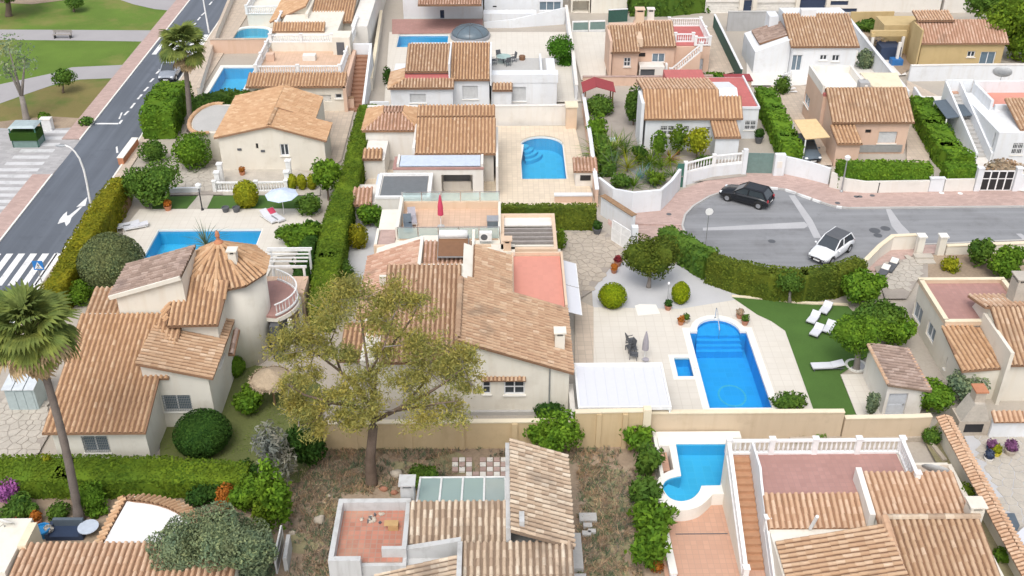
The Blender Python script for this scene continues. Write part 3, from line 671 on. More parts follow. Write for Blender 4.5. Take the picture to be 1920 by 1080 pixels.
# ================================================================== SETTING
# ---- pools first (the ground sheets are cut round them)
def arc(cx, cy, rx, ry, a0, a1, n=12): return [(cx+rx*math.cos(math.radians(a0+(a1-a0)*i/n)), cy+ry*math.sin(math.radians(a0+(a1-a0)*i/n))) for i in range(n+1)]
def steps_in(t, cx, cy, rx, ry, a0, a1, n, mat, z0=-.25, rise=.22):
    for k in range(n):
        f = 1-(k)/(n+.6); poly = [(cx, cy)]+arc(cx, cy, rx*f, ry*f, a0, a1, 14) if abs(a1-a0) < 300 else arc(cx, cy, rx*f, ry*f, a0, a1, 20)
        MB().prism(poly, -1.45+.001*k, z0-rise*(n-1-k)).build('step', mat, t)
pA = [(12.8, 51.75), (16.78, 51.75), (16.78, 60.15)]+arc(14.85, 60.15, 1.5, 1.55, 0, 180)+[(12.8, 60.15)]
poolA = pool('large deep blue pool with rounded step end in the pale stone terrace', pA, tile='pooltile_deep', wat='water_deep', cop=.42)
for k in range(4):
    z = -.28-.24*k
    MB().prism([(14.85-1.48-.04*k, 60.1-.3*k), (14.85+1.48+.04*k, 60.1-.3*k)]+arc(14.85, 60.15, 1.48, max(.1, 1.5-.5*k), 0, 180, 12), -1.49, z).build('step', 'pooltile_deep', poolA)
# circular mosaic on the floor of the pool
mb = MB()
for q in range(36):
    a, b = 2*math.pi*q/36, 2*math.pi*(q+1)/36
    for r0, r1 in ((.8, .93),):
        mb.add([(15.0+r*math.cos(t), 55.0+r*1.25*math.sin(t), -1.494) for r, t in ((r0, a), (r1, a), (r1, b), (r0, b))], [(0, 1, 2, 3)])
mb.build('mosaic_ring', 'pooltile_cyan', poolA)
spa = Wd([(1262, 672), (1294, 672), (1302, 708), (1268, 708)])
sx0, sx1, sy0, sy1 = spa[0].x, spa[1].x, spa[2].y, spa[0].y
spaT = pool('small square blue splash pool beside the large deep blue pool', [(sx0, sy0), (sx1-.05, sy0), (sx1-.05, sy1), (sx0, sy1)], .7, 'pooltile_deep', 'water_deep', cop=.3, raise_=.07, wl=.0)
for k in range(6): MB().box(sx1+.08, sx1+.3, sy0+.05+k*(sy1-sy0)/6, sy0+.3+k*(sy1-sy0)/6, .02, .17).build('cascade_stone', 'whitepaint', spaT)
poolB = pool('turquoise rectangular pool behind the cream house with the round tower', [(-27.5, 69.6), (-19.2, 69.6), (-19.2, 74.8), (-27.5, 74.8)], 1.3, copmat='terracotta' if 0 else 'coping', cop=.35)
MB().prism([(-27.49, 69.61), (-26.2, 69.61), (-27.49, 71.6)], -1.29, -.3).build('step', 'pooltile', poolB)
poolC = pool('bright blue pool with one arched end on the beige tiled patio', [(1.75, 83.4), (5.66, 83.4), (5.66, 90.6)]+arc(3.7, 90.4, 1.96, 1.9, 5, 175, 12)+[(1.75, 90.6)], 1.3, cop=.3)
for k in range(4): MB().prism([(1.76, 91.0)]+arc(1.9, 91.0, 1.9-.42*k, 1.9-.42*k, -80, 0, 8)+[(2.2, 91.3)], -1.29, -.2-.25*(3-k)).build('step', 'pooltile', poolC)
poolD = pool('blue pool between the street and the long terrace house', [(-30.1, 103.2), (-26.7, 103.2), (-26.6, 110.8), (-30.1, 110.8)], 1.3, cop=.45)
e0 = Wd([(440, 82), (501, 82), (505, 62), (500, 54), (478, 52), (455, 54), (441, 64)])
poolE = pool('pale turquoise pool with curved edge below a white balustrade at top', [(p.x, p.y) for p in smoothloop(e0, 3)], 1.0, 'pooltile_cyan', cop=.4)
poolF = pool('narrow blue pool behind the white house with the two gabled roofs', [(-11.9, 116.6), (-6.1, 116.6), (-6.1, 120.9), (-11.9, 120.9)], 1.2, cop=.35)
def dome(): pass
g0 = Wd([(1267, 833), (1362, 833), (1351, 911)], .9)+smoothloop(Wd([(1315, 912), (1310, 924), (1297, 936), (1277, 941), (1258, 936), (1246, 923), (1243, 911), (1250, 901), (1262, 896), (1277, 893)], .9), 4, False)
G0 = [(p.x, p.y) for p in g0]
# ---- ground and streets
base = sheet('ground', [(-170, 5), (170, 5), (170, 420), (-170, 420)], 'yard', 'pale trodden ground of the housing estate', z=0.0, world=True)
RL, RR = -39.45, -34.0
sheet('park_lawn', [(-170, 92), (RL-1.9, 92), (RL-1.9, 300), (-170, 300)], 'lawn', 'park lawn beside the road', world=True)
sheet('dry_lawn', [(0, 195), (60, 170), (150, 150), (245, 140), (262, 137), (196, 208), (160, 235), (0, 240), (-60, 245), (-60, 200)], 'lawn_dry', 'yellowed lower part of the park lawn')
sheet('bare_earth', [(0, 228), (90, 218), (158, 222), (145, 242), (75, 246), (0, 262), (-80, 270), (-80, 232)], 'dirt', 'bare earth at the edge of the park')
sheet('path', [(-80, 55), (150, 56), (303, 57), (281, 78), (150, 76), (-80, 74)], 'parkpath', 'grey path crossing the park by the bench')
sheet('path', [(-80, 180), (0, 158), (95, 138), (135, 126), (243, 121), (225, 146), (150, 149), (100, 159), (50, 176), (0, 194), (-80, 222)], 'parkpath', 'grey winding path between the two park lawns')
sheet('path', [(203, -8), (250, 8), (290, 17), (332, 21), (345, 8), (360, -8)], 'parkpath', 'grey path at the far edge of the park')
sheet('path', [(-60, 2), (60, 8), (123, 0), (150, -12), (-60, -12)], 'bare' if 0 else 'dirt', 'earth track at the top of the park')
plz = sheet('plaza', [(-90, 252), (0, 240), (76, 243), (150, 238), (172, 240), (0, 443), (-90, 520)], 'plaza', 'grey paved side street meeting the road')
for k in range(15):                                        # painted bars of the wide pedestrian crossing
    ya = 244+k*11.6+.28*k; yb = ya+6.0; xr = 150-(ya-238)*.82-12
    if ya > 322: xr = 66-(ya-328)*.86
    xl = max(-60, 80-(ya-245)*1.15) if ya < 310 else -60
    sheet('crossing_stripe', [(xl, ya), (xr, ya), (xr-5, yb), (xl-5, yb)], 'wornpaint', z=LEVEL[0]+.004, parent=plz)
road = sheet('road', [(RL, 10), (RR, 10), (RR, 330), (RL, 330)], 'asphalt', 'dark asphalt road running away along the park', world=True)
zr = LEVEL[0]+.006
pvl = MB(); 
for a, b in ((92.2, 330), (74.5, 84.8), (20, 74.5)): pvl.box(RL-1.75, RL-.12, a, b, -.1, .11)
pv = pvl.build('pavement', 'pinkpave', label='pinkish pavement along the park side of the road', kind='structure')
kb = MB()
for a, b in ((92.2, 330), (20, 84.8)): kb.box(RL-.118, RL+.03, a, b, -.1, .125)
kb.build('kerb', 'coping', pv)
pvr = MB(); pvr.box(RR+.12, RR+3.0, 99, 330, -.1, .11); pvr.box(RR+.12, RR+1.0, 20, 99, -.1, .11)
pr_ = pvr.build('pavement', 'pavebeige', label='beige pavement on the house side of the road', kind='structure')
MB().box(RR-.03, RR+.118, 20, 330, -.1, .125).build('kerb', 'coping', pr_)
def mark(pts, nm='road_marking', par=road): return sheet(nm, pts, 'paint', z=zr, parent=par)
for x0, y0, x1, y1, w_ in ((222, 223, 227, 211, 3), (231, 216, 239, 208, 4), (243, 203, 251, 193, 4), (256, 186, 264, 177, 4), (268, 171, 276, 163, 4), (279, 154, 286, 147, 4), (291, 138, 299, 130, 4), (360, 49, 366, 43, 3), (369, 38, 374, 32, 3), (376, 29, 383, 23, 3), (391, 9, 396, 3, 3), (398, 0, 404, -7, 3)):
    mark([(x0, y0), (x0+w_, y0), (x1+w_, y1), (x1, y1)], 'lane_dash')
mark([(179, 230.5), (222, 230.5), (222, 233), (178, 233)], 'stop_line'); mark([(222, 231), (227, 225), (231, 225), (225, 233)], 'stop_line')
mark([(218, 287), (217, 276), (220, 274), (222, 286)], 'lane_dash')
for k in range(6):                                          # near zebra crossing
    X = -39.15+k*.92; MB().add([(X, 66.6, zr), (X+.52, 66.6, zr), (X+.52, 71.2, zr), (X, 71.2, zr)], [(0, 1, 2, 3)]).build('crossing_stripe', 'paint', road)
for k in range(6):                                          # far zebra crossing
    X = -39.0+k*.87; MB().add([(X, 114.8, zr), (X+.5, 114.8, zr), (X+.5, 121.3, zr), (X, 121.3, zr)], [(0, 1, 2, 3)]).build('crossing_stripe', 'paint', road)
mark([(164, 369), (160, 386), (143, 388)], 'turn_arrow'); mark([(150.5, 387.6), (155, 387), (134, 408), (129, 404)], 'turn_arrow')
mark([(129, 404), (134, 408), (131, 417), (124, 424), (121, 416), (108, 420), (112, 411), (119, 402), (126, 396), (125, 404)], 'turn_arrow')
mb = MB(); mb.box(RR-.42, RR-.30, 20, 71.3, zr-.004, zr); mb.build('edge_line', 'paint', road)
# ---- cul-de-sac
street_px = [(2000, 388), (1920, 389), (1590, 392), (1560, 388), (1530, 378), (1500, 367), (1470, 357), (1420, 351), (1375, 355), (1330, 370), (1300, 388), (1284, 405), (1279, 425), (1287, 447), (1320, 478), (1400, 505), (1500, 522), (1600, 505), (1642, 470), (1700, 462), (1925, 452), (2000, 449)]
sw_px = [(2000, 352), (1820, 357), (1620, 360), (1555, 348), (1440, 320), (1395, 320), (1330, 338), (1282, 356), (1235, 384), (1188, 398), (1140, 395), (1140, 420), (1175, 455), (1235, 442), (1250, 442), (1300, 500), (1480, 560), (1640, 500), (1720, 475), (2000, 462)]
LEVEL[0] += .004
fp = sheet('pavement', sw_px, 'pinkpave', 'pink brick pavement round the turning circle', z=.022)
street = sheet('street', street_px, 'asphalt_grey', 'worn grey asphalt of the dead-end street and turning circle', z=.026)
inner = Wd(street_px); 
mb = MB(); lp = inner; 
for i in range(1, 13):
    mb.bar(lp[i]+Vector((0, 0, .075)), lp[i+1]+Vector((0, 0, .075)), .16, .16)
for i in (19, 20): mb.bar(lp[i]+Vector((0, 0, .075)), lp[i+1]+Vector((0, 0, .075)), .16, .16)
mb.build('kerb', 'concrete', street)
mb = MB()
for a, b in (((1472, 357.5), (1492, 364)), ((1496, 366), (1520, 374.5)), ((1524, 376), (1538, 381)), ((1441, 354), (1458, 355.5)), ((1568, 389.5), (1578, 391))):
    mb.bar(P(*a, .02)+Vector((0, 0, .09)), P(*b, .02)+Vector((0, 0, .09)), .2, .17)
mb.build('painted_kerb', 'paint', street)
up = MB()                                                    # raised pavement slab behind the kerb
swp = [P(p[0], p[1]) for p in sw_px[:12]]; stp = [P(p[0], p[1]) for p in street_px[:13]]
raised = [(p.x, p.y) for p in swp]+[(p.x, p.y) for p in stp[::-1]]
MB().prism(raised, .0, .12).build('raised_pavement', 'pinkpave', fp)
MB().prism([(p.x, p.y) for p in Wd([(1642, 471), (1705, 463), (1990, 451), (1990, 470), (1720, 478), (1640, 510), (1600, 508)])], 0, .12).build('raised_pavement', 'pinkpave', fp)
for pts in ([(1479, 366), (1490, 366), (1523, 412), (1540, 446), (1526, 446), (1512, 418)], [(1318, 427), (1508, 416), (1516, 423), (1508, 428), (1318, 432)], [(1661, 392), (1670, 392), (1690, 420), (1705, 435), (1711, 458), (1694, 458), (1690, 446), (1672, 424)], [(1905, 438), (1915, 438), (1935, 452), (1922, 452)]):
    sheet('trench_patch', pts, 'patch', z=.0305, parent=street)
def disc(px, py, r, mat, z, nm, par): c = P(px, py); MB().add([(c.x+r*math.cos(2*math.pi*k/14), c.y+r*math.sin(2*math.pi*k/14), z) for k in range(14)], [tuple(range(14))]).build(nm, mat, par)
for px, py, r, m_ in ((1640, 433, .45, 'darkgrey'), (1660, 429, .4, 'darkgrey'), (1646, 442, .35, 'darkgrey'), (1447, 453, .3, 'darkgrey')): disc(px, py, r, m_, .032, 'oil_stain' if py > 440 else 'manhole_cover', street)
for px, py in ((1570, 383), (1605, 371), (1612, 371), (1635, 369), (1254, 404), (1765, 364), (1800, 365)): disc(px, py, .22, 'darkgrey' if px < 1700 else 'paint', .124, 'drain_cover', fp)
# ---- plots
lot = sheet('vacant_lot', [(480, 838), (1222, 838), (1240, 1000), (1252, 1100), (470, 1100), (520, 960)], 'dirt', 'dry weedy earth of the vacant lot')
sheet('weed_patch', [(1110, 880), (1170, 880), (1190, 960), (1150, 1000), (1185, 1090), (1105, 1090), (1120, 980), (1095, 930)], 'dirt_olive', 'olive dry weeds in the vacant lot')
for q in range(7): 
    cx, cy, s_ = ((600, 905, 44), (620, 960, 40), (570, 1020, 45), (760, 880, 40), (850, 868, 45), (1150, 900, 40), (1165, 1020, 42))[q]
    sheet('weed_patch', [(p.x, p.y) for p in smoothloop([(cx+s_*math.cos(a)*random.uniform(.6, 1.1), cy+s_*.5*math.sin(a)*random.uniform(.6, 1.1)) for a in np.arange(0, 6.28, .8)], 3)], 'dirt_olive', 'patch of dry olive weeds on the bare lot')
patio = sheet('patio', [(1080, 562), (1112, 575), (1275, 578), (1385, 560), (1447, 602), (1473, 621), (1527, 772), (1078, 772)], 'stonepatio', 'pale stone terrace round the large deep blue pool')
sheet('gravel_bed', [(1112, 576), (1110, 545), (1142, 505), (1170, 490), (1240, 485), (1330, 520), (1385, 552), (1385, 561), (1275, 579)], 'gravel', 'white gravel garden with clipped balls and a round tree')
sheet('side_path', [(1078, 560), (1113, 575), (1113, 684), (1078, 684)], 'pavebeige', 'beige path along the tiled house')
sheet('white_slab', [(1190, 573), (1200, 570), (1230, 571), (1238, 588), (1196, 592)], 'coping', 'white stone slab set in the gravel')
lawnA = sheet('artificial_lawn', [(1372, 557), (1440, 563), (1500, 570), (1590, 574), (1625, 612), (1640, 660), (1575, 702), (1608, 785), (1530, 785), (1526, 770), (1472, 620), (1446, 602), (1420, 590)], 'turf', 'dark green lawn between the pool terrace and the shed')
mb = MB(); le = Wd([(1372, 557), (1440, 562), (1500, 569), (1590, 573)])
for a, b in zip(le, le[1:]): mb.bar(a+Vector((0, 0, .06)), b+Vector((0, 0, .06)), .25, .14)
mb.build('lawn_edging', 'capcream', lawnA)
sheet('shed_apron', [(1576, 702), (1622, 701), (1660, 785), (1609, 785)], 'stonepatio', 'pale slab in front of the small shed')
drive = sheet('driveway', [(1052, 436), (1132, 432), (1172, 462), (1166, 492), (1142, 505), (1110, 545), (1085, 562), (1052, 562)], 'gravel_dark', 'crazy paved driveway inside the white gate')
paving(drive, [(1054, 438), (1130, 434), (1168, 462), (1164, 490), (1140, 503), (1108, 543), (1084, 560), (1054, 560)], .62, 'stone', z=.02+LEVEL[0]-.02, top=250, gap=.07)
sheet('garden_strip', [(640, 400), (700, 400), (740, 445), (706, 540), (640, 560), (610, 560)], 'gravel', 'pale gravel strip between the long hedge and the house')
# left garden with the turquoise pool
sheet('pool_patio', [(262, 392), (560, 391), (600, 420), (575, 478), (520, 480), (500, 520), (235, 520), (230, 430)], 'stonepatio', 'pale patio round the turquoise pool')
sheet('lawn_strip', [(288, 369), (372, 367), (362, 391), (285, 392)], 'turf', 'short strip of lawn by the leafy round tree')
sheet('lawn_strip', [(400, 367), (540, 366), (600, 370), (600, 391), (388, 391)], 'turf', 'lawn strip with clipped golden ball by the pool')
sheet('garden_path', [(372, 366), (400, 366), (388, 391), (350, 392)], 'stone_pale', 'stone path leading down to the turquoise pool')
yh3 = sheet('crazy_yard', [(292, 300), (400, 290), (415, 330), (420, 365), (300, 366), (270, 355)], 'gravel_dark', 'crazy paved yard beside the gabled cream house')
paving(yh3, [(294, 302), (398, 292), (414, 330), (418, 362), (302, 364), (274, 353)], .75, 'stone_pale', z=LEVEL[0], top=160, seed=5)
sheet('terrace', [(415, 318), (545, 315), (600, 330), (600, 366), (418, 366)], 'stone_pale', 'stone terrace along the front of the gabled cream house')
sheet('alley', [(595, 186), (668, 190), (640, 300), (600, 330)], 'pavebeige', 'pinkish drive beside the gabled cream house')
lg = sheet('garden_lawn', [(300, 690), (420, 690), (440, 680), (520, 690), (600, 720), (610, 840), (560, 905), (300, 905), (300, 852)], 'yardgrass', 'patchy garden lawn in front of the round tower')
paveL = sheet('front_yard', [(-80, 760), (80, 735), (100, 800), (60, 870), (-80, 880)], 'gravel_dark', 'crazy paved front yard by the metal shed')
paving(paveL, [(-60, 764), (78, 740), (96, 800), (56, 868), (-60, 876)], .55, 'stone_pale', z=LEVEL[0], top=200, seed=9)
sheet('shade_garden', [(-60, 880), (470, 880), (540, 900), (540, 1100), (-60, 1100)], 'dirt', 'shaded planted earth behind the near hedge')
# middle house patio and neighbours
sheet('pool_patio', [(925, 236), (1078, 236), (1112, 370), (1125, 385), (935, 385), (660, 385), (700, 318), (925, 318)], 'beigetile', 'beige tiled patio round the arched blue pool')
sheet('garden_ground', [(1095, 190), (1200, 190), (1215, 290), (1400, 290), (1400, 330), (1265, 345), (1200, 370), (1130, 340)], 'gravel_dark', 'gravel garden planted with yuccas and palms')
sheet('white_yard', [(730, 60), (1060, 60), (1090, 190), (720, 200)], 'stonepatio', 'pale tiled yard of the white house with the covered round pool')
sheet('lavender_patio', [(735, 36), (905, 36), (905, 62), (735, 64)], 'terra_rose', 'rose tiled strip behind the narrow pool')
sheet('pink_yard', [(1066, 60), (1140, 60), (1135, 150), (1090, 150)], 'stonepatio', 'pale yard beside the pink house with the external stair')
sheet('peach_drive', [(1320, 60), (1340, 40), (1392, 132), (1330, 145)], 'pavebeige', 'peach paved strip beside the dark green fence')
sheet('white_court', [(1400, 60), (1660, 60), (1700, 140), (1500, 160), (1400, 160)], 'palewhite', 'pale courtyard of the two-storey white house')
sheet('pink_court', [(1445, 160), (1560, 160), (1560, 310), (1480, 310)], 'pavebeige', 'pinkish yard with the yellow canopy')
sheet('side_yard', [(1700, 150), (1760, 180), (1740, 310), (1700, 310)], 'pavebeige', 'narrow yard between the pink house and a hedge')
sheet('blue_white_path', [(1716, 180), (1830, 180), (1925, 330), (1925, 360), (1830, 340)], 'palewhite', 'white path beside the external stair')
dg = sheet('rough_garden', [(1600, 40), (1720, 40), (1705, 130), (1690, 140)], 'dirt', 'rough garden beside the ochre house')
y15 = sheet('entrance_yard', [(1640, 500), (1725, 478), (1925, 470), (1925, 525), (1720, 525), (1700, 560), (1660, 560)], 'gravel_dark', 'crazy paved entrance yard of the beige flat-roofed house')
paving(y15, [(1650, 505), (1720, 482), (1735, 482), (1725, 520), (1700, 548), (1672, 552)], .55, 'stone_pale', z=LEVEL[0], top=140, seed=3)
sheet('planted_strip', [(1740, 478), (1925, 472), (1925, 528), (1740, 524)], 'dirt', 'planted bed behind the low cream wall')
bp = sheet('flagged_patio', [(1800, 800), (1925, 790), (1990, 900), (1990, 1100), (1935, 1080), (1860, 940)], 'gravel', 'flagged patio with loose garden things at the right edge')
paving(bp, [(1815, 810), (1925, 800), (1985, 900), (1985, 1080), (1935, 1065), (1868, 935)], .6, 'stone_pale', z=LEVEL[0], top=180, seed=4)
sheet('narrow_garden', [(1730, 820), (1760, 790), (1925, 1100), (1880, 1100)], 'dirt_olive', 'narrow weedy strip beside the tile-topped wall')
# ================================================================== HOUSES
def sl(par, x0, x1, y0, y1, ze, zr, d='f', mat='tile', **k):
    """one roof slope over a rectangle: eave at the front / left / right / back"""
    q = dict(f=[(x0, y0, ze), (x1, y0, ze), (x1, y1, zr), (x0, y1, zr)], b=[(x1, y1, ze), (x0, y1, ze), (x0, y0, zr), (x1, y0, zr)],
             l=[(x0, y1, ze), (x0, y0, ze), (x1, y0, zr), (x1, y1, zr)], r=[(x1, y0, ze), (x1, y1, ze), (x0, y1, zr), (x0, y0, zr)])[d]
    return roof(par, q, mat, **k)
def house(label, x, y, cat='house', name='house', group=None): return thing(name, label, cat, (x, y, 0), group)
def bx(par, x0, x1, y0, y1, z0, z1, mat, nm, **k): return MB().box(x0, x1, y0, y1, z0, z1).build(nm, mat, par, **k)
def chimney(par, x, y, z, w=.55, h=1.2, mat='cream', cap=True, d=None):
    d = d or w; o = bx(par, x-w/2, x+w/2, y-d/2, y+d/2, z, z+h, mat, 'chimney')
    if cap:
        mb = MB(); mb.box(x-w/2-.08, x+w/2+.08, y-d/2-.08, y+d/2+.08, z+h+.22, z+h+.30)
        for a in (-1, 1):
            for b in (-1, 1): mb.box(x+a*(w/2-.07)-.06, x+a*(w/2-.07)+.06, y+b*(d/2-.07)-.06, y+b*(d/2-.07)+.06, z+h, z+h+.22)
        mb.build('chimney_cap', mat, o); bx(o, x-w/2+.12, x+w/2-.12, y-d/2+.12, y+d/2-.12, z+h, z+h+.12, 'black', 'flue')
    return o
def rail_glass(par, a, b, z, h=.95, n=6):
    a = Vector((*a, z)); b = Vector((*b, z)); mb = MB()
    for k in range(n):
        p, q = a.lerp(b, (k+.03)/n), a.lerp(b, (k+.97)/n)
        MB().bar(p+Vector((0, 0, h/2)), q+Vector((0, 0, h/2)), .02, h-.12).build('glass_panel', 'clearglass', par)
    for k in range(n+1): p = a.lerp(b, k/n); mb.box(p.x-.03, p.x+.03, p.y-.03, p.y+.03, z, z+h+.02)
    mb.bar(a+Vector((0, 0, h)), b+Vector((0, 0, h)), .05, .04); mb.build('railing', 'steel', par)
def ac_unit(par, x, y, z, face='f', nm='air_conditioner'):
    """outdoor air-conditioning unit with a round fan"""
    o = bx(par, x-.45, x+.45, y-.18, y+.18, z, z+.68, 'whitepaint', nm); c = Vector((x-.1, y-.19, z+.34)); mb = MB()
    mb.add([c+Vector((.25*math.cos(2*math.pi*k/14), 0, .25*math.sin(2*math.pi*k/14))) for k in range(14)], [tuple(range(14))]); mb.build('fan_grille', 'darkgrey', o)
    mb = MB().box(x-.4, x-.3, y-.2, y+.2, z-.08, z-.002).box(x+.3, x+.4, y-.2, y+.2, z-.08, z-.002); mb.build('bracket', 'greymetal', o)
    return o
# ---------------------------------------------------------------- cream villa with the round tower (left)
t = house('cream villa with the round tower under a conical tiled roof', -20, 52, name='villa'); H1 = t
hbox(t, -25.7, -20.4, 47.0, 56.4, 2.9, 'cream', front=[('grille', 152, 818, 208, 848)], gable=('x', [(47.0, 2.9), (56.4, 2.9), (56.4, 4.6), (55, 5.2)]))
def zm(y): return 2.85+(y-46.5)*.303
roof(t, [(-25.98, 46.5, zm(46.5)), (-20.15, 46.5, zm(46.5)), (-20.15, 50.1, zm(50.1)), (-19.6, 50.1, zm(50.1)), (-19.6, 54.8, zm(54.8)), (-25.98, 54.8, zm(54.8))], 'tile_orange', 'tilebed_light', indiv=300)
roof(t, [(-25.98, 54.85, 4.9), (-23.4, 54.85, 4.9), (-23.4, 57.6, 5.5), (-25.98, 57.6, 5.5)], 'tile', 'tilebed_light')
hbox(t, -21.15, -17.35, 50.25, 57.2, 3.95, 'cream', front=[('grille', 303, 741, 362, 771)], right=[('bluewin', 411, 690, 420, 660)], gable=('y', [(-21.15, 3.95), (-17.35, 3.95), (-17.35, 4.0), (-21.15, 4.95)]))
sl(t, -21.3, -17.0, 50.0, 57.0, 3.98, 5.08, 'r', 'tile', bed='tilebed_light')
MB().bar((-20.3, 46.6, 2.6), (-20.3, 50.1, 3.6), .1, .3).build('verge_board', 'cream', t)
# upper block behind the main slope, brown roof
hbox(t, -23.6, -19.4, 54.9, 58.4, 6.6, 'cream', z0=4, gable=('y', [(-23.6, 6.6), (-19.4, 6.6), (-19.4, 7.95), (-23.6, 6.62)]))
sl(t, -23.95, -19.4, 54.75, 58.6, 6.66, 8.02, 'l', 'tile_brown', bed='tilebed_old')
MB().bar((-23.95, 54.7, 6.6), (-19.4, 54.7, 8.0), .12, .26).build('verge_board', 'cream', t)
# block with the lean-to roof
hbox(t, -20.5, -17.45, 53.9, 57.5, 5.55, 'cream', z0=3, front=[('bluewin', 318, 590, 340, 612)])
roof(t, [(-21.2, 54.1, 5.45), (-20.3, 53.4, 5.4), (-17.2, 53.4, 5.4), (-16.9, 56.2, 6.9), (-20.2, 56.6, 6.9)][1:], 'tile_orange')
roof(t, [(-20.35, 53.42, 5.42), (-21.35, 55.6, 5.55), (-20.2, 56.6, 6.9)], 'tile_orange')
# round tower
TX, TY, TR, TE, TZ = -17.9, 58.5, 2.62, 6.45, 8.25
mb = MB().lathe((TX, TY, 0), [(TR, -.3), (TR, TE+.1)], 40); mb.build('tower_wall', 'cream', t, True)
n8 = 10; oc = [Vector((TX+3.0*math.cos(2*math.pi*(k+.0)/n8-.25), TY+3.0*math.sin(2*math.pi*(k+.0)/n8-.25), TE)) for k in range(n8)]
apx = Vector((TX, TY, TZ))
for k in range(n8):
    a, b = oc[k], oc[(k+1) % n8]; roof(t, [a, b, apx.lerp(b, .04), apx.lerp(a, .04)], 'tile_orange', 'tilebed', pitch=.3, thick=.1)
    ridge(t, a+Vector((0, 0, .04)), apx.lerp(a, .03)+Vector((0, 0, .06)), 'tile_orange', .13)
MB().lathe((TX, TY, TZ-.05), [(.28, 0), (.3, .12), (.12, .3), (.1, .45), (.16, .55), (.12, .8), (.02, .95)], 10).build('finial', 'terracotta', t)
chimney(t, TX+1.0, TY-.8, 7.2, .5, .75)
# curved balcony on the tower
bc = [(TX+4.6*math.cos(math.radians(a))*.92, TY+1.2+3.0*math.sin(math.radians(a))) for a in range(-42, 62, 8)]
MB().prism([(TX+1.5, TY-.6)]+bc+[(TX+1.5, TY+3.4)], 3.0, 3.18).build('balcony_floor', 'terra_rose', t)
balustrade(t, [(p[0], p[1], 3.19) for p in bc], None, .9, every=9, gap=.3, rad=.5, posts=False); MB().prism([(TX+1.5, TY-.6)]+[(p[0]+.12, p[1]) for p in bc]+[(TX+1.5, TY+3.4)], 2.7, 2.998).build('balcony_edge', 'cream', t)
MB().box(-14.1, -13.85, 57.9, 58.15, -.1, 2.7).box(-13.9, -13.65, 60.5, 60.75, -.1, 2.7).build('balcony_post', 'cream', t)
bx(t, -15.2, -14.6, 57.3, 60, 0, 2.6, 'darkgrey', 'door')  # no real door: dark box painting in the shaded void under the balcony
roof(t, [(-17.0, 53.6, 3.1), (-16.6, 53.6, 3.1), (-16.6, 55.6, 3.6), (-17.0, 55.6, 3.6)], 'tile_brown')
# ---------------------------------------------------------------- white pergola behind the tower
tp = thing('pergola', 'white open pergola with slats beside the round tower', 'pergola', (-15.3, 65, 0))
for x in (-16.7, -13.9):
    for y in (63.9, 66.4): bx(tp, x-.08, x+.08, y-.08, y+.08, 0, 3.08, 'whitepaint', 'post')
for y in (63.9, 66.4): MB().bar((-16.9, y, 3.16), (-13.7, y, 3.16), .14, .16).build('beam', 'whitepaint', tp)
for k in range(4): MB().bar((-16.9, 64.4+k*.5, 3.3), (-13.7, 64.4+k*.5, 3.3), .08, .1).build('slat', 'whitepaint', tp)
bx(tp, -16.9, -13.6, 61.5, 63.7, 0, 2.4, 'peach', 'terrace_block'); bx(tp, -16.9, -13.6, 61.5, 63.7, 2.402, 2.5, 'peachtile', 'terrace_floor')
# ---------------------------------------------------------------- central house with the solar heater
t = house('cream house with solar water heater and red roof terrace, in the centre', -1, 58); H2 = t
hbox(t, -2.6, 4.0, 51.5, 58.35, 3.2, 'cream', front=[('winsash', 905, 713, 920, 739), ('winsash', 945, 713, 984, 740)], gable=('y', [(-2.6, 3.2), (4.0, 3.2), (4.0, 3.25), (-2.6, 5.65)]))
hbox(t, -2.6, .6, 58.36, 62.8, 3.2, 'cream', gable=('y', [(-2.6, 3.2), (.6, 3.2), (.6, 4.4), (-2.6, 5.65)]))
hbox(t, .61, 4.2, 58.36, 66.5, 2.95, 'cream'); hbox(t, -2.6, .6, 62.81, 66.5, 3.2, 'cream')
hbox(t, -9.0, -2.6, 57.0, 66.5, 3.2, 'cream', front=[], gable=('y', [(-9.0, 3.2), (-2.6, 3.2), (-2.6, 4.15), (-5.6, 4.15)]))
hbox(t, -8.8, -2.62, 53.0, 57.0, 3.0, 'cream', front=[])
def ze(x): return 3.28+(4.25-x)*.355
roof(t, [(4.25, 51.2, ze(4.25)), (4.25, 58.3, ze(4.25)), (.62, 58.3, ze(.62)), (.62, 62.9, ze(.62)), (-1.95, 62.9, ze(-1.95)), (-1.95, 58.6, ze(-1.95)), (-2.65, 58.0, ze(-2.65)), (-2.65, 51.2, ze(-2.65))], 'tile_warm', indiv=300)
for q in ((935, 715), (980, 715)):
    pass
p0, p1 = FY(902, 709, 51.5), FY(986, 709, 51.5); roof(t, [(p0.x, 51.25, p0.z-.05), (p1.x, 51.25, p0.z-.05), (p1.x, 51.49, p0.z+.1), (p0.x, 51.49, p0.z+.1)], 'tile', thick=.06, pitch=.24, row=.25, name='window_canopy')
MB().tube([(2.82, 51.42, .2), (2.82, 51.42, 3.5)], .05).build('downpipe', 'greymetal', t)
bx(t, -2.7, 4.1, 51.3, 51.498, -.1, .28, 'concrete', 'plinth')
sl(t, -7.6, -2.7, 52.6, 60.3, 3.1, 5.45, 'f', 'tile_warm')                      # front slope behind the tree
ridge(t, (-2.66, 51.3, ze(-2.65)+.1), (-2.66, 58, ze(-2.65)+.1), 'tile_warm', .2)
sl(t, -9.5, -5.75, 57.2, 65.2, 3.2, 4.55, 'l', 'tile_pink', bed='tilebed_light')  # west slope
sl(t, -10.2, -7.7, 53.5, 57.0, 2.6, 3.1, 'f', 'tile_orange')
bx(t, -10.0, -7.75, 54.0, 57.1, -.1, 2.5, 'cream', 'annex_wall')
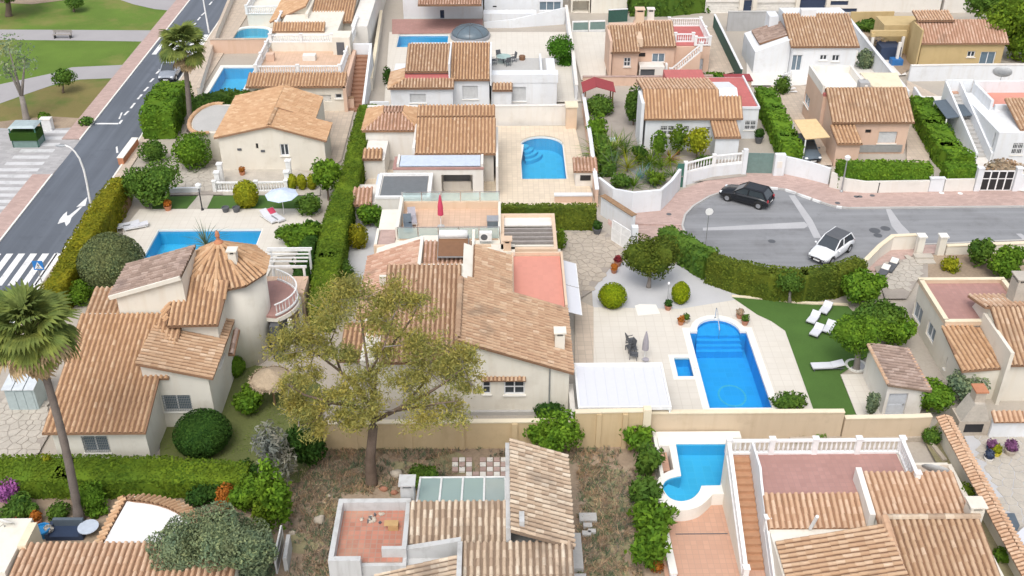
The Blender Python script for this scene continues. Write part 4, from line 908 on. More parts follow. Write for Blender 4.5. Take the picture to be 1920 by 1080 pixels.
chimney(t, 3.5, 53.6, 3.3, .6, 1.2, d=.6)
# solar recess
sl(t, -5.45, -2.1, 61.6, 64.6, 4.15, 4.75, 'f', 'tile_pink', bed='tilebed_light')
bx(t, -5.6, -1.95, 61.3, 61.55, 3.2, 4.75, 'cream', 'recess_wall'); bx(t, -2.08, -1.9, 61.3, 65.2, 3.2, 5.35, 'cream', 'recess_wall'); bx(t, -5.72, -5.5, 61.3, 65.2, 3.2, 4.85, 'cream', 'recess_wall')
roof(t, [(-7.3, 60.2, 4.3), (-2.7, 60.2, 5.45), (-2.2, 61.28, 5.3), (-7.3, 61.28, 4.0)], 'tile', name='roof_hip') if 0 else None
bx(t, -8.2, -2.6, 60.35, 60.6, 3.2, 4.5, 'cream', 'valley_wall')
# red terrace
slab(t, .75, 4.1, 58.45, 65.2, 3.0, 3.14, 'salmon'); parapet(t, .62, 4.28, 58.35, 65.4, 2.9, .5, 'peach', .16, sides='lrb')
# roof terrace behind with glass rails
ty0, ty1 = 67.6, 72.4
hbox(t, -9.2, -.15, 66.5, ty1, 3.1, 'cream')
slab(t, -7.5, -.3, ty0, ty1-.1, 3.1, 3.2, 'peachtile'); bx(t, -7.75, -7.5, ty0, ty1, 3.1, 4.2, 'cream', 'terrace_wall')
bx(t, -.3, -.1, ty0, ty1, 3.1, 3.75, 'cream', 'terrace_wall'); bx(t, -9.25, -.1, 66.4, 66.62, 2.0, 3.35, 'peach', 'terrace_wall'); bx(t, -9.25, -9.05, 66.62, ty0+1.4, 2.0, 3.35, 'cream', 'terrace_wall'); bx(t, -7.5, -.3, ty1-.2, ty1, 3.2, 3.8, 'peach', 'terrace_wall')
slab(t, -9.0, -7.8, 66.7, 69.0, 3.0, 3.22, 'pinkpave', 'low_terrace')
rail_glass(t, (-7.6, ty0), (-.2, ty0), 3.2, 1.0, 5); rail_glass(t, (-7.6, ty1-.05), (-.2, ty1-.05), 3.8, .8, 5)
ac_unit(t, -1.2, 66.9, 3.5)
chimney(t, .35, 65.6, 3.4, .55, .7, 'peach'); bx(t, -.8, .9, 65.2, 66.3, 3.0, 3.5, 'beige', 'roof_kerb')
# carport pergola at the back
px0, px1, py0, py1 = -.1, 3.95, 65.6, 70.9
mb = MB().box(px0, px1, py0, py0+.3, 3.0, 3.5).box(px0, px1, py1-.3, py1, 3.0, 3.5).box(px0, px0+.25, py0+.3, py1-.3, 3.0, 3.5).box(px1-.25, px1, py0+.3, py1-.3, 3.0, 3.5); mb.build('pergola_frame', 'peach', t)
for k in range(5): y = py0+.55+k*.62; bx(t, px0+.25, px1-.25, y, y+.2, 3.2, 3.42, 'wood_grey' if k else 'beige', 'pergola_slat')
bx(t, px0+.25, px1-.25, 69.4, 70.6, 3.2, 3.3, 'palewhite', 'pergola_roof'); bx(t, px0+.1, px1-.1, py0+.05, py1-.05, -.05, .12, 'darkgrey', 'carport_floor')
for x in (px0+.02, px1-.24):
    for y in (py0+.02, py1-.24): bx(t, x, x+.22, y, y+.22, -.1, 2.998, 'peach', 'post')
bx(t, px0+.1, px1-.3, py1-.28, py1-.1, 0, 2.9, 'beige', 'back_wall')
# solar water heater standing on the tiles
ts = thing('solar_water_heater', 'solar water heater with white tank on the central tiled roof', 'solar heater', (-3.3, 63, 4.7))
MB().tube([(-4.35, 64.2, 5.55), (-2.4, 64.2, 5.55)], .3, 14).build('tank', 'whitepaint', ts, True)
MB().add([(-4.4, 62.4, 4.75), (-2.35, 62.4, 4.75), (-2.35, 64.0, 5.3), (-4.4, 64.0, 5.3)], [(0, 1, 2, 3)]).extrude([(-4.4, 62.4, 4.70), (-2.35, 62.4, 4.70), (-2.35, 64.0, 5.25), (-4.4, 64.0, 5.25)], (0, 0, .04)).build('collector_panel', 'brownwood', ts)
MB().bar((-4.42, 62.38, 4.5), (-4.42, 64.5, 5.3), .05, .05).bar((-2.33, 62.38, 4.5), (-2.33, 64.5, 5.3), .05, .05).bar((-4.42, 62.4, 4.76), (-2.33, 62.4, 4.76), .07, .09).box(-4.4, -4.34, 64.2, 64.26, 4.2, 5.4).box(-2.4, -2.34, 64.2, 64.26, 4.2, 5.4).build('frame', 'greymetal', ts)
# white folded side awnings and the big flat white canopy
ta = thing('awning', 'two white retractable awnings on the side of the central house', 'awning', (4.6, 62, 0))
for y0, y1 in ((58.7, 62.0), (62.1, 65.3)):
    MB().extrude([(4.3, y0, 2.75), (5.25, y0, 2.45), (5.25, y1, 2.45), (4.3, y1, 2.75)], (0, 0, -.04)).build('cover', 'whitefabric', ta); MB().bar((5.25, y0, 2.42), (5.25, y1, 2.42), .07, .07).build('rail', 'whitepaint', ta)
tc = thing('canopy', 'big flat white canopy beside the deep blue pool', 'canopy', (7.1, 50.8, 0))
cx0, cx1, cy0, cy1 = 4.38, 9.85, 48.75, 53.0
MB().box(cx0+.12, cx1-.12, cy0+.1, cy1-.1, 2.52, 2.56).build('cover', 'whitefabric', tc)
mb = MB().box(cx0, cx1, cy0-.02, cy0+.098, 2.44, 2.66).box(cx0, cx1, cy1-.098, cy1+.1, 2.44, 2.66).box(cx0, cx0+.118, cy0+.1, cy1-.1, 2.44, 2.66).box(cx1-.118, cx1, cy0+.1, cy1-.1, 2.44, 2.66); mb.build('frame', 'whitepaint', tc)
mb = MB()
for k in range(1, 9): x = cx0+(cx1-cx0)*k/9; mb.box(x-.015, x+.015, cy0+.1, cy1-.1, 2.561, 2.585)
mb.build('seam', 'whitefabric', tc)
for x in (cx0+.02, cx1-.14):
    for y in (cy0+.02, cy1-.12): bx(tc, x, x+.12, y, y+.12, -.05, 2.438, 'whitepaint', 'post')
bx(tc, cx0-.35, cx0-.05, cy0, cy1-.5, 0, 1.5, 'palewhite', 'low_screen')
# ---------------------------------------------------------------- gabled cream house (upper left)
Y3 = P(515, 320).y; x3a, x3b = P(419, 320).x, P(613, 320).x; apx = FY(505, 236, Y3); xa = apx.x
t = house('cream house with shallow gable facing the lawn, upper left', -20, 88); H3 = t
zl, zr = FY(413, 256, Y3).z, FY(612, 262, Y3).z; za = apx.z
hbox(t, x3a, x3b-1.3, Y3+3.3, Y3+9.0, min(zl, zr)-.1, 'beige', gable=('y', [(x3a, min(zl, zr)-.1), (x3b-1.3, min(zl, zr)-.1), (x3b-1.3, zr+.3), (xa, za), (x3a, zl)]))
hbox(t, x3a, x3b, Y3, Y3+3.29, min(zl, zr)-.1, 'beige', front=[('win', 524, 270, 543, 292), ('dark', 479, 269, 485, 279)], gable=('y', [(x3a, min(zl, zr)-.1), (x3b, min(zl, zr)-.1), (x3b, zr), (xa, za), (x3a, zl)]))
roof(t, [(x3a-.3, Y3+9.2, zl-.02), (x3a-.3, Y3-.25, zl-.02), (xa, Y3-.25, za+.08), (xa, Y3+9.2, za+.08)], 'tile_orange', 'tilebed_light')
roof(t, [(x3b+.25, Y3-.25, zr-.02), (x3b+.25, Y3+3.6, zr-.02), (xa, Y3+3.6, za+.08), (xa, Y3-.25, za+.08)], 'tile_orange', 'tilebed_light')
roof(t, [(x3b-1.2, Y3+3.4, zr+.45), (x3b-1.2, Y3+8.5, zr+.45), (xa, Y3+8.5, za+.3), (xa, Y3+3.4, za+.3)], 'tile_orange', 'tilebed_light')
ridge(t, (xa, Y3-.2, za+.12), (xa, Y3+9, za+.12), 'tile_orange', .2)
MB().prism([(x3a-1.9+2.2*math.cos(a)*.8, Y3+5.2+3.4*math.sin(a)) for a in np.arange(1.3, 5.1, .25)]+[(x3a+.6, Y3+2.0), (x3a+.6, Y3+8.4)], -.1, 2.75).build('bay_wall', 'beige', t)
MB().prism([(x3a-1.9+1.85*math.cos(a)*.8, Y3+5.2+3.0*math.sin(a)) for a in np.arange(1.3, 5.1, .25)]+[(x3a+.4, Y3+2.4), (x3a+.4, Y3+8.0)], 2.75, 2.80).build('bay_roof', 'concrete', t)
bb = [Vector((x3a-1.9+2.2*math.cos(a)*.8, Y3+5.2+3.4*math.sin(a), 2.78)) for a in np.arange(1.3, 5.1, .25)]
for a, b in zip(bb, bb[1:]): ridge(t, a, b, 'tile_orange', .2)
for q in ((449, 280), (493, 283)):
    p = FY(*q, Y3); bx(t, p.x-.18, p.x+.18, Y3-.06, Y3-.001, p.z-.1, p.z+.1, 'darkgrey', 'wall_lamp')
# white balustrade terrace in front of it
tb = thing('balustrade', 'white balustrade with tall end posts below the gabled cream house', 'balustrade', (-20.5, 81.5, 0))
bp_ = Wd([(404, 361), (482, 361), (538, 360)]); balustrade(tb, [(p.x, p.y, .1) for p in bp_], None, .9, every=4)
for q, h_ in (((411, 355), 1.6), ((417, 345), 1.9), ((541, 356), 1.7), ((545, 345), 2.2)): p = P(*q); MB().box(p.x-.2, p.x+.2, p.y-.2, p.y+.2, -.1, h_).box(p.x-.26, p.x+.26, p.y-.26, p.y+.26, h_+.002, h_+.1).build('post', 'whitepaint', tb)
# ---------------------------------------------------------------- middle house with arch and flat pergola roofs
t = house('pale house with orange tiled roof and arched porch, by the arched pool', -5, 84); H4 = t
hbox(t, -12.1, -7.35, 87.5, 92.5, 2.9, 'palewhite')
A, B, D_, E_ = (-12.4, 87.3, 2.95), (-7.2, 87.3, 2.95), (-8.9, 89.6, 3.7), (-10.7, 89.6, 3.7)
roof(t, [A, B, D_, E_], 'tile_pink', 'tilebed_light'); roof(t, [(-12.4, 92.2, 2.95), A, E_, (-10.7, 91, 3.7)], 'tile_orange', 'tilebed_light'); roof(t, [B, (-7.2, 92.2, 2.95), (-8.9, 91, 3.7), D_], 'tile_orange', 'tilebed_light'); roof(t, [(-7.2, 92.2, 2.95), (-12.4, 92.2, 2.95), (-10.7, 91, 3.7), (-8.9, 91, 3.7)], 'tile_orange', 'tilebed_light'); roof(t, [E_, D_, (-8.9, 91, 3.71), (-10.7, 91, 3.71)], 'tile_pink')
ridge(t, A, E_, 'tile_orange'); ridge(t, B, D_, 'tile_orange')
hbox(t, -7.35, -.7, 82.9, 90, 2.9, 'palewhite', gable=('x', [(82.9, 2.9), (90, 2.9), (88.4, 4.6), (86.7, 4.3)]))
sl(t, -7.4, -.5, 82.5, 86.8, 2.95, 4.35, 'f', 'tile_orange', bed='tilebed_light'); sl(t, -7.4, -.55, 86.85, 88.3, 4.5, 4.95, 'f', 'tile_orange', bed='tilebed_light')
bx(t, -7.6, -7.36, 82.6, 87.6, -.1, 3.5, 'palewhite', 'party_wall'); bx(t, -.5, -.3, 80, 88, -.1, 3.0, 'palewhite', 'party_wall')
hbox(t, -9.0, -1.55, 79.95, 82.4, 2.75, 'palewhite', front=[('void', 827, 328, 887, 373)])
bx(t, -8.5, -1.8, 80.25, 82.3, 2.9, 2.96, 'polyroof', 'canopy_sheet'); parapet(t, -9.05, -1.5, 79.9, 82.45, 2.75, .14, 'terra_rose', .25, sides='fl', name='canopy_edge'); bx(t, -8.75, -8.55, 80.36, 82.25, 2.76, 3.06, 'palewhite', 'canopy_kerb'); bx(t, -1.75, -1.55, 80.36, 82.25, 2.76, 3.06, 'palewhite', 'canopy_kerb')
p = P(857, 372); MB().box(-5.0, -2.6, 81.2, 81.35, .02, 1.0).build('barbecue_bench', 'palewhite', t); bx(t, -4.9, -2.7, 81.35, 81.5, 1.0, 1.9, 'darkgrey', 'hatch')
hbox(t, -10.05, -5.75, 75.5, 79.7, 2.4, 'whitepaint' if 0 else 'palewhite')
slab(t, -9.75, -6.05, 75.8, 79.4, 2.4, 2.45, 'flatglaze', 'flat_glazed_roof')
parapet(t, -10.1, -5.7, 75.45, 79.75, 2.4, .18, 'whitepaint', .25, name='roof_frame')
hbox(t, -11.9, -10.1, 83.5, 87.4, 2.0, 'palewhite'); sl(t, -12.0, -10.3, 83.3, 84.6, 2.1, 2.5, 'f', 'tile_orange'); bx(t, -10.5, -10.1, 79.6, 81.5, .4, 1.6, 'paleblue', 'meter_box')
roof(t, [P(650, 385, 1.7), P(697, 385, 1.7), P(699, 352, 2.3), P(664, 352, 2.3)], 'tile_pink', 'tilebed_light', name='lean_to_roof'); q = P(652, 384, 1.5); bx(t, q.x+.1, -10.2, q.y+.15, q.y+3.5, -.1, 1.55, 'palewhite', 'lean_to_wall')
bx(t, P(930, 385).x, P(930, 385).x+.01, 80, 80.01, 0, .05, 'palewhite', 'wall') if 0 else None
# ---------------------------------------------------------------- white house with two gabled roofs
t = house('white house with two ribbed tiled roofs and grey roller shutters, top middle', -4, 101); H5 = t
yF = P(795, 164, 2.75).y
hbox(t, -10.8, -4.75, yF, yF+6.5, 2.75, 'white', front=[('shutter', 768, 176, 799, 193)])
roof(t, [(-11.05, yF-.3, 2.78), (-4.6, yF-.3, 2.78), (-4.6, yF+1.1, 3.22), (-9.5, yF+1.1, 3.22)], 'tile'); roof(t, [(-11.05, yF+4, 2.78), (-11.05, yF-.3, 2.78), (-9.5, yF+1.1, 3.22), (-9.5, yF+4, 3.22)], 'tile')
ridge(t, (-11.05, yF-.3, 2.8), (-9.5, yF+1.1, 3.26), 'tile_orange')
slab(t, -9.5, -5.0, yF+1.1, yF+2.6, 3.0, 3.22, 'redfloor', 'red_strip')
q0 = P(765, 136, 3.45); q1 = P(765, 82, 4.6)
sl(t, -9.5, -5.15, q0.y, q1.y, 3.5, 4.6, 'f', 'tile'); hbox(t, -9.3, -5.2, q0.y+.3, q1.y+1.5, 3.4, 'white', gable=('x', [(q0.y+.3, 3.4), (q1.y+1.5, 3.4), (q1.y+1.5, 4.2), (q1.y, 4.45)]))
q2 = P(880, 150, 3.1)
sl(t, -5.05, -1.1, q2.y, q1.y, 3.1, 4.7, 'f', 'tile_orange'); hbox(t, -4.75, -1.2, q2.y+.3, q1.y+1.5, 3.0, 'white', front=[('shutter', 867, 161, 896, 186)], gable=('x', [(q2.y+.3, 3.0), (q1.y+1.5, 3.0), (q1.y+1.5, 4.3), (q1.y, 4.55)]))
bx(t, -5.15, -5.0, q2.y, q1.y, 3.0, 4.75, 'white', 'fire_wall'); bx(t, -1.12, -.95, q2.y, q1.y, 2.5, 4.75, 'white', 'fire_wall')
q3 = P(1000, 155, 2.5)
hbox(t, -1.0, 5.5, q3.y, q3.y+6.8, 2.5, 'white', front=[('shutter', 957, 163, 986, 190), ('win', 931, 177, 943, 184)]); bx(t, -1.0, 5.6, q3.y-.05, q3.y+1.2, 2.5, 3.35, 'white', 'terrace_wall')
slab(t, -.9, 4.6, q3.y+1.3, q3.y+6.7, 2.5, 2.55, 'concrete', 'roof_terrace'); bx(t, 3.9, 4.1, q3.y+1.3, q3.y+6, 2.5, 3.3, 'white', 'terrace_wall')
e = P(935, 167, 2.3); sl(t, -.9, 1.1, q3.y-1.0, q3.y-.06, 2.1, 2.5, 'f', 'tile'); bx(t, -.75, 1.0, q3.y-.8, q3.y-.02, -.1, 2.05, 'white', 'porch')
# ---------------------------------------------------------------- long terrace house by the street
t = house('long peach terrace house with white balustrades and brown outside stair', -20, 102); H6 = t
yf = 98.2
hbox(t, -24.6, -15.4, yf+.3, 108.6, 2.75, 'beige', front=[('win', 479, 171, 492, 179), ('dark', 550, 176, 562, 182), ('garage', 598, 178, 622, 191), ('win', 628, 176, 642, 185)])
sl(t, -24.9, -15.2, yf, yf+2.2, 2.75, 3.35, 'f', 'tile_orange', bed='tilebed_light')
slab(t, -24.3, -15.5, yf+2.6, 108.4, 2.75, 2.95, 'peachtile')
z = 2.95; balustrade(t, [(-24.3, yf+2.7, z), (-16.0, yf+2.7, z)], None, .95, every=4.2); balustrade(t, [(-24.4, yf+2.9, z), (-24.6, 117.5, z)], None, .95, every=3); balustrade(t, [(-15.9, yf+2.7, z), (-15.9, 116.0, z)], None, .95, every=4)
hbox(t, -23.9, -17.5, 107.6, 118, 3.9, 'beige'); balustrade(t, [(-24.0, 107.7, 3.9), (-17.6, 107.7, 3.9)], None, .8, every=3.2); bx(t, -17.4, -15.6, 106.5, 108.6, 2.9, 4.8, 'beige', 'stair_head'); bx(t, -17.0, -16.2, 106.45, 106.49, 2.95, 4.3, 'darkgrey', 'door')
q = P(510, 60, 4.0); sl(t, q.x, P(608, 60, 4.0).x, q.y, P(510, 42, 4.6).y, 4.0, 4.6, 'f', 'tile_orange', bed='tilebed_light'); slab(t, -20.3, -19.0, yf+6.5, yf+7.4, 2.96, 3.5, 'palewhite', 'roof_box'); bx(t, -24.0, -23.2, 104.6, 105.3, 2.96, 3.7, 'pink', 'chimney_stack')
sx0, sx1 = -15.1, -13.7                                          # outside stair with white walls
for k in range(14): bx(t, sx0, sx1, yf+.3+k*.62, yf+.3+(k+1)*.62, -.1, .25+k*.19, 'stepdark', 'step')
MB().extrude([(sx1, yf, -.1), (sx1, yf+9.4, -.1), (sx1, yf+9.4, 3.8), (sx1, yf, 1.0)], (.25, 0, 0)).build('stair_wall', 'white', t); MB().extrude([(sx0-.35, yf, -.1), (sx0-.35, yf+9.4, -.1), (sx0-.35, yf+9.4, 3.2), (sx0-.35, yf, 2.75)], (.33, 0, 0)).build('stair_wall', 'pink', t); bx(t, sx0-.3, sx1+.25, yf+9.1, yf+9.4, 0, 3.8, 'white', 'stair_wall')
# house behind it, cut by the top of the frame
t = house('cream house with steep ribbed tile roof at the top edge, behind the terrace house', -19, 126); H7 = t
q = P(580, 42, 3.4); r_ = P(660, 42, 3.4); top = 140
hbox(t, q.x+.2, r_.x-.1, q.y+.4, top, 3.3, 'beige', gable=('x', [(q.y+.4, 3.3), (top, 3.3), (top, 7.0)]))
sl(t, q.x, r_.x, q.y, 136, 3.4, 7.2, 'f', 'tile_orange', bed='tilebed_light'); bx(t, q.x-.35, q.x-.05, q.y-.3, 136, 0, 4.4, 'beige', 'verge_wall')
hbox(t, -25.5, q.x-.4, q.y+1.5, 140, 3.0, 'beige', gable=('y', [(-25.5, 3.0), (q.x-.4, 3.0), (q.x-.4, 4.8)])); sl(t, -25.8, q.x-.4, q.y+1.1, 128.5, 3.05, 4.9, 'l', 'tile_orange', bed='tilebed_light')
bx(t, r_.x+.1, r_.x+1.9, q.y-2, 134, 0, 3.6, 'palewhite', 'side_wall'); slab(t, -30, -26, 124, 132, 0, 1.6, 'cream', 'raised_terrace')
balustrade(t, [(-30.0, 124, 1.6), (-26, 124, 1.6)], None, .95, every=4); balustrade(t, [(-30.0, 124, 1.6), (-30.2, 138, 1.6)], None, .95, every=5)
# white house at the top
t = house('white house with tiled roof edge at the top, behind the rose tiled strip', -5, 130); H8 = t
q0, q1 = P(757, 35).x, P(905, 35).x; yb = P(830, 35).y
hbox(t, q0, q1, yb, yb+9, 3.4, 'white', front=[('gdoor', 825, 19, 833, 31)]); sl(t, P(783, 10, 3.5).x, q1, P(783, 10, 3.5).y, yb+7, 3.5, 5.2, 'f', 'tile_pink')
hbox(t, q1+.2, P(1055, 25).x, P(980, 24).y, yb+9, 3.0, 'white', front=[('slider', 1011, 3, 1052, 20), ('dark', 924, 11, 931, 14)])
bx(t, q1+.1, q1+6.5, P(940, 32).y-1.5, P(940, 32).y, 0, .9, 'white', 'low_wall')
# ---------------------------------------------------------------- pink house with outside stair
t = house('pink house with red roof terrace and white stair balustrade', 15, 110); H9 = t
hbox(t, 11.65, 14.35, 107.2, 112.4, 2.95, 'pink', front=[('winsash', 1170, 108, 1182, 125), ('dark', 1173, 141, 1191, 145)], gable=('x', [(107.2, 2.95), (112.4, 2.95), (112.4, 4.3), (111.2, 4.4)]))
sl(t, 11.4, 14.5, 106.8, 111.2, 2.98, 4.4, 'f', 'tile'); hbox(t, 14.35, 18.4, 108.7, 113, 2.95, 'pink', front=[('dark', 1198, 99, 1210, 107), ('bluewin', 1223, 100, 1246, 117)], gable=('x', [(108.7, 2.95), (113, 2.95), (113, 4.4), (112.2, 4.5)]))
sl(t, 14.5, 18.5, 108.4, 112.2, 3.0, 4.5, 'f', 'tile'); bx(t, 11.3, 11.55, 106.8, 112, -.1, 4.2, 'pink', 'verge_wall'); bx(t, 14.3, 14.9, 108.3, 111.0, 3, 3.9, 'peach', 'step_wall')
chimney(t, 14.9, 112.3, 4.2, .9, 1.4, 'peach'); chimney(t, 16.2, 113.2, 4.2, .7, 1.1, 'palewhite')
hbox(t, 14.6, 17.2, 107.0, 108.6, 1.3, 'palewhite', front=[('dshutter', 1201, 130, 1227, 144)])
hbox(t, 18.4, 22.2, 109.0, 115.5, 2.8, 'pink', front=[('door', 1305, 110, 1317, 132)])
slab(t, 18.5, 22.0, 109.2, 115.3, 2.8, 2.9, 'redfloor'); z = 2.9
balustrade(t, [(18.6, 115.3, z), (22.1, 115.3, z), (22.1, 109.1, z), (20.6, 109.1, z)], None, .9, every=3.6); balustrade(t, [(18.6, 110.2, z), (20.5, 110.2, z)], None, .9, every=2)
for k in range(12): bx(t, 18.0+k*.24, 18.24+k*.24, 107.4, 108.6, 0, .24*(k+1), 'pink', 'step')
balustrade(t, [(17.9, 107.3, .1), (20.9, 107.3, 2.9)], None, .85, every=9, gap=.3); MB().extrude([(17.9, 107.15, -.1), (20.9, 107.15, -.1), (20.9, 107.15, 2.85), (17.9, 107.15, .1)], (0, .22, 0)).build('stair_wall', 'pink', t)
bx(t, 17.3, 17.5, 106.9, 107.5, 0, 1.6, 'whitepaint', 'gate_post')
# ---------------------------------------------------------------- white bungalow with garden
t = house('white bungalow with orange tiled roof and red flat terrace behind the garden', 17, 90); H10 = t
y0 = P(1300, 222, 3.2).y; x0, x1 = P(1208, 222, 3.2).x, P(1394, 222, 3.2).x
hbox(t, x0+.2, x1-.1, y0+.3, y0+7, 3.1, 'white', front=[('winbar', 1238, 236, 1265, 254), ('winbar', 1282, 236, 1292, 250), ('winbar', 1318, 238, 1332, 252)], gable=('x', [(y0+.3, 3.1), (y0+7, 3.1), (y0+7, 3.9), (y0+3.5, 4.7)]))
yt = P(1300, 168, 5.0).y; sl(t, x0, x1-2.0, y0, yt, 3.15, 5.0, 'f', 'tile_orange', bed='tilebed_light'); sl(t, x1-2.0, x1, y0, y0+(yt-y0)*.76, 3.15, 4.57, 'f', 'tile_orange', bed='tilebed_light'); sl(t, x0, x1-2.0, yt+.02, y0+7.3, 4.1, 5.0, 'b', 'tile_peach', bed='tilebed_light')
bx(t, x0-.3, x0-.02, y0+.2, yt+.8, -.1, 4.6, 'white', 'verge_wall')
hbox(t, x1-2.2, x1+2.0, y0+2.6, y0+10.5, 3.0, 'white', front=[('winbar', 1397, 226, 1419, 244)]); slab(t, x1-2.1, x1+1.9, y0+2.7, y0+10.3, 3.0, 3.06, 'redfloor'); parapet(t, x1-2.2, x1+2.05, y0+2.5, y0+10.6, 3.0, .22, 'white', .15, sides='fr')
slab(t, x1-6, x1-2.25, y0+7.4, y0+10.0, 3.0, 4.0, 'redfloor', 'rear_terrace'); bx(t, x1-1.2, x1+.2, y0+6.3, y0+7.0, 3.06, 3.5, 'concrete', 'roof_hatch')
e0 = P(1340, 258, 2.4); e1 = P(1390, 258, 2.4); sl(t, e0.x, e1.x, e0.y, y0+.25, 2.4, 2.9, 'f', 'tile_orange', bed='tilebed_light'); bx(t, e0.x+.15, e1.x-.1, e0.y+.2, y0+.28, -.1, 2.35, 'white', 'porch')
# ---------------------------------------------------------------- two-storey looking white house
t = house('white house with tall brown tiled roof and small dark windows, upper right', 33, 109); H11 = t
zE = 3.4; y0 = P(1545, 88, zE).y; x0, x1 = P(1485, 88, zE).x, P(1611, 88, zE).x; yt = y0+5.2; zt = 5.2
hbox(t, x0+.2, x1-.1, y0+.2, y0+8, zE-.05, 'white', front=[('slider', 1486, 103, 1501, 133), ('win', 1538, 103, 1550, 113), ('win', 1561, 103, 1573, 115)], gable=('x', [(y0+.2, zE-.05), (y0+8, zE-.05), (y0+8, zt-.2), (yt+.3, zt)]))
sl(t, x0-.1, x1+.1, y0, yt, zE, zt+.05, 'f', 'tile'); chimney(t, x0+2.6, yt-.1, zt-.2, 1.6, .8, 'white', False, .8)
hbox(t, P(1408, 135).x, x0+.15, y0+1.0, y0+7, 2.5, 'white', gable=('y', [(P(1408, 135).x, 2.5), (x0+.15, 2.5), (x0+.15, 3.9)])); sl(t, P(1432, 95, 3).x, x0+.1, y0+2.2, y0+6.4, 3.0, 4.0, 'l', 'tile_brown')
bx(t, x0-1.3, x0-.3, y0+5.6, y0+7.4, 2.5, 4.8, 'white', 'chimney_stack')
# ---------------------------------------------------------------- ochre house
t = house('ochre house with pinkish tiled roof and yellow pergola at upper right', 49, 112); H12 = t
x0, x1 = P(1727, 82, 2.9).x, P(1893, 82, 2.9).x; y0 = P(1800, 82, 2.9).y; y1 = P(1800, 37, 4.6).y
hbox(t, x0+.2, x1-.3, y0+.25, y1+3, 2.85, 'yellow', front=[('win', 1815, 96, 1827, 107), ('slider', 1840, 97, 1862, 124)], gable=('x', [(y0+.25, 2.85), (y1+3, 2.85), (y1+1, 4.3), (y1, 4.5)]))
sl(t, x0, x1, y0, y1, 2.92, 4.6, 'f', 'tile_pink', bed='tilebed_light'); sl(t, x0, x0+4, y1-.6, y1+1.6, 4.7, 5.1, 'f', 'tile_peach'); bx(t, x0-.2, x0-.03, y0-.1, y1, -.1, 4.4, 'yellow', 'verge_wall')
hbox(t, x0-2.6, x0+4, y1+1.8, y1+5, 3.4, 'yellow'); mb = MB()
bx(t, x0-4.4, x0-.5, y1+.5, y1+.9, 2.6, 3.2, 'yellow', 'pergola_beam'); bx(t, x0-4.4, x0-4.0, y0+3, y1+.5, 2.6, 3.0, 'yellow', 'pergola_beam')
for x, y in ((x0-4.3, y0+3.0), (x0-1.9, y0+1.2), (x0-.9, y1+.4)): bx(t, x, x+.28, y, y+.28, -.1, 2.6, 'palewhite', 'post')
bx(t, x0-3.2, x0-1.0, y0+2.5, y0+5.5, .2, 1.6, 'navy', 'covered_store'); bx(t, x0-2.4, x0-1.2, y0+.8, y0+1.8, 0, .8, 'bluetarp', 'tarpaulin')
# ---------------------------------------------------------------- pink house with yellow canopy
t = house('pink house with brown ribbed roof, red trim and a yellow car canopy', 33, 91); H13 = t
x0, x1 = 29.7, 36.9; y0 = 88.1
hbox(t, x0+.1, x1-.2, y0+.3, y0+6.5, 3.15, 'pink', front=[('shutter', 1649, 247, 1679, 269), ('dark', 1623, 243, 1633, 250)], gable=('x', [(y0+.3, 3.15), (y0+6.5, 3.15), (y0+3.4, 5.0)]))
sl(t, x0-.1, x1+.1, y0, y0+3.5, 3.2, 5.1, 'f', 'tile'); sl(t, x0, x1+.1, y0+3.5, y0+6.6, 3.4, 5.05, 'b', 'tile')
e0 = P(1570, 270, 2.3); e1 = P(1618, 270, 2.3); sl(t, e0.x, e1.x, e0.y, y0+.25, 2.3, 2.9, 'f', 'tile_orange', bed='tilebed_light', name='porch_roof'); bx(t, e0.x+.05, e1.x-.1, e0.y+.25, y0+.28, -.1, 2.25, 'pink', 'porch')
hbox(t, 29.5, 33.6, y0+3.4, y0+9.2, 4.3, 'pink', left=[('bluewin', 1506, 189, 1519, 186)]); slab(t, 29.7, 33.4, y0+3.9, y0+9.0, 4.3, 4.36, 'coping', 'roof_terrace'); parapet(t, 29.5, 33.6, y0+3.8, y0+9.2, 4.3, .8, 'palewhite', .22, sides='lrb'); bx(t, 29.5, 33.4, y0+3.4, y0+3.78, 4.3, 4.55, 'redfloor', 'red_trim'); chimney(t, 33.4, y0+4.6, 4.3, .9, 1.0, 'greyplaster', False)
bx(t, P(1620, 304).x, P(1700, 304).x, y0+.2, y0+.29, .2, .9, 'greymetal', 'low_grille')
ty_ = thing('canopy', 'yellow slatted car canopy on the side of the pink house', 'canopy', (28.3, 89, 0))
c0, c1, c2, c3 = P(1510, 262, 2.4), P(1556, 258, 2.4), P(1530, 224, 2.6), P(1488, 226, 2.6)
MB().extrude([c0, c1, c2, c3], (0, 0, .07)).build('cover', 'awning', ty_)
for c in (c0, c3): MB().box(c.x, c.x+.1, c.y, c.y+.1, -.1, 2.38).build('post', 'whitepaint', ty_)
t2 = thing('shade_sail', 'pale canvas shade beside the pink house with the yellow canopy', 'shade sail', (36, 96, 0))
MB().extrude([P(1636, 163, 2.6), P(1697, 170, 2.4), P(1682, 137, 2.6), P(1612, 137, 3.0)], (0, 0, .05)).build('canvas', 'capcream', t2); q = P(1697, 170, 2.4); MB().box(q.x-.05, q.x+.05, q.y-.05, q.y+.05, 0, 2.38).build('post', 'whitepaint', t2); q = P(1612, 137, 3.); MB().box(q.x, q.x+.1, q.y-.1, q.y, 0, 2.98).build('post', 'whitepaint', t2)
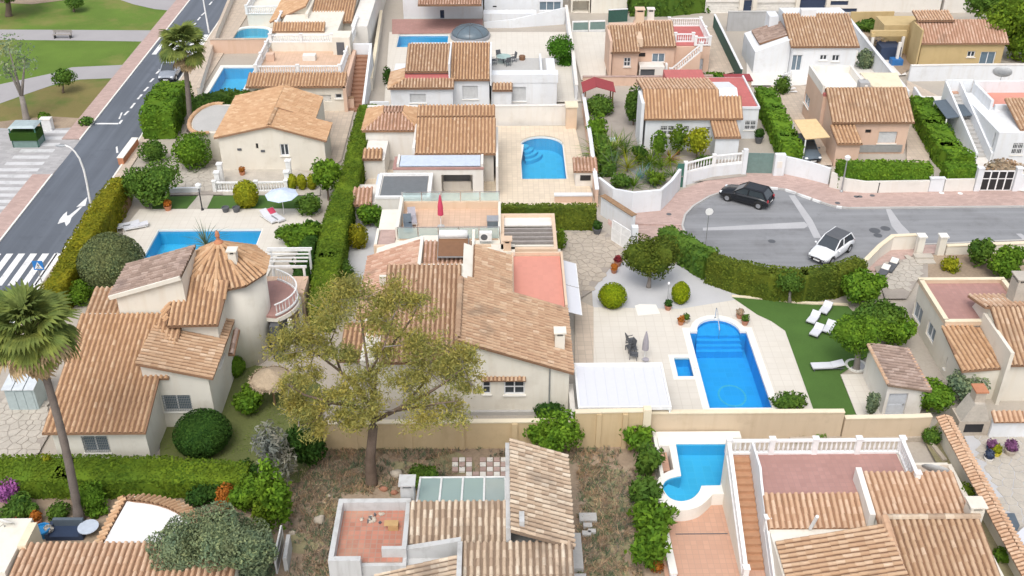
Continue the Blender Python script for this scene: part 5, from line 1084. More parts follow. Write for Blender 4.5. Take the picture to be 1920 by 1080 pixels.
# ---------------------------------------------------------------- white house at the right edge with stair
t = house('white house with grey outside stair and salmon roof terrace, right edge', 46, 90); H14 = t
x0 = P(1855, 305).x; 
hbox(t, 43.9, 52, 86.2, 95.5, 3.0, 'white', left=[('dshutter', 1858, 276, 1868, 250)], front=[('winbar', 1900, 268, 1916, 290)])
slab(t, 45.6, 52, 91.8, 95.3, 3.0, 3.06, 'salmon', 'roof_terrace'); bx(t, 44.9, 52, 95.3, 95.6, 3.0, 4.2, 'white', 'parapet'); bx(t, 45.4, 52, 91.2, 91.5, 3.0, 3.5, 'white', 'parapet'); bx(t, 44.9, 45.15, 91.2, 95.3, 3.0, 4.0, 'white', 'parapet')
sl(t, 45.9, 52, 86.6, 90.9, 3.1, 4.3, 'f', 'tile', bed='tilebed_light')
for k in range(16): bx(t, 42.55, 43.7, 86.6+k*.56, 87.16+k*.56, -.1, .18*(k+1), 'concrete', 'step')
MB().extrude([(43.7, 86.3, -.1), (43.7, 96, -.1), (43.7, 96, 4.0), (43.7, 86.3, 1.0)], (.19, 0, 0)).build('stair_wall', 'white', t); MB().extrude([(42.35, 86.3, -.1), (42.35, 96, -.1), (42.35, 96, 4.0), (42.35, 86.3, 1.0)], (.19, 0, 0)).build('stair_wall', 'white', t); bx(t, 42.4, 45, 95.9, 96.1, 0, 4.1, 'white', 'stair_wall'); bx(t, 42.56, 43.68, 95.5, 95.88, 2.5, 3.0, 'terra', 'landing')
t3 = thing('canopy', 'dark grey canvas canopy beside the grey outside stair', 'canopy', (40.5, 88, 0))
MB().extrude([P(1775, 223, 2.3), P(1827, 216, 2.3), P(1800, 184, 2.5), P(1750, 190, 2.5)], (0, 0, .06)).build('cover', 'darkslate', t3)
for q in ((1775, 223), (1824, 216), (1752, 190)): p = P(*q, 2.3); MB().box(p.x-.05, p.x+.05, p.y-.05, p.y+.05, -.1, 2.28).build('post', 'whitepaint', t3)
p = P(1795, 247, .5); t4 = thing('table', 'dark oval garden table beside the grey canvas canopy', 'table', (p.x, p.y, 0)); MB().lathe((p.x, p.y, 0), [(.9, .72), (.9, .76)], 16).build('tabletop', 'darkslate', t4); MB().tube([(p.x, p.y, 0), (p.x, p.y, .72)], .07).build('leg', 'darkslate', t4)
# ---------------------------------------------------------------- beige flat-roofed house, right
t = house('beige house with brown flat roof and tall side windows, right edge', 31, 57); H15 = t
x0 = 28.55
hbox(t, x0, 34.2, 56.4, 61.5, 3.05, 'beige', left=[('slider', 1703, 577, 1731, 584), ('slider', 1735, 624, 1755, 621)])
slab(t, x0+.25, 34.0, 56.6, 61.3, 3.05, 3.12, 'terra_rose', 'flat_roof'); parapet(t, x0-.1, 34.3, 56.3, 61.6, 3.05, .3, 'peach', .25, cap='capcream')
hbox(t, x0, 31.2, 52.6, 56.4, 2.45, 'beige', left=[('bluewin', 1770, 690, 1778, 672)]); roof(t, [(x0-.3, 52.3, 2.42), (31.1, 52.6, 2.42), (31.0, 56.25, 3.0), (x0-.3, 56.25, 3.0)], 'tile_orange', 'tilebed_light')
hbox(t, 31.0, 38, 52.4, 58.5, 3.0, 'beige', gable=('x', [(52.4, 3.0), (58.5, 3.0), (57.8, 4.2), (56, 4.6)])); sl(t, 30.9, 38, 52.1, 56, 3.0, 4.65, 'f', 'tile'); sl(t, 30.6, 38, 56.05, 58.6, 3.9, 4.65, 'b', 'tile_peach', bed='tilebed_light')
bx(t, 30.75, 30.98, 52.0, 56.4, -.1, 4.0, 'beige', 'verge_wall'); chimney(t, 33.3, 57.5, 4.2, 1.0, 1.6, 'stone_pale', d=1.0)
# ---------------------------------------------------------------- house with the keyhole pool, bottom right
t = house('cream house with rose roof terrace and long brown outside stair, bottom right', 17, 40); H16 = t
zt = 3.1
hbox(t, 13.55, 21.5, 40.85, 44.2, zt, 'cream'); hbox(t, 13.56, 18.4, 39.2, 40.84, 2.45, 'cream'); hbox(t, 13.5, 24.2, 30, 39.4, 2.5, 'cream', front=[])
slab(t, 13.6, 21.4, 40.9, 44.1, zt, zt+.06, 'terra_rose'); 
balustrade(t, [(12.2, 44.05, zt+.06), (21.6, 44.05, zt+.06)], None, .95, every=2.45, gap=.26); balustrade(t, [(21.6, 44.05, zt+.06), (21.5, 41.3, zt+.06)], None, .95, every=2.8)
sl(t, 13.45, 18.5, 39.0, 40.85, 2.55, 3.2, 'f', 'tile_peach', bed='tilebed_light', indiv=70)
MB().extrude([(18.45, 39.0, 2.3), (18.45, 41.9, 2.3), (18.45, 41.9, 4.05), (18.45, 39.0, 3.5)], (.3, 0, 0)).build('verge_wall', 'palewhite', t)
sl(t, 18.75, 23.5, 38.45, 41.6, 3.35, 3.95, 'f', 'tile_peach', bed='tilebed_light', indiv=90); hbox(t, 18.8, 23.2, 38.5, 41.4, 3.2, 'cream')
sl(t, 18.95, 23.7, 33.2, 38.4, 2.6, 3.75, 'f', 'tile', indiv=140); sl(t, 13.6, 18.9, 33.2, 38.1, 2.6, 3.8, 'l', 'tile', indiv=120)
ridge(t, (18.92, 33.2, 2.95), (18.92, 38.4, 3.95), 'tile_peach', .2); ridge(t, (18.9, 38.45, 3.86), (23.7, 38.45, 3.86), 'tile_old', .16)
MB().tube([(15.55, 38.95, 2.6), (15.6, 38.5, 3.9)], .09).build('vent_pipe', 'whitepaint', t); chimney(t, 23.6, 38.9, 3.2, .7, .9, 'beige')
bx(t, 23.3, 25.2, 41.5, 44.5, -.1, .9, 'terra', 'side_terrace'); bx(t, 25.2, 25.45, 41.2, 45.5, -.1, 1.0, 'beige', 'side_wall'); bx(t, 21.9, 25.2, 45.3, 45.5, -.1, 1.1, 'beige', 'side_wall'); bx(t, 21.75, 25.2, 44.3, 45.28, -.1, .6, 'terra', 'side_terrace')
for k in range(15): bx(t, 12.35, 13.4, 38.4+k*.37, 38.77+k*.37, -.1, .4+k*.185, 'stepbrown', 'step')
bx(t, 12.35, 13.4, 43.95, 44.3, -.1, 3.1, 'terra', 'landing'); bx(t, 12.35, 13.4, 34, 38.4, -.1, .22, 'terra', 'stair_foot')
MB().extrude([(12.1, 37.8, -.1), (12.1, 44.2, -.1), (12.1, 44.2, 3.1), (12.1, 43.9, 3.1), (12.1, 37.8, .35)], (.22, 0, 0)).build('stair_wall', 'cream', t); MB().extrude([(13.42, 37.0, -.1), (13.42, 44.0, -.1), (13.42, 44.0, 4.0), (13.42, 42.0, 4.0), (13.42, 41.4, 3.5), (13.42, 37.0, 1.2)], (.12, 0, 0)).build('stair_wall', 'white', t)
balustrade(t, [(12.2, 37.6, .3), (12.2, 43.9, 3.1)], None, .9, every=7, gap=.26); balustrade(t, [(13.5, 36.0, .1), (13.5, 39.6, 1.9)], None, .8, every=7)
# its raised keyhole pool, deck and terracotta patio
tg = thing('swimming_pool', 'blue keyhole shaped pool with round step end beside the brown stair', 'swimming pool', (11, 45.5, 0)); zb = .9
G1 = G0[:]; n = len(G1); ar = sum(G1[i][0]*G1[(i+1) % n][1]-G1[(i+1) % n][0]*G1[i][1] for i in range(n)); G1 = G1[::-1] if ar < 0 else G1
G1 = [(max(p[0], 8.6), p[1]) for p in G1]; out = offset_loop(G1, .5); tr = tessellate_polygon([[Vector((*p, 0)) for p in G1]])
def upf(q, L): a, b, c_ = (Vector((*L[i], 0)) for i in q); return tuple(q) if (b-a).cross(c_-a).z > 0 else tuple(q[::-1])
mb = MB(); mb.add([(*p, zb) for p in G1]+[(*p, .06) for p in G1], [(i+n, (i+1) % n+n, (i+1) % n, i) for i in range(n)]); mb.add([(*p, .06) for p in G1], [upf(q, G1) for q in tr]); mb.build('basin', 'pooltile', tg)
MB().add([(*p, zb-.1) for p in G1], [upf(q, G1) for q in tr]).build('water_surface', 'water', tg)
GO = [(p.x, p.y) for p in Wd([(1252, 821), (1372, 821), (1366, 926)], .95)+smoothloop(Wd([(1336, 927), (1326, 938), (1308, 951), (1280, 957), (1252, 952), (1234, 936), (1229, 914), (1236, 895), (1250, 885), (1263, 880)], .95), 4, False)]
ar = sum(GO[i][0]*GO[(i+1) % len(GO)][1]-GO[(i+1) % len(GO)][0]*GO[i][1] for i in range(len(GO))); GO = GO[::-1] if ar < 0 else GO; m = len(GO)
flat = GO+G1; trc = tessellate_polygon([[Vector((*p, 0)) for p in GO], [Vector((*p, 0)) for p in G1]]); mb = MB(); mb.add([(*p, zb+.05) for p in flat], [upf(q, flat) for q in trc])
mb.add([(*p, zb+.05) for p in GO]+[(*p, -.1) for p in GO], [(i+m, (i+1) % m+m, (i+1) % m, i) for i in range(m)]); mb.add([(*p, zb+.05) for p in G1]+[(*p, zb-.01) for p in G1], [(i, (i+1) % n, (i+1) % n+n, i+n) for i in range(n)]); mb.build('coping', 'coping', tg)
cc = P(1284, 915, .9)
for k in range(3): MB().prism([(cc.x+(1.15-.3*k)*math.cos(a), cc.y-.1+(1.0-.28*k)*math.sin(a)) for a in np.arange(2.4, 5.9, .25)], .065, zb-.22-.22*k if k else zb-.24).build('step', 'pooltile', tg) if k == 0 else MB().prism([(cc.x+(1.2)*math.cos(a), cc.y-.1+(1.0)*math.sin(a)+.0) for a in np.arange(2.4+.2*k, 5.9-.2*k, .25)], .065, zb-.24+.001*k).build('step', 'pooltile', tg)
sheet('terracotta_patio', [(P(1222, 930).x, P(1222, 930).y), (12.1, P(1222, 930).y), (12.3, 33), (8.2, 33)], 'terra', 'terracotta tiled patio below the keyhole pool', z=.14, world=True, thick=.2)
bx(tg, 9.02, 9.98, 47.2, 47.98, -.1, 1.02, 'coping', 'pump_box'); bx(tg, 9.02, 9.5, 45.6, 47.15, -.1, .55, 'terra', 'planter_floor'); mb = MB().box(8.8, 9.0, 44.3, 48.6, -.1, 1.0); mb.build('edge_wall', 'coping', tg)
bx(tg, 9.02, 14.0, 48.0, 48.6, -.1, .90, 'coping', 'rear_edge'); 
MB().box(9.2, 12.0, 41.02, 41.08, .141, .16).build('drain_slot', 'darkgrey', tg)
# ---------------------------------------------------------------- old house, bottom middle
t = house('weathered white house with old ribbed roofs and grubby red terrace, bottom middle', -2, 38); H17 = t
zt = 2.9
hbox(t, -8.4, -4.75, 36.4, 40.4, zt, 'oldwhite'); slab(t, -8.2, -4.95, 36.6, 40.1, zt, zt+.05, 'terra_old', 'red_terrace')
bx(t, -8.45, -4.75, 40.1, 40.4, zt, zt+.62, 'oldwhite', 'parapet'); bx(t, -8.45, -8.2, 36.4, 40.1, zt, zt+.62, 'oldwhite', 'parapet'); bx(t, -8.45, -6.9, 36.2, 36.5, zt-.6, zt+.58, 'oldwhite', 'parapet'); bx(t, -5.95, -4.75, 36.9, 37.1, zt, zt+.62, 'oldwhite', 'parapet'); bx(t, -4.98, -4.75, 37.1, 40.1, zt, zt+.58, 'oldwhite', 'parapet')
hbox(t, -4.75, .1, 30, 39.9, 2.6, 'oldwhite'); hbox(t, .1, 3.2, 30, 43.3, 2.6, 'oldwhite')
sl(t, -4.75, .2, 37.7, 39.8, 3.0, 3.85, 'f', 'tile_old', bed='tilebed_old', indiv=110); sl(t, .32, 3.45, 37.1, 43.9, 3.3, 4.5, 'r', 'tile_old', bed='tilebed_old', indiv=110)
roof(t, [(3.35, 41.8, 3.3), (3.35, 42.0, 3.3), (.3, 43.9, 4.5), (.3, 43.7, 4.5)], 'tile_old') if 0 else None
sl(t, -2.05, 3.35, 33.2, 37.3, 2.3, 3.5, 'f', 'tile_old', bed='tilebed_old', indiv=60); sl(t, -6.3, -2.25, 33.2, 36.6, 2.2, 3.4, 'l', 'tile_old', bed='tilebed_old', indiv=60)
MB().extrude([(-4.75, 37.15, 2.4), (-2.1, 37.15, 2.4), (-2.1, 37.15, 3.75), (-4.75, 37.15, 3.2)], (0, .3, 0)).build('parapet', 'oldwhite', t); bx(t, -2.25, -2.02, 33.2, 37.2, 2.2, 3.7, 'oldwhite', 'verge_wall'); bx(t, .1, .34, 37.4, 43.7, 2.5, 4.35, 'oldwhite', 'verge_wall')
MB().extrude([(.3, 43.3, 2.6), (3.2, 43.3, 2.6), (3.2, 43.3, 3.3), (.3, 43.3, 4.3)], (0, .3, 0)).build('gable_wall', 'oldwhite', t)
chimney(t, -4.95, 40.9, 2.9, .7, 1.1, 'oldwhite'); bx(t, .75, 1.0, 37.5, 38.2, 3.9, 4.7, 'oldwhite', 'chimney_stub')
for k, (x0, x1) in enumerate(((-4.45, -3.35), (-3.3, -2.2), (-2.15, -1.05), (-1.0, .08))):  # glass lean-to
    MB().extrude([(x0, 40.0, 3.2), (x1, 40.0, 3.2), (x1, 43.0, 2.45), (x0, 43.0, 2.45)], (0, 0, .03)).build('glazing', 'greenglass' if k != 3 else 'clearglass', t)
mb = MB()
for x in (-4.48, -3.33, -2.18, -1.03, .1): mb.bar((x, 40.0, 3.25), (x, 43.05, 2.5), .1, .1)
mb.bar((-4.5, 43.05, 2.46), (.15, 43.05, 2.46), .1, .12); mb.bar((-4.5, 43.05, .0), (-4.5, 43.05, 2.4), .1, .1); mb.build('glazing_frame', 'whitepaint', t); bx(t, -4.5, .05, 39.95, 43.0, -.1, .1, 'concrete', 'conservatory_floor'); bx(t, -3.6, -2.6, 40.6, 41.6, .1, .9, 'greyfabric', 'covered_table')
bx(t, 3.45, 4.1, 38.5, 41.0, -.1, .35, 'concrete', 'rubble_step'); bx(t, 3.45, 4.2, 35, 38.2, -.1, .3, 'concrete', 'rubble_step')
# ---------------------------------------------------------------- house at the bottom left corner
t = house('cream house with white rounded roof terrace edged in tiles, bottom left', -20, 38); H18 = t
hbox(t, -23.6, -13, 30, 38.0, 2.7, 'cream'); sl(t, -23.8, -13, 34.0, 37.95, 2.6, 3.0, 'f', 'tile_peach', bed='tilebed', indiv=150)
cv = [(-19.95, 38.0), (-19.75, 41.6)]+[(-19.75+5.0*math.sin(a), 38.0+3.65*math.cos(a)) for a in np.arange(.12, 1.5, .12)]+[(-14.9, 38.0)]
MB().prism([(p[0], p[1]) for p in cv], -.1, 2.65).build('wall', 'cream', t); cv = [(-20.2, 38.0), (-19.95, 41.6)]+cv[2:]; inn = offset_loop(cv, -.75); inn[0] = Vector((-19.85, 37.98)); inn[1] = Vector((-19.55, 41.0)); inn[-1] = Vector((inn[-1].x, 37.98)); MB().prism([(p.x, p.y) for p in inn], 2.65, 2.92).build('roof_terrace', 'whitepaint', t)
for i in range(1, len(cv)-1):
    a, b = cv[i], cv[i+1]; c_, d_ = inn[i], inn[i+1]; o2 = offset_loop(cv, .15); roof(t, [(o2[i].x, o2[i].y, 2.55), (o2[i+1].x, o2[i+1].y, 2.55), (d_.x, d_.y, 3.0), (c_.x, c_.y, 3.0)], 'tile_orange', 'tilebed_light', pitch=.27, row=.5, indiv=12, name='edge_roof')
roof(t, [(-20.15, 41.6, 2.6), (-20.4, 37.95, 2.6), (-19.88, 37.95, 2.95), (-19.6, 41.1, 2.95)], 'tile_orange', 'tilebed_light', name='edge_roof', indiv=10)
bx(t, -25.9, -23.9, 36.0, 39.6, -.1, 3.1, 'cream', 'side_wall'); roof(t, [(-24.2, 35.6, 2.9), (-23.6, 35.6, 2.9), (-23.6, 39.6, 3.3), (-24.2, 39.6, 3.3)], 'tile_orange') if 0 else None
bx(t, -23.9, -23.5, 37.6, 39.2, 0, 3.2, 'capcream', 'corner_pier')
# ---------------------------------------------------------------- small buildings
t = house('small white shed with brown tiled roof beside the artificial lawn', 22.5, 52.3, 'shed', 'garden_shed')
a, b = P(1652, 781), P(1697, 781); hx0, hx1, hy0, hy1 = a.x, a.x+2.35, a.y, a.y+4.0
hbox(t, hx0, hx1, hy0, hy1, 2.0, 'palewhite', front=[('door', 1668, 738, 1694, 778)], gable=('y', [(hx0, 2.0), (hx1, 2.0), (hx1, 2.05), (hx0, 2.5)]))
roof(t, [P(1676, 727, 2.5), P(1731, 714, 2.2), P(1699, 647, 2.2), P(1628, 656, 2.5)][::1], 'tile_brown', 'tilebed', thick=.1) if 0 else sl(t, hx0-.15, hx1+.25, hy0-.25, hy1+.2, 2.12, 2.62, 'r', 'tile_brown', bed='tilebed_old', thick=.1)
ridge(t, (hx0-.1, hy0-.2, 2.62), (hx0-.1, hy1+.15, 2.62), 'tile_peach', .12); ridge(t, (hx1+.2, hy0-.2, 2.14), (hx1+.2, hy1+.15, 2.14), 'tile_peach', .1)
t = thing('garden_shed', 'pale green metal shed with white ribbed roof behind the palm', 'shed', (-28, 51, 0))
a, b = P(20, 772), P(76, 770); mb = MB(); sx0, sx1, sy0, sy1 = a.x, b.x, a.y, a.y+2.2
mb.box(sx0, sx1, sy0, sy1, -.05, 1.75); wl = mb.build('wall', 'shedmetal', t)
for k in range(3): bx(wl, sx0+.1+k*(sx1-sx0-.2)/3, sx0+.1+(k+1)*(sx1-sx0-.2)/3-.04, sy0-.03, sy0-.002, .1, 1.6, 'shedmetal', 'door')
for k in range(3): MB().extrude([(sx0-.1+k*.68, sy0-.15, 1.76), (sx0-.1+(k+1)*.68-.06, sy0-.15, 1.76), (sx0-.1+(k+1)*.68-.06, sy1+.1, 2.05), (sx0-.1+k*.68, sy1+.1, 2.05)], (0, 0, .05)).build('roof_panel', 'shedroof', t)
# far garages and houses along the top edge
t = house('cream building with dark doorway and hedge at the very top', 12, 136); q = P(1100, 25)
hbox(t, P(1108, 25).x, P(1175, 25).x, q.y, q.y+6, 4, 'cream'); hbox(t, P(1070, 22).x, P(1105, 22).x, q.y+.2, q.y+5, 3.2, 'beige', front=[('void', 1074, 2, 1104, 24)])
t = house('row of pale garages with navy doors along the top edge', 35, 136, 'garage block', 'garage_block'); yb = P(1500, 24).y
hbox(t, P(1320, 22).x, P(1760, 22).x, yb, yb+6, 3.4, 'palewhite', front=[('garage', 1322, 4, 1384, 23), ('gdoor', 1392, 0, 1408, 23), ('garage', 1420, 5, 1490, 23), ('gdoor', 1498, -2, 1545, 26), ('gdoor', 1558, 2, 1590, 10), ('gdoor', 1556, 16, 1606, 24)])
for x in (1388, 1413, 1493, 1550): p = P(x, 25); bx(t, p.x-.25, p.x+.25, yb-.35, yb-.01, 0, 3.5, 'beige', 'pier')
t = house('grey white house with tall chimney wall near the top right trees', 52, 132); hbox(t, P(1765, 22).x, P(1808, 22).x, P(1785, 24).y, P(1785, 24).y+8, 4.5, 'palewhite'); hbox(t, P(1600, 18).x, P(1762, 18).x, P(1700, 10).y+3, P(1700, 10).y+12, 2.0, 'white')
# ================================================================== WALLS, GATES, FENCES
def X2(path, z): return [P(p[0], p[1], z).xy.to_3d() for p in path]
w1 = wall('buff block wall with cream coping between the central house and the vacant lot', [(598, 842), (1074, 838)], 2.0, 'buff', .25, 'capcream')
for px in (668, 770, 867, 965, 1050): p = P(px, 841); MB().box(p.x-.16, p.x+.16, p.y-.19, p.y-.02, -.1, 1.98).build('pier', 'buff', w1)
w2 = wall('taller buff wall section below the big flat white canopy', [(1076, 838), (1212, 835)], 2.65, 'buff', .25, 'capcream')
for px in (1120, 1168): p = P(px, 838); MB().box(p.x-.14, p.x+.14, p.y-.2, p.y-.02, -.1, 2.6).build('pier', 'buff', w2)
p = P(1207, 836); bx(w2, p.x-.2, p.x+.25, p.y-.25, p.y+.2, -.1, 2.9, 'capcream', 'pier')
wall('sandy plastered wall behind the keyhole pool', [(1214, 826), (1572, 824)], 2.15, 'sandwall', .25, 'capcream')
wall('lower sandy wall in front of the small shed', [(1575, 826), (1702, 824), (1735, 822)], 1.75, 'sandwall', .25, 'capcream')
wall('white wall behind the pale house with the arched porch', [(692, 236), (835, 236), (1062, 234)], 2.0, 'palewhite', .25, 'palewhite')
p = P(1072, 244); tt = thing('gate_pier', 'peach stone pier at the end of the white wall by the arched pool', 'pier', p); bx(tt, p.x-.55, p.x+.45, p.y, p.y+1.2, -.1, 2.3, 'peach', 'pier_block'); bx(tt, p.x-.65, p.x+.55, p.y-.1, p.y+1.3, 2.302, 2.42, 'capcream', 'pier_cap')
wall('long white wall from the top down to the arched pool, beside the citrus tree', [(1061, 36), (1074, 130), (1080, 190)], 1.7, 'white', .25, 'palewhite')
wall('white wall along the right of the arched pool patio', [(1093, 205), (1106, 290), (1118, 388)], 1.6, 'pink', .25, 'white')
# cul-de-sac fronts
wall('curved white garden wall at the head of the turning circle', [(1122, 362), (1150, 386), (1185, 401), (1236, 396), (1256, 376), (1272, 354)], [1.5, 1.6, 2.0, 2.0, 1.9, 1.9], 'white', .25)
p = P(1273, 350); t = thing('garden_door', 'tall dark green garden door in the white wall', 'door', p); bx(t, p.x-.28, p.x+.28, p.y-.1, p.y, 0, 2.2, 'greenpaint', 'door_leaf'); bx(t, p.x+.1, p.x+.2, p.y-.16, p.y-.102, 1.0, 1.1, 'steel', 'handle'); bx(t, p.x+.3, p.x+.55, p.y-.15, p.y+.15, -.1, 2.3, 'white', 'pier')
t = wall('white wall carrying a balustrade beside the grey green gate', [(1280, 347), (1335, 333), (1392, 327)], 1.15, 'white', .28)
q = Wd([(1282, 347), (1335, 333), (1390, 327)]); balustrade(t, [(a.x, a.y, 1.15) for a in q], None, .95, every=3.2, gap=.3); p = P(1393, 328); bx(t, p.x-.2, p.x+.2, p.y-.2, p.y+.2, -.1, 2.5, 'white', 'pier')
def gate(label, a, b, h, mat, n=2, frame='whitepaint', bars=False, z0=.08, world=False):
    a, b = (Vector(a), Vector(b)) if world else (P(*a), P(*b)); t = thing('gate', label, 'gate', (a+b)/2); d = (b-a)
    for k in range(n):
        p, q = a+d*(k+.02)/n, a+d*(k+.98)/n; up = Vector((0, 0, 1))
        if not bars: lf = MB().bar(p+up*(z0+h/2), q+up*(z0+h/2), .05, h).build('gate_leaf', mat, t)
        fm = MB().bar(p+up*(z0+.05), q+up*(z0+.05), .08, .09).bar(p+up*(z0+h), q+up*(z0+h), .08, .09).bar(p+up*z0, p+up*(z0+h), .081, .08, (0, 1, 0)).bar(q+up*z0, q+up*(z0+h), .081, .08, (0, 1, 0)).bar(p+up*(z0+h*.62), q+up*(z0+h*.62), .08, .07)
        f_ = fm.build('gate_frame', frame, t)
        if bars: MB().bar(p+up*(z0+h/2), q+up*(z0+h/2), .03, h-.12).build('gate_panel', mat, f_)
    return t
gate('grey green double driveway gate of the white bungalow', (1396, 326), (1446, 327), 1.9, 'gategreen', 2, 'gategreen')
p = P(1458, 330); t = thing('gate_pier', 'wide white gate pier with meter box beside the grey green gate', 'pier', p); bx(t, p.x-.45, p.x+.45, p.y-.2, p.y+.3, -.1, 2.1, 'white', 'pier_block'); bx(t, p.x-.25, p.x+.2, p.y-.23, p.y-.202, .9, 1.5, 'palewhite', 'meter_door')
wall('white wall in front of the parked car under the yellow canopy', [(1469, 327), (1515, 337), (1553, 347)], [1.75, 1.7, 1.6], 'white', .25)
wall('low pale wall below the clipped hedge of the pink house', [(1555, 352), (1585, 360), (1620, 363), (1738, 361)], [1.5, 1.25, 1.15, 1.15], 'palewhite', .25)
p = P(1752, 360); t = thing('gate_pier', 'white pier beside the narrow path between two clipped hedges', 'pier', p); bx(t, p.x-.6, p.x+.6, p.y-.15, p.y+.15, -.1, 1.3, 'white', 'pier_block'); bx(t, p.x-.65, p.x+.65, p.y-.2, p.y+.2, 1.302, 1.38, 'white', 'pier_cap')
wall('low pale wall left of the black gate', [(1767, 360), (1822, 359)], 1.2, 'palewhite', .25)
for k, px in enumerate((1828, 1900)): p = P(px, 359); t = thing('gate_pier', ['white gate pier left of the black gate', 'white gate pier right of the black gate'][k], 'pier', p); bx(t, p.x-.22, p.x+.22, p.y-.2, p.y+.2, -.1, 2.2, 'white', 'pier_block'); bx(t, p.x-.28, p.x+.28, p.y-.26, p.y+.26, 2.202, 2.3, 'white', 'pier_cap')
gate('black panelled gate with white bars at the right edge', (1835, 359), (1893, 359), 1.85, 'black', 4, 'whitepaint', True)
wall('white wall right of the black gate', [(1905, 359), (1990, 358)], 1.6, 'white', .25)
wall('cream garden wall curving from the hedge end to the entrance piers', [(1618, 512), (1645, 486), (1668, 470), (1712, 468)], [1.1, 1.2, 1.3, 1.3], 'cream', .25, 'capcream')
for k, px in enumerate((1720, 1760)): p = P(px, 480); t = thing('gate_pier', ['cream entrance pier at the end of the curved wall', 'cream entrance pier at the start of the low wall'][k], 'pier', p); bx(t, p.x-.25, p.x+.25, p.y-.25, p.y+.25, -.1, 1.75, 'cream', 'pier_block'); bx(t, p.x-.33, p.x+.33, p.y-.33, p.y+.33, 1.752, 1.86, 'coping', 'pier_cap')
wall('low cream wall with pale coping beside the dead-end street', [(1770, 481), (1990, 473)], .95, 'beige', .25, 'capcream')
p = P(1735, 505); t = thing('entrance_steps', 'pale stone entrance steps between the cream piers', 'steps', p)
for k in range(3): bx(t, p.x-.5, p.x+.9, p.y-.2+k*.6, p.y+.4+k*.6, 0, .15*(k+1), 'stone_pale', 'step')
wall('white wall with brown tiled top leading to the white gate', [(1128, 402), (1187, 441)], 1.75, 'white', .25, 'wood', capo=.14)
gate('white double gate at the crazy paved driveway', (1146, 452), (1180, 474), 1.8, 'whitepaint', 2)
p = P(1188, 462); t = thing('gate_pier', 'white gate pier beside the round olive green tree', 'pier', p); bx(t, p.x-.25, p.x+.25, p.y-.25, p.y+.25, -.1, 1.8, 'white', 'pier_block')
wall('pinkish wall in front of the pink house with outside stair', [(1092, 160), (1200, 160), (1335, 158)], .95, 'pink', .22, 'pinkpave')
# upper right dividing walls
a, b = P(1586, 27, 2.1), P(1703, 172, 2.1); wall('long white wall running back beside the ochre house', [(a.x, a.y, 0), (b.x, b.y, 0)], 2.1, 'white', .25, 'white', world=True)
a, b = P(1340, 27, 1.7), P(1391, 130, 1.7); t = wall('dark green fence with white capping beside the pink house', [(a.x, a.y, 0), (b.x, b.y, 0)], 1.7, 'greenfence', .14, 'white', world=True, name='fence')
wall('white wall behind the stair of the right edge house', [(1702, 152), (1830, 150), (1990, 150)], 1.7, 'white', .25, 'palewhite')
a = P(1700, 150); b = P(1850, 350); wall('low white wall beside the diagonal hedge', [(1712, 178), (1770, 270), (1822, 345)], .9, 'white', .22)
wall('grey concrete block wall below the garages', [(1362, 58), (1522, 57)], 2.3, 'greyplaster', .25, 'concrete')
wall('ochre wall behind the rough garden', [(1592, 47), (1672, 46)], 1.6, 'yellow', .25)
wall('white sloping wall at the top beside the white house', [(908, 52), (960, 52), (1058, 45)], [.7, 1.0, 2.0], 'white', .25)
t = thing('gate', 'white framed dark panel gate at the top of the pale yard', 'gate', P(1100, 60)); a, b = P(1072, 62), P(1135, 60)
for k in range(2): p, q = a.lerp(b, k/2+.02), a.lerp(b, k/2+.48); MB().bar(p+Vector((0, 0, .8)), q+Vector((0, 0, .8)), .05, .9).build('panel', 'gategreen', t); MB().bar(p+Vector((0, 0, 1.35)), q+Vector((0, 0, 1.35)), .12, .16).bar(p+Vector((0, 0, .2)), q+Vector((0, 0, .2)), .12, .3).bar(p, p+Vector((0, 0, 1.4)), .14, .14, (0, 1, 0)).build('frame', 'whitepaint', t)
wall('dark green screen at the top behind the pink house', [(1140, 42), (1176, 40)], 1.5, 'greenfence', .1, 'white', name='screen_fence')
# pools by the street
wall('beige wall between the two pools by the street', [(398, 100), (508, 99)], 1.6, 'pink', .3, 'pavebeige')
wall('low beige wall along the street pavement beside the pools', [(437, 2), (406, 78), (374, 183)], 1.0, 'palewhite', .25, 'pavebeige')
wall('pinkish low wall at the end of the drive beside the long hedge', [(596, 208), (665, 206)], 1.3, 'pink', .25, 'wood')
wall('beige wall between the terrace house stair and the white house', [(697, 170), (706, 110), (716, 40)], 1.3, 'beige', .25, 'capcream')
wall('cream side wall at the top right of the terrace house', [(690, 95), (698, 20)], 1.5, 'cream', .25)
wall('small white wall above the long hedge end', [(695, 212), (730, 212)], 1.2, 'white', .25)
# bottom right
a, b = P(1770, 782, 1.7), P(1935, 1062, 1.7); tw = wall('long wall topped with orange tiles at the bottom right', [(a.x, a.y, 0), (b.x, b.y-1.5, 0)], 1.6, 'beige', .3, world=True)
sl(tw, a.x-.42, a.x+.02, b.y-1.5, a.y+.1, 1.62, 1.82, 'l', 'tile_peach', bed='tilebed_light', thick=.06, pitch=.25, row=.24, name='tile_coping'); sl(tw, a.x+.03, a.x+.45, b.y-1.5, a.y+.1, 1.62, 1.82, 'r', 'tile_peach', bed='tilebed_light', thick=.06, pitch=.25, row=.24, name='tile_coping')
t = wall('white wall with tiled top at the right edge', [(1850, 822), (1990, 820)], 1.5, 'white', .3); a, b = P(1848, 822), P(1990, 820); sl(t, a.x, b.x, a.y-.35, a.y+.3, 1.52, 1.85, 'f', 'tile_peach', bed='tilebed_light', thick=.06, pitch=.3, row=.35, name='tile_coping')
wall('low white wall at the left of the terracotta patio', [(1240, 985), (1262, 1090)], .5, 'white', .3, 'coping')
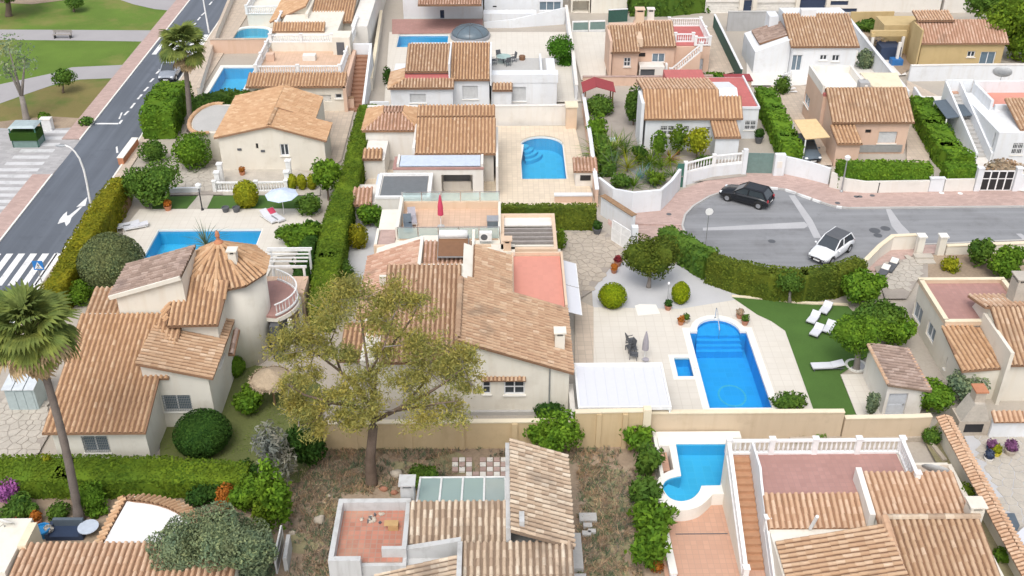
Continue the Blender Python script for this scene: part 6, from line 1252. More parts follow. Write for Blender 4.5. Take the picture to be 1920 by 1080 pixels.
wall('low stone edging round the planted strip behind the sandy wall', [(1480, 830), (1735, 826), (1770, 870)], .35, 'stone', .25)
# left
wall('cream kerb wall of the brick planter by the road', [(228, 310), (256, 272)], .7, 'terracotta', .5, 'coping')
wall('brown timber fence along the turquoise pool patio', [(246, 384), (222, 424), (206, 452)], .9, 'wood', .12, name='fence')
wall('white low wall behind the strip of lawn', [(290, 364), (376, 362)], .55, 'white', .25)
t = wall('grubby white low wall and gate at the edge of the vacant lot', [(538, 1075), (545, 1030)], 1.1, 'oldwhite', .2); gate('narrow weathered white gate leaning beside the vacant lot', (520, 1080), (533, 1020), 1.3, 'greymetal', 1)
wall('cream planter wall beside the long hedge', [(300, 905), (560, 905)], .02, 'beige', .1) if 0 else None
# barbecue corner by the arched pool
p = P(1098, 352); t = thing('barbecue', 'white outdoor barbecue with small tiled roof by the arched pool', 'barbecue', p); bx(t, p.x-.9, p.x+.9, p.y, p.y+1.6, 0, 1.5, 'palewhite', 'base'); sl(t, p.x-1.1, p.x+1.0, p.y-.1, p.y+1.8, 1.55, 2.0, 'f', 'tile_pink', bed='tilebed_light', thick=.08); bx(t, p.x-.5, p.x+.4, p.y-.03, p.y-.002, .7, 1.2, 'black', 'firebox')
p = P(1040, 383); q = P(1115, 384); t = thing('planter_wall', 'low L-shaped white and pink bench wall below the arched pool', 'wall', p); bx(t, p.x, q.x-.2, p.y, p.y+.4, -.1, .75, 'pink', 'bench'); bx(t, p.x-.05, q.x-.2, p.y-.05, p.y+.45, .752, .86, 'white', 'coping')
# ================================================================== HEDGES
def Z(path, z): return [Vector((P(p[0], p[1], z).x, P(p[0], p[1], z).y, 0)) for p in path]
hedge('long tall clipped hedge dividing the two gardens', Z([(690, 186), (676, 240), (663, 300), (641, 375), (628, 420), (617, 480), (606, 540), (598, 575)], 2.1), [1.7, 1.7, 1.6, 1.9, 2.0, 2.0, 1.8, 1.5], [1.6, 2.0, 2.2, 2.2, 2.3, 2.3, 2.3, 2.2], 'l_hedge', .1, world=True)
hedge('olive green clipped hedge along the road by the turquoise pool', Z([(224, 326), (203, 362), (176, 412), (145, 458), (122, 498), (94, 540)], 2.3), [1.4, 1.7, 1.8, 1.7, 1.6, 1.5], [2.0, 2.4, 2.5, 2.4, 2.3, 2.2], 'l_olivehedge', .115, world=True)
hedge('tall dense hedge by the pavement behind the young palm', [(300, 262), (318, 222), (335, 195)], 3.0, [2.6, 2.9, 2.4], 'l_bright', .2, lump=.12, spread=.8)
hedge('dark hedge between the palm trunk and the blue street pool', [(368, 238), (420, 222), (492, 214)], [2.0, 2.2, 1.8], [2.6, 2.6, 2.2], 'l_mid', .2, lump=.12, spread=.8)
hedge('broad low clipped hedge along the front of the tower villa', Z([(-40, 877), (120, 876), (300, 878), (462, 880)], 1.5), [2.2, 2.2, 2.1, 1.7], [1.5, 1.5, 1.5, 1.3], 'l_hedge', .105, world=True)
hedge('leafy bright green hedge end beside the white double gate', [(1246, 456), (1280, 484), (1312, 510), (1330, 520)], [1.3, 1.6, 1.7, 1.6], [1.5, 1.8, 2.0, 2.1], 'l_mid', .17, lump=.12, spread=.8)
hedge('tall dark clipped hedge curving round the lawn below the turning circle', [(1328, 526), (1380, 545), (1440, 557), (1500, 560), (1560, 552), (1605, 535)], 1.25, [2.2, 2.3, 2.3, 2.3, 2.3, 2.3], 'l_wood', .105)
hedge('dark clipped hedge behind the carport pergola', [(938, 428), (1030, 428), (1116, 428)], .8, 2.1, 'l_wood', .12)
hedge('long rounded clipped hedge in front of the pink house', [(1564, 350), (1650, 351), (1736, 350)], 1.5, [2.2, 2.3, 2.1], 'l_bright', .14)
hedge('short clipped hedge left of the black gate', [(1764, 348), (1822, 348)], 1.6, 2.0, 'l_bright', .14)
hedge('diagonal bright hedge beside the right edge house', [(1722, 215), (1745, 262), (1772, 305), (1800, 330)], 2.2, 1.9, 'l_bright', .19, lump=.1)
hedge('bright hedge between the white bungalow and the pink house', [(1430, 195), (1448, 232), (1472, 285), (1482, 308)], 1.9, 1.8, 'l_bright', .19, lump=.1)
hedge('dark green creeper along the white wall of the bungalow garden', [(1120, 262), (1132, 300), (1140, 335)], 1.3, 1.3, 'l_mid', .18, lump=.2, spread=1.0)
hedge('hedge along the top edge above the pink house', [(1180, 24), (1250, 24), (1320, 16)], 3.0, [2.6, 2.8, 2.0], 'l_mid', .26, lump=.25, spread=1.0)
hedge('dark planting along the foot of the long hedge by the pool', [(590, 440), (577, 500), (568, 560), (560, 590)], 1.2, [1.3, 1.4, 1.5, 1.3], 'l_dark', .18, lump=.25, spread=1.0)
# ================================================================== SHRUBS
bush('big rounded moss green topiary beside the brown tiled roof', (146, 436, 270, 548), 'l_moss', .12, trim=True)
bush('bright round shrub at the foot of the mossy topiary', (112, 524, 174, 574), 'l_bright', .14)
bush('dark shrub between the mossy topiary and the tower villa', (168, 520, 216, 562), 'l_dark', .14)
bush('large dark green clipped ball on the garden lawn', (326, 765, 433, 858), 'l_dark', .11, trim=True)
bush('leafy bright green plant by the gravel circle', (436, 720, 499, 782), 'l_bright', .22, clumps=4)
bush('small lime topiary against the tower wall', (416, 666, 460, 708), 'l_bright', .12, trim=True)
bush('large leafy green shrub beside the turquoise pool', (514, 412, 606, 470), 'l_bright', .2, clumps=4)
bush('round golden clipped ball in the upper lawn', (437, 336, 484, 391), 'l_yellow', .14, trim=True)
for k, x in enumerate((540, 558, 577)): bush(['left of three golden clipped blocks by the white posts', 'middle of three golden clipped blocks by the white posts', 'right of three golden clipped blocks by the white posts'][k], (x-2, 326, x+17, 357), 'l_yellow', .15, trim=True, group='golden clipped blocks')
bush('shaggy rosette shrub in its round stone bed by the blue parasol', (555, 364, 601, 404), 'l_mid', .2)
bush('young leafy tree shrub against the long hedge', (584, 298, 640, 368), 'l_bright', .22, clumps=5, lift=.5)
bush('round leafy shrub in the gravel by the glass railed terrace', (666, 376, 718, 428), 'l_bright', .18, clumps=3)
bush('dense low shrub at the corner of the glass railed terrace', (702, 398, 746, 430), 'l_mid', .16)
bush('olive cone shaped shrub in the gravel strip', (652, 418, 692, 468), 'l_olivehedge', .13)
bush('bushy shrub lower down the gravel strip', (626, 488, 664, 536), 'l_mid', .16)
bush('small dark shrub at the end of the gravel strip', (612, 536, 650, 562), 'l_mid', .16)
bush('round deep green bush by the corner of the gabled house', (324, 246, 394, 320), 'l_bright', .17)
bush('dark bush under the tall hedge by the road', (262, 260, 312, 304), 'l_mid', .18)
bush('lime green clipped ball on the white gravel', (1122, 529, 1175, 579), 'l_lime', .1, trim=True)
bush('small upright lime clipped shrub beside the olive green tree', (1259, 527, 1294, 571), 'l_lime', .1, trim=True)
bush('leafy plant at the far corner of the deep blue pool', (1446, 734, 1514, 770), 'l_mid', .17, spread=1.1)
bush('tall green shrub at the upper end of the lawn border', (1578, 500, 1662, 578), 'l_bright', .2, clumps=5)
bush('broad green shrub behind the lawn loungers', (1598, 548, 1700, 640), 'l_mid', .2, clumps=5)
bush('shrub mass beside the tall side windows', (1640, 585, 1716, 660), 'l_bright', .2, clumps=4)
bush('bright round bush beside the small shed', (1696, 700, 1796, 782), 'l_bright', .19, clumps=4)
bush('loose flowering shrub by the beige house corner', (1770, 690, 1852, 762), 'l_olive', .2, clumps=4, lump=.3)
bush('tall leafy shrub behind the low cream wall', (1812, 446, 1862, 506), 'l_mid', .2, clumps=4)
bush('wide leafy shrub at the right edge behind the low cream wall', (1850, 458, 1922, 528), 'l_bright', .2, clumps=4)
bush('small yellowish shrub in the planted bed', (1764, 480, 1800, 512), 'l_yellow', .17)
bush('dome shaped grey green bush under the red pavilion roof', (1097, 176, 1152, 218), 'l_mid', .18)
bush('tall creeper shrub beside the bungalow wall', (1168, 150, 1212, 238), 'l_mid', .2, clumps=3)
bush('green shrub at the back of the bungalow garden', (1100, 212, 1140, 268), 'l_bright', .2)
bush('round shrub in front of the bungalow windows', (1220, 246, 1252, 292), 'l_bright', .2, lift=.3)
bush('round topped small tree in front of the bungalow', (1286, 236, 1332, 290), 'l_yellow', .2, lift=.6)
bush('loose green shrub beside the arched pool wall', (1115, 268, 1160, 320), 'l_mid', .2, clumps=3)
bush('green shrub behind the white iron steps', (1452, 140, 1482, 178), 'l_mid', .2)
bush('hedge shrub behind the bungalow red terrace', (1310, 134, 1366, 156), 'l_bright', .22)
bush('brownish thatched shrub beside the black gate', (1846, 298, 1920, 326), 'l_dry', .2)
bush('weedy green bush in the vacant lot by the glass lean-to', (760, 866, 824, 922), 'l_mid', .15, clumps=3)
bush('large light green shrub in front of the buff wall', (982, 762, 1092, 864), 'l_bright', .2, clumps=6, lump=.3)
bush('dark shrub against the front of the central house', (998, 748, 1062, 786), 'l_dark', .16)
bush('dark glossy bush at the left edge of the vacant lot', (528, 778, 612, 884), 'l_dark', .2, clumps=4)
bush('bright vine tangle at the edge of the vacant lot', (482, 858, 548, 1008), 'l_bright', .22, clumps=6, lump=.35, dens=1.0)
for k, (b_, m_) in enumerate((((1164, 788, 1226, 852), 'l_bright'), ((1186, 828, 1244, 902), 'l_mid'), ((1178, 888, 1244, 955), 'l_mid'), ((1182, 930, 1268, 1014), 'l_bright'), ((1178, 985, 1254, 1074), 'l_bright'))):
    bush(['topmost light green bush along the edge of the vacant lot', 'bush beside the keyhole pool step, along the lot edge', 'bush left of the round pool steps, along the lot edge', 'wide bush overhanging the terracotta patio, along the lot edge', 'lowest bright bush along the lot edge'][k], b_, m_, .26, clumps=6, lump=.35, dens=1.0, spread=1.2, asp=2.4, group='bushes along the edge of the vacant lot')
bush('orange flowering plant at the foot of the lot edge bushes', (1218, 1048, 1244, 1074), 'l_orange', .14, stem=False)
bush('pink bougainvillea at the left edge', (-12, 892, 40, 946), 'l_bougain', .14, clumps=4, lump=.35)
bush('leafy green bush under the bougainvillea', (0, 925, 74, 985), 'l_mid', .18, clumps=4)
bush('white flowering shrub near the bougainvillea', (28, 945, 56, 968), 'l_white', .12)
bush('bright round shrub beside the palm trunk base', (144, 904, 198, 964), 'l_bright', .14)
bush('small green shrub left of the palm trunk base', (88, 940, 130, 980), 'l_mid', .14)
bush('yellow green shrub above the rounded roof terrace', (288, 890, 342, 926), 'l_yellow', .16)
bush('dark blue green bush behind the rounded roof terrace', (340, 894, 424, 952), 'l_dark', .17, clumps=3)
bush('orange tinged shrub between the hedge and the olive tree', (404, 908, 446, 956), 'l_orange', .16)
bush('tall green leafy shrub behind the olive tree', (426, 890, 506, 968), 'l_bright', .2, clumps=5)
bush('dark red leaved plant at the bottom left', (10, 972, 44, 1008), 'l_redleaf', .16)
bush('mixed green shrub above the near rooftop', (196, 880, 258, 930), 'l_hedge', .17, clumps=3, lump=.3)
bush('climbing rose shrub by the small shed door', (1622, 730, 1650, 784), 'l_olive', .13, clumps=3)
bush('small green shrub in the strip behind the white balustrade', (1520, 800, 1552, 826), 'l_bright', .14)
bush('second small shrub in the strip behind the white balustrade', (1570, 792, 1608, 820), 'l_mid', .14)
bush('light green shrub in front of the lower sandy wall', (1640, 792, 1678, 820), 'l_bright', .14)
bush('shrub at the head of the tile-topped wall', (1728, 800, 1766, 836), 'l_mid', .15)
bush('weedy shrub half way along the tile-topped wall', (1788, 905, 1830, 945), 'l_hedge', .14)
bush('bright weed clump near the bottom of the tile-topped wall', (1862, 1025, 1902, 1060), 'l_bright', .15)
bush('green shrubs in the rough garden beside the ochre house', (1602, 34, 1662, 62), 'l_mid', .24, clumps=4)
bush('dry pale shrub in the rough garden', (1628, 62, 1668, 100), 'l_dry', .22)
bush('grey green shrub against the white house side wall', (1606, 92, 1640, 130), 'l_greyg', .2)
bush('low olive shrub beside the narrow gap', (1040, 428, 1062, 470), 'l_hedge', .14)
bush('dark tree shrub between the white house and its neighbour', (718, 125, 736, 160), 'l_dark', .2)
bush('small bush in the park earth by the plaza', (70, 210, 96, 232), 'l_bright', .2)
bush('low bush behind the striped crossing', (148, 218, 176, 236), 'l_mid', .2)
# ================================================================== TREES
tree('grey green domed tree with white trunk by the lawn strip', (277, 388), [(228, 312, 290, 372), (262, 300, 338, 360), (250, 330, 320, 385)], 'l_mid', .19, 'bark_grey', .16)
tree('round olive green tree on the white gravel', (1216, 540), [(1166, 444, 1240, 512), (1206, 442, 1276, 505), (1185, 458, 1262, 522)], 'l_wood', .15, 'bark_grey', .15, core=.8)
tree('umbrella shaped bright tree on the lawn by the small shed', (1605, 692), [(1558, 590, 1630, 650), (1596, 592, 1652, 655), (1575, 602, 1640, 664)], 'l_bright', .16, 'bark_grey', .2, core=.8, fork=.9)
tree('small tree with pale trunks against the dark clipped hedge', (1480, 568), [(1455, 506, 1508, 548)], 'l_mid', .15, 'bark_grey', .12)
tree('round citrus tree in the pale yard of the white house', (1050, 122), [(1024, 66, 1076, 112), (1044, 98, 1078, 146)], 'l_citrus', .2, 'bark', .15)
tree('palm like small tree in front of the bungalow', (1272, 292), [(1255, 234, 1290, 284)], 'l_hedge', .2, 'bark', .12, core=.5)
tree('small mushroom shaped tree in the park', (119, 174), [(98, 128, 141, 160)], 'l_mid', .2, 'bark', .1)
tree('leaning tree with thin yellow green crown beside the kiosk', (50, 224), [(-25, 60, 60, 130), (25, 95, 70, 140), (-10, 110, 40, 150)], 'l_olive', .26, 'bark_grey', .3, core=0, dens=.22, lump=.3, depth=.8, fork=.5)
tree('small dark tree in the far park', (139, 22), [(122, -6, 158, 14)], 'l_mid', .24, 'bark', .12)
tree('tree trunk with high crown at the top left corner', (17, 30), [(-30, -60, 60, 0)], 'l_mid', .3, 'bark', .35)
tree('large silvery olive tree at the bottom', (400, 1110), [(282, 975, 400, 1090), (350, 950, 470, 1060), (420, 970, 520, 1080), (300, 1020, 430, 1120), (400, 1030, 515, 1130)], 'l_olive', .1, 'bark_grey', .25, lump=.28, depth=.5, core=.55, asp=2.4, dens=1.6)
tree('dead grey twiggy tree beside the thatched parasol', (512, 920), [(470, 790, 540, 870), (490, 830, 556, 905)], 'l_twig', .14, 'bark_grey', .12, core=0, dens=.55, depth=.9, asp=3.5)
tree('tall tree at the top right corner behind the ochre house', (1905, 112), [(1838, 10, 1905, 80), (1870, -20, 1950, 60), (1880, 40, 1950, 115)], 'l_hedge', .3, 'bark', .3)
tree('dense green tree at the top edge beside the tall chimney wall', (1850, 60), [(1812, -25, 1872, 30), (1845, -30, 1915, 25)], 'l_mid', .3, 'bark', .3)
# the big thin crowned tree standing in the vacant lot
b = P(697, 908); te = thing('tree', 'big airy olive yellow tree standing in the vacant lot', 'tree', b); Yb = b.y
def TP(px, py, dy=0): return FY(px, py, Yb+dy)
fk = TP(700, 800); mb = MB().tube([b-Vector((0, 0, .2)), b+Vector((0, 0, .3)), TP(694, 860), fk], [.42, .34, .29, .26], 10); mb.build('trunk', 'bark', te, True)
lim = MB(); ends = []
for path, r in (([(700, 800, 0), (698, 740, .4), (690, 690, .8), (680, 620, 1.5), (672, 560, 2.2)], .15), ([(698, 790, 0), (740, 770, -.4), (790, 745, -.8), (830, 720, -1.0), (868, 690, -1.0)], .15), ([(700, 785, 0), (660, 760, -.4), (620, 755, -.8), (570, 740, -1.1), (540, 720, -1.2)], .14),
                ([(695, 765, 0), (672, 725, 1.0), (630, 690, 2.0), (590, 660, 2.6), (545, 640, 3.0)], .13), ([(699, 760, .2), (705, 700, 1.0), (740, 640, 2.0), (770, 600, 2.5), (790, 560, 2.8)], .13), ([(740, 770, -.4), (790, 762, -1.4), (830, 755, -2.0), (860, 752, -2.2)], .09),
                ([(760, 758, -.5), (800, 712, .3), (830, 670, .8), (850, 650, 1.0)], .09), ([(693, 700, .7), (720, 650, .2), (740, 590, 1.6)], .08), ([(640, 700, 1.9), (620, 640, 2.4), (640, 590, 2.8)], .08), ([(620, 755, -.8), (590, 790, -1.6), (560, 800, -1.9)], .08)):
    pts = [TP(*q) for q in path]; n = len(pts); lim.tube(pts, [r*(1-.8*i/(n-1)) for i in range(n)], 6)
    for i in range(1, n): ends.append((pts[i], i/(n-1)))
lim.build('limbs', 'bark', te, True)
cl = [(612, 590, 2.4, 58, 36), (560, 620, 2.6, 50, 32), (690, 560, 2.2, 66, 34), (650, 540, 2.6, 44, 22), (740, 565, 2.4, 46, 30), (785, 575, 2.5, 36, 26), (525, 650, 2.5, 34, 24), (560, 655, 1.8, 40, 24), (600, 650, 1.5, 36, 22), (720, 610, 1.2, 40, 24), (775, 640, .8, 42, 28),
      (830, 650, .4, 56, 32), (868, 665, 0, 32, 22), (800, 690, -.2, 48, 26), (850, 705, -.6, 46, 30), (885, 725, -.9, 26, 26), (760, 720, -.6, 44, 22), (680, 720, -.2, 46, 26), (640, 735, -.5, 44, 24), (600, 760, -1, 46, 24), (560, 770, -1.2, 44, 26), (545, 725, -1, 34, 22), (700, 765, -1.2, 48, 20), (640, 790, -1.4, 44, 20), (720, 660, .6, 34, 20), (790, 770, -1.6, 52, 20), (850, 775, -1.8, 36, 20), (590, 800, -1.6, 36, 18), (575, 700, 1, 30, 18), (655, 670, 1.2, 34, 18)]
cc = []
for px, py, dy, rx, ry in cl: c = TP(px, py, dy); k = ppm(px, py, c.z); cc.append((c, rx/k, rx/k*.8, ry/k*1.05))
vs, qs, o = [], [], 0
for i, (c, rx, ry, rz) in enumerate(cc):
    for j in range(9):                                       # each mass is broken into small tufts with gaps between
        d = unit(RNG.normal(size=(1, 3)))[0]*RNG.uniform(.25, 1.0); q = c+Vector(d*np.array((rx, ry, rz)))*1.08; s = rx*RNG.uniform(.3, .55); n = int(105*(s/.5)**2)+34
        p_ = np.array(q)+RNG.normal(size=(n, 3))*np.array((s*.55, s*.55, s*.32)); nn = unit(RNG.normal(size=(n, 3))+np.array((0, 0, .6))); v, q_ = leafmesh(p_, nn, .062, 1.0, 3.6, .35); vs.append(v); qs.append(q_+o); o += len(v)
link('crown', npmesh('crown', np.concatenate(vs), np.concatenate(qs)), 'l_euca', te)
tw = MB()
for c, rx, ry, rz in cc:
    e = min(ends, key=lambda q: (q[0]-c).length)[0]; tw.tube([e, e.lerp(c, .6)+Vector((0, 0, -.1)), c], [.045, .03, .012], 5)
    for _ in range(9): d = Vector(unit(RNG.normal(size=(1, 3)))[0]*np.array((rx, ry, rz))*.9); tw.tube([c.lerp(e, .3), c+d], [.022, .008], 4)
tw.build('twigs', 'bark_grey', te, kind='stuff')
# ================================================================== PALMS
def frond_mesh(L=1.5, n=15, droop=.5, seed=0):
    """fan leaf: stalk and a half disc of pleated, drooping fingers. Local +X outward"""
    rnd = random.Random(seed); st_ = MB().tube([(0, 0, 0), (L*.3, 0, .1), (L*.55, 0, .08)], [.03, .02, .015], 5); fan = MB()
    for k in range(n):
        a = -1.5+3.0*k/(n-1); l = L*.62*(1-.22*abs(a)/1.5)*rnd.uniform(.88, 1.08); d = Vector((math.cos(a), math.sin(a), .12)); s = Vector((-math.sin(a), math.cos(a), 0)); p = Vector((L*.52, 0, .08)); vs = []
        for i in range(4):
            w_ = (.02, .085, .07, .006)[i]*L/1.5; vs += [p-s*w_+Vector((0, 0, .02)), p+Vector((0, 0, 0)), p+s*w_+Vector((0, 0, .02))]; d = (d+Vector((0, 0, -droop*(.25, .5, .9)[min(i, 2)]))).normalized(); p = p+d*l/3
        fan.add(vs, [(3*i+j, 3*i+j+1, 3*i+j+4, 3*i+j+3) for i in range(3) for j in range(2)])
    return st_, fan
FR = []
for s in range(3):
    for L, dr in ((1.5, .55),):
        st_, fan = frond_mesh(L, 15, dr+.16*s, s); me = bpy.data.meshes.new('frond'); o = len(st_.v); me.from_pydata(st_.v+fan.v, [], st_.f+[tuple(i+o for i in f) for f in fan.f]); me.update(); FR.append(me)
FG = [m.copy() for m in FR]; FDd = [m.copy() for m in FR]
for m in FG: m.materials.append(M['l_palm'])
for m in FDd: m.materials.append(M['deadfrond'])
def palm(label, base, top, topY=0, r=.26, n=46, s=1.0, dead=18, name='palm_tree'):
    b = P(*base); tp = FY(top[0], top[1], b.y+topY); t = thing(name, label, 'palm tree', b); L = (tp-b).length; mb = MB(); m = 26
    pts = [b.lerp(tp, i/m)+Vector((math.sin(i/m*3.1)*.25*(1 if base[0] < 300 else .1), 0, 0)) for i in range(m+1)]; rs = [r*(1.5-.9*min(1, i/4) if i < 4 else 1-.28*i/m)*(1.0 if i % 2 else 1.06) for i in range(m+1)]; rs = [max(x, r*.6) for x in rs]
    mb.tube(pts, rs, 10); mb.build('trunk', 'bark_palm', t, True); top_ = pts[-1]
    for k in range(n):
        e = math.radians(78)-(k/n)*math.radians(118); a = k*2.39996+random.uniform(-.35, .35); e += random.uniform(-.25, .25)
        o = bpy.data.objects.new('frond', FG[k % 3]); C.objects.link(o); o.parent = t; o.matrix_parent_inverse = Matrix.Translation(-t.location)
        o.matrix_basis = Matrix.Translation(top_+Vector((0, 0, .15*s))) @ Matrix.Rotation(a, 4, 'Z') @ Matrix.Rotation(-e, 4, 'Y') @ Matrix.Rotation(random.uniform(-.3, .3), 4, 'X') @ Matrix.Scale(s*random.uniform(.85, 1.1), 4)
    for k in range(dead):
        e = math.radians(8)-(k/max(1, dead))*math.radians(85); a = k*2.39996+1
        o = bpy.data.objects.new('dead_frond', FDd[k % 3]); C.objects.link(o); o.parent = t; o.matrix_parent_inverse = Matrix.Translation(-t.location)
        o.matrix_basis = Matrix.Translation(top_+Vector((0, 0, -.25*s))) @ Matrix.Rotation(a, 4, 'Z') @ Matrix.Rotation(-e, 4, 'Y') @ Matrix.Scale(s*random.uniform(.65, .95), 4)
    return t
palm('tall leaning fan palm in front of the tower villa', (150, 982), (60, 628), .6, .235, 44, 1.55, 34)
palm('fan palm on the verge beside the road and the silver car', (358, 246), (345, 94), 0, .26, 36, 1.6, 10)
# ================================================================== SPIKY PLANTS
for lab, base, h_, m_, nm in (('blue agave among the yuccas in the bungalow garden', (1203, 338), 34, 'l_blue', 'agave'), ('tall yucca in the bungalow garden beside the white curved wall', (1150, 330), 44, 'l_greyg', 'yucca'), ('yellowish yucca left of the blue agave', (1176, 326), 40, 'l_yellow', 'yucca'), ('yucca at the foot of the bungalow garden wall', (1196, 312), 36, 'l_mid', 'yucca'),
                              ('grassy yucca right of the blue agave', (1240, 322), 44, 'l_hedge', 'yucca'), ('small yucca by the dark green garden door', (1256, 312), 34, 'l_yellow', 'yucca'), ('dark yucca in the middle of the bungalow garden', (1172, 296), 40, 'l_mid', 'yucca'), ('yucca nearest the arched pool wall', (1140, 308), 36, 'l_bright', 'yucca'), ('agave in front of the bungalow porch', (1226, 300), 28, 'l_greyg', 'agave'),
                              ('spiky plant poking up behind the conical tower roof', (388, 470), 46, 'l_greyg', 'yucca'), ('pale agave in the narrow strip behind the white balustrade', (1495, 824), 18, 'l_greyg', 'agave'), ('spiky plant at the lower end of the gravel strip', (650, 525), 26, 'l_hedge', 'yucca')):
    spiky(lab, base, h_, m_, 46, .09, .9, (.15, 1.5), nm, stem=.5 if nm == 'yucca' else 0)
GARD = [('small palm by the curved white wall, bungalow garden', (1130, 318), 46, 'l_palm', 'yucca'), ('broad leaved palm at the left of the bungalow garden', (1146, 296), 50, 'l_palm', 'yucca'), ('dark fern like plant at the foot of the curved white wall', (1166, 352), 34, 'l_mid', 'fern'), ('green strap leaved plant near the blue agave', (1188, 352), 36, 'l_bright', 'fern'), ('pale yucca against the curved white wall', (1222, 346), 34, 'l_greyg', 'yucca'),
        ('olive yucca in front of the bungalow path', (1218, 316), 40, 'l_hedge', 'yucca'), ('strap leaved plant beside the white fountain', (1160, 278), 40, 'l_mid', 'fern'), ('reddish plant by the bungalow wall', (1256, 300), 26, 'l_redleaf', 'fern'), ('green rosette under the dark green garden door wall', (1262, 334), 32, 'l_mid', 'fern'), ('tall palm tuft at the wall corner of the bungalow garden', (1122, 300), 48, 'l_bright', 'yucca')]
for lab, base, h_, m_, nm in GARD: spiky(lab, base, h_, m_, 64, .12, 1.0, (.1, 1.4), nm, stem=.4 if nm == 'yucca' else 0)
bush('leafy ground shrub behind the curved white wall', (1140, 322, 1186, 356), 'l_mid', .17, clumps=3, lump=.3); bush('yellow green shrub left of the dark green garden door', (1206, 318, 1252, 352), 'l_hedge', .17, clumps=3, lump=.3); bush('low shrub in front of the bungalow steps', (1300, 288, 1340, 316), 'l_mid', .16, clumps=2); bush('dark shrub by the bungalow garden path', (1184, 268, 1216, 304), 'l_dark', .18, clumps=2)
for lab, bb, m_ in (('dark fern mass under the broad low hedge, left of the rounded terrace', (196, 896, 236, 934), 'l_mid'), ('feathery green shrub under the broad low hedge', (236, 884, 292, 912), 'l_hedge'), ('dark shrub at the right end of the broad low hedge', (446, 862, 490, 908), 'l_dark'), ('lush green shrub between the palm and the rounded terrace', (160, 940, 206, 976), 'l_bright'),
                    ('green undergrowth at the far bottom left', (-10, 960, 30, 1000), 'l_mid'), ('light green tall plant behind the olive tree', (470, 930, 520, 1010), 'l_hedge'), ('small grey shrub in the bottom left yard', (36, 990, 66, 1016), 'l_greyg')):
    bush(lab, bb, m_, .18, clumps=3, lump=.3)
bush('airy yellow flowering plant standing before the broad low hedge', (74, 846, 104, 900), 'l_yellow', .14, clumps=4, lump=.4, dens=.5)
# weeds and dry grass on the vacant lot
def tufts(name, label, px_poly, n, mat, h=.35):
    poly = [P(*q) for q in px_poly]; x0 = min(p.x for p in poly); x1 = max(p.x for p in poly); y0 = min(p.y for p in poly); y1 = max(p.y for p in poly); vs, qs, o = [], [], 0; k = 0
    pts = []
    while len(pts) < n:
        x, y = RNG.uniform(x0, x1), RNG.uniform(y0, y1)
        if inside((x, y), poly) and (math.sin(x*1.3+1)+math.sin(y*1.7)+math.sin(x*.6-y*.8)) > RNG.uniform(-2.2, 1.6): pts.append((x, y, 0))
    c = np.repeat(np.array(pts), 7, 0); d = RNG.normal(size=c.shape)*np.array((.1, .1, 0)); hh = h*RNG.uniform(.4, 1.2, len(c)); tip = c+RNG.normal(size=c.shape)*np.array((h*.5, h*.5, 0))+np.stack([np.zeros(len(c)), np.zeros(len(c)), hh], 1); b = c+d; s = unit(RNG.normal(size=c.shape)*np.array((1, 1, 0)))*.035
    v = np.stack([b-s, b+s, tip+s*.3, tip-s*.3], 1).reshape(-1, 3); link(name, npmesh(name, v, np.arange(len(v)).reshape(-1, 4)), mat, None, label=label, kind='stuff', cat='weeds')
LOT = [(545, 845), (1215, 842), (1225, 900), (1200, 1000), (1210, 1090), (1085, 1090), (1085, 870), (945, 860), (780, 930), (640, 925), (615, 1090), (530, 1090), (540, 960)]
tufts('dry_grass', 'tufts of dry grass over the vacant lot', LOT, 2400, 'l_dry', .24); tufts('green_weeds', 'thin green weeds scattered on the vacant lot', LOT, 900, 'l_greyg', .25)
tufts('lawn_grass', 'rough grass on the lawn in front of the tower', [(305, 700), (420, 700), (520, 700), (600, 730), (600, 840), (420, 860), (305, 850)], 2200, 'l_hedge', .16)
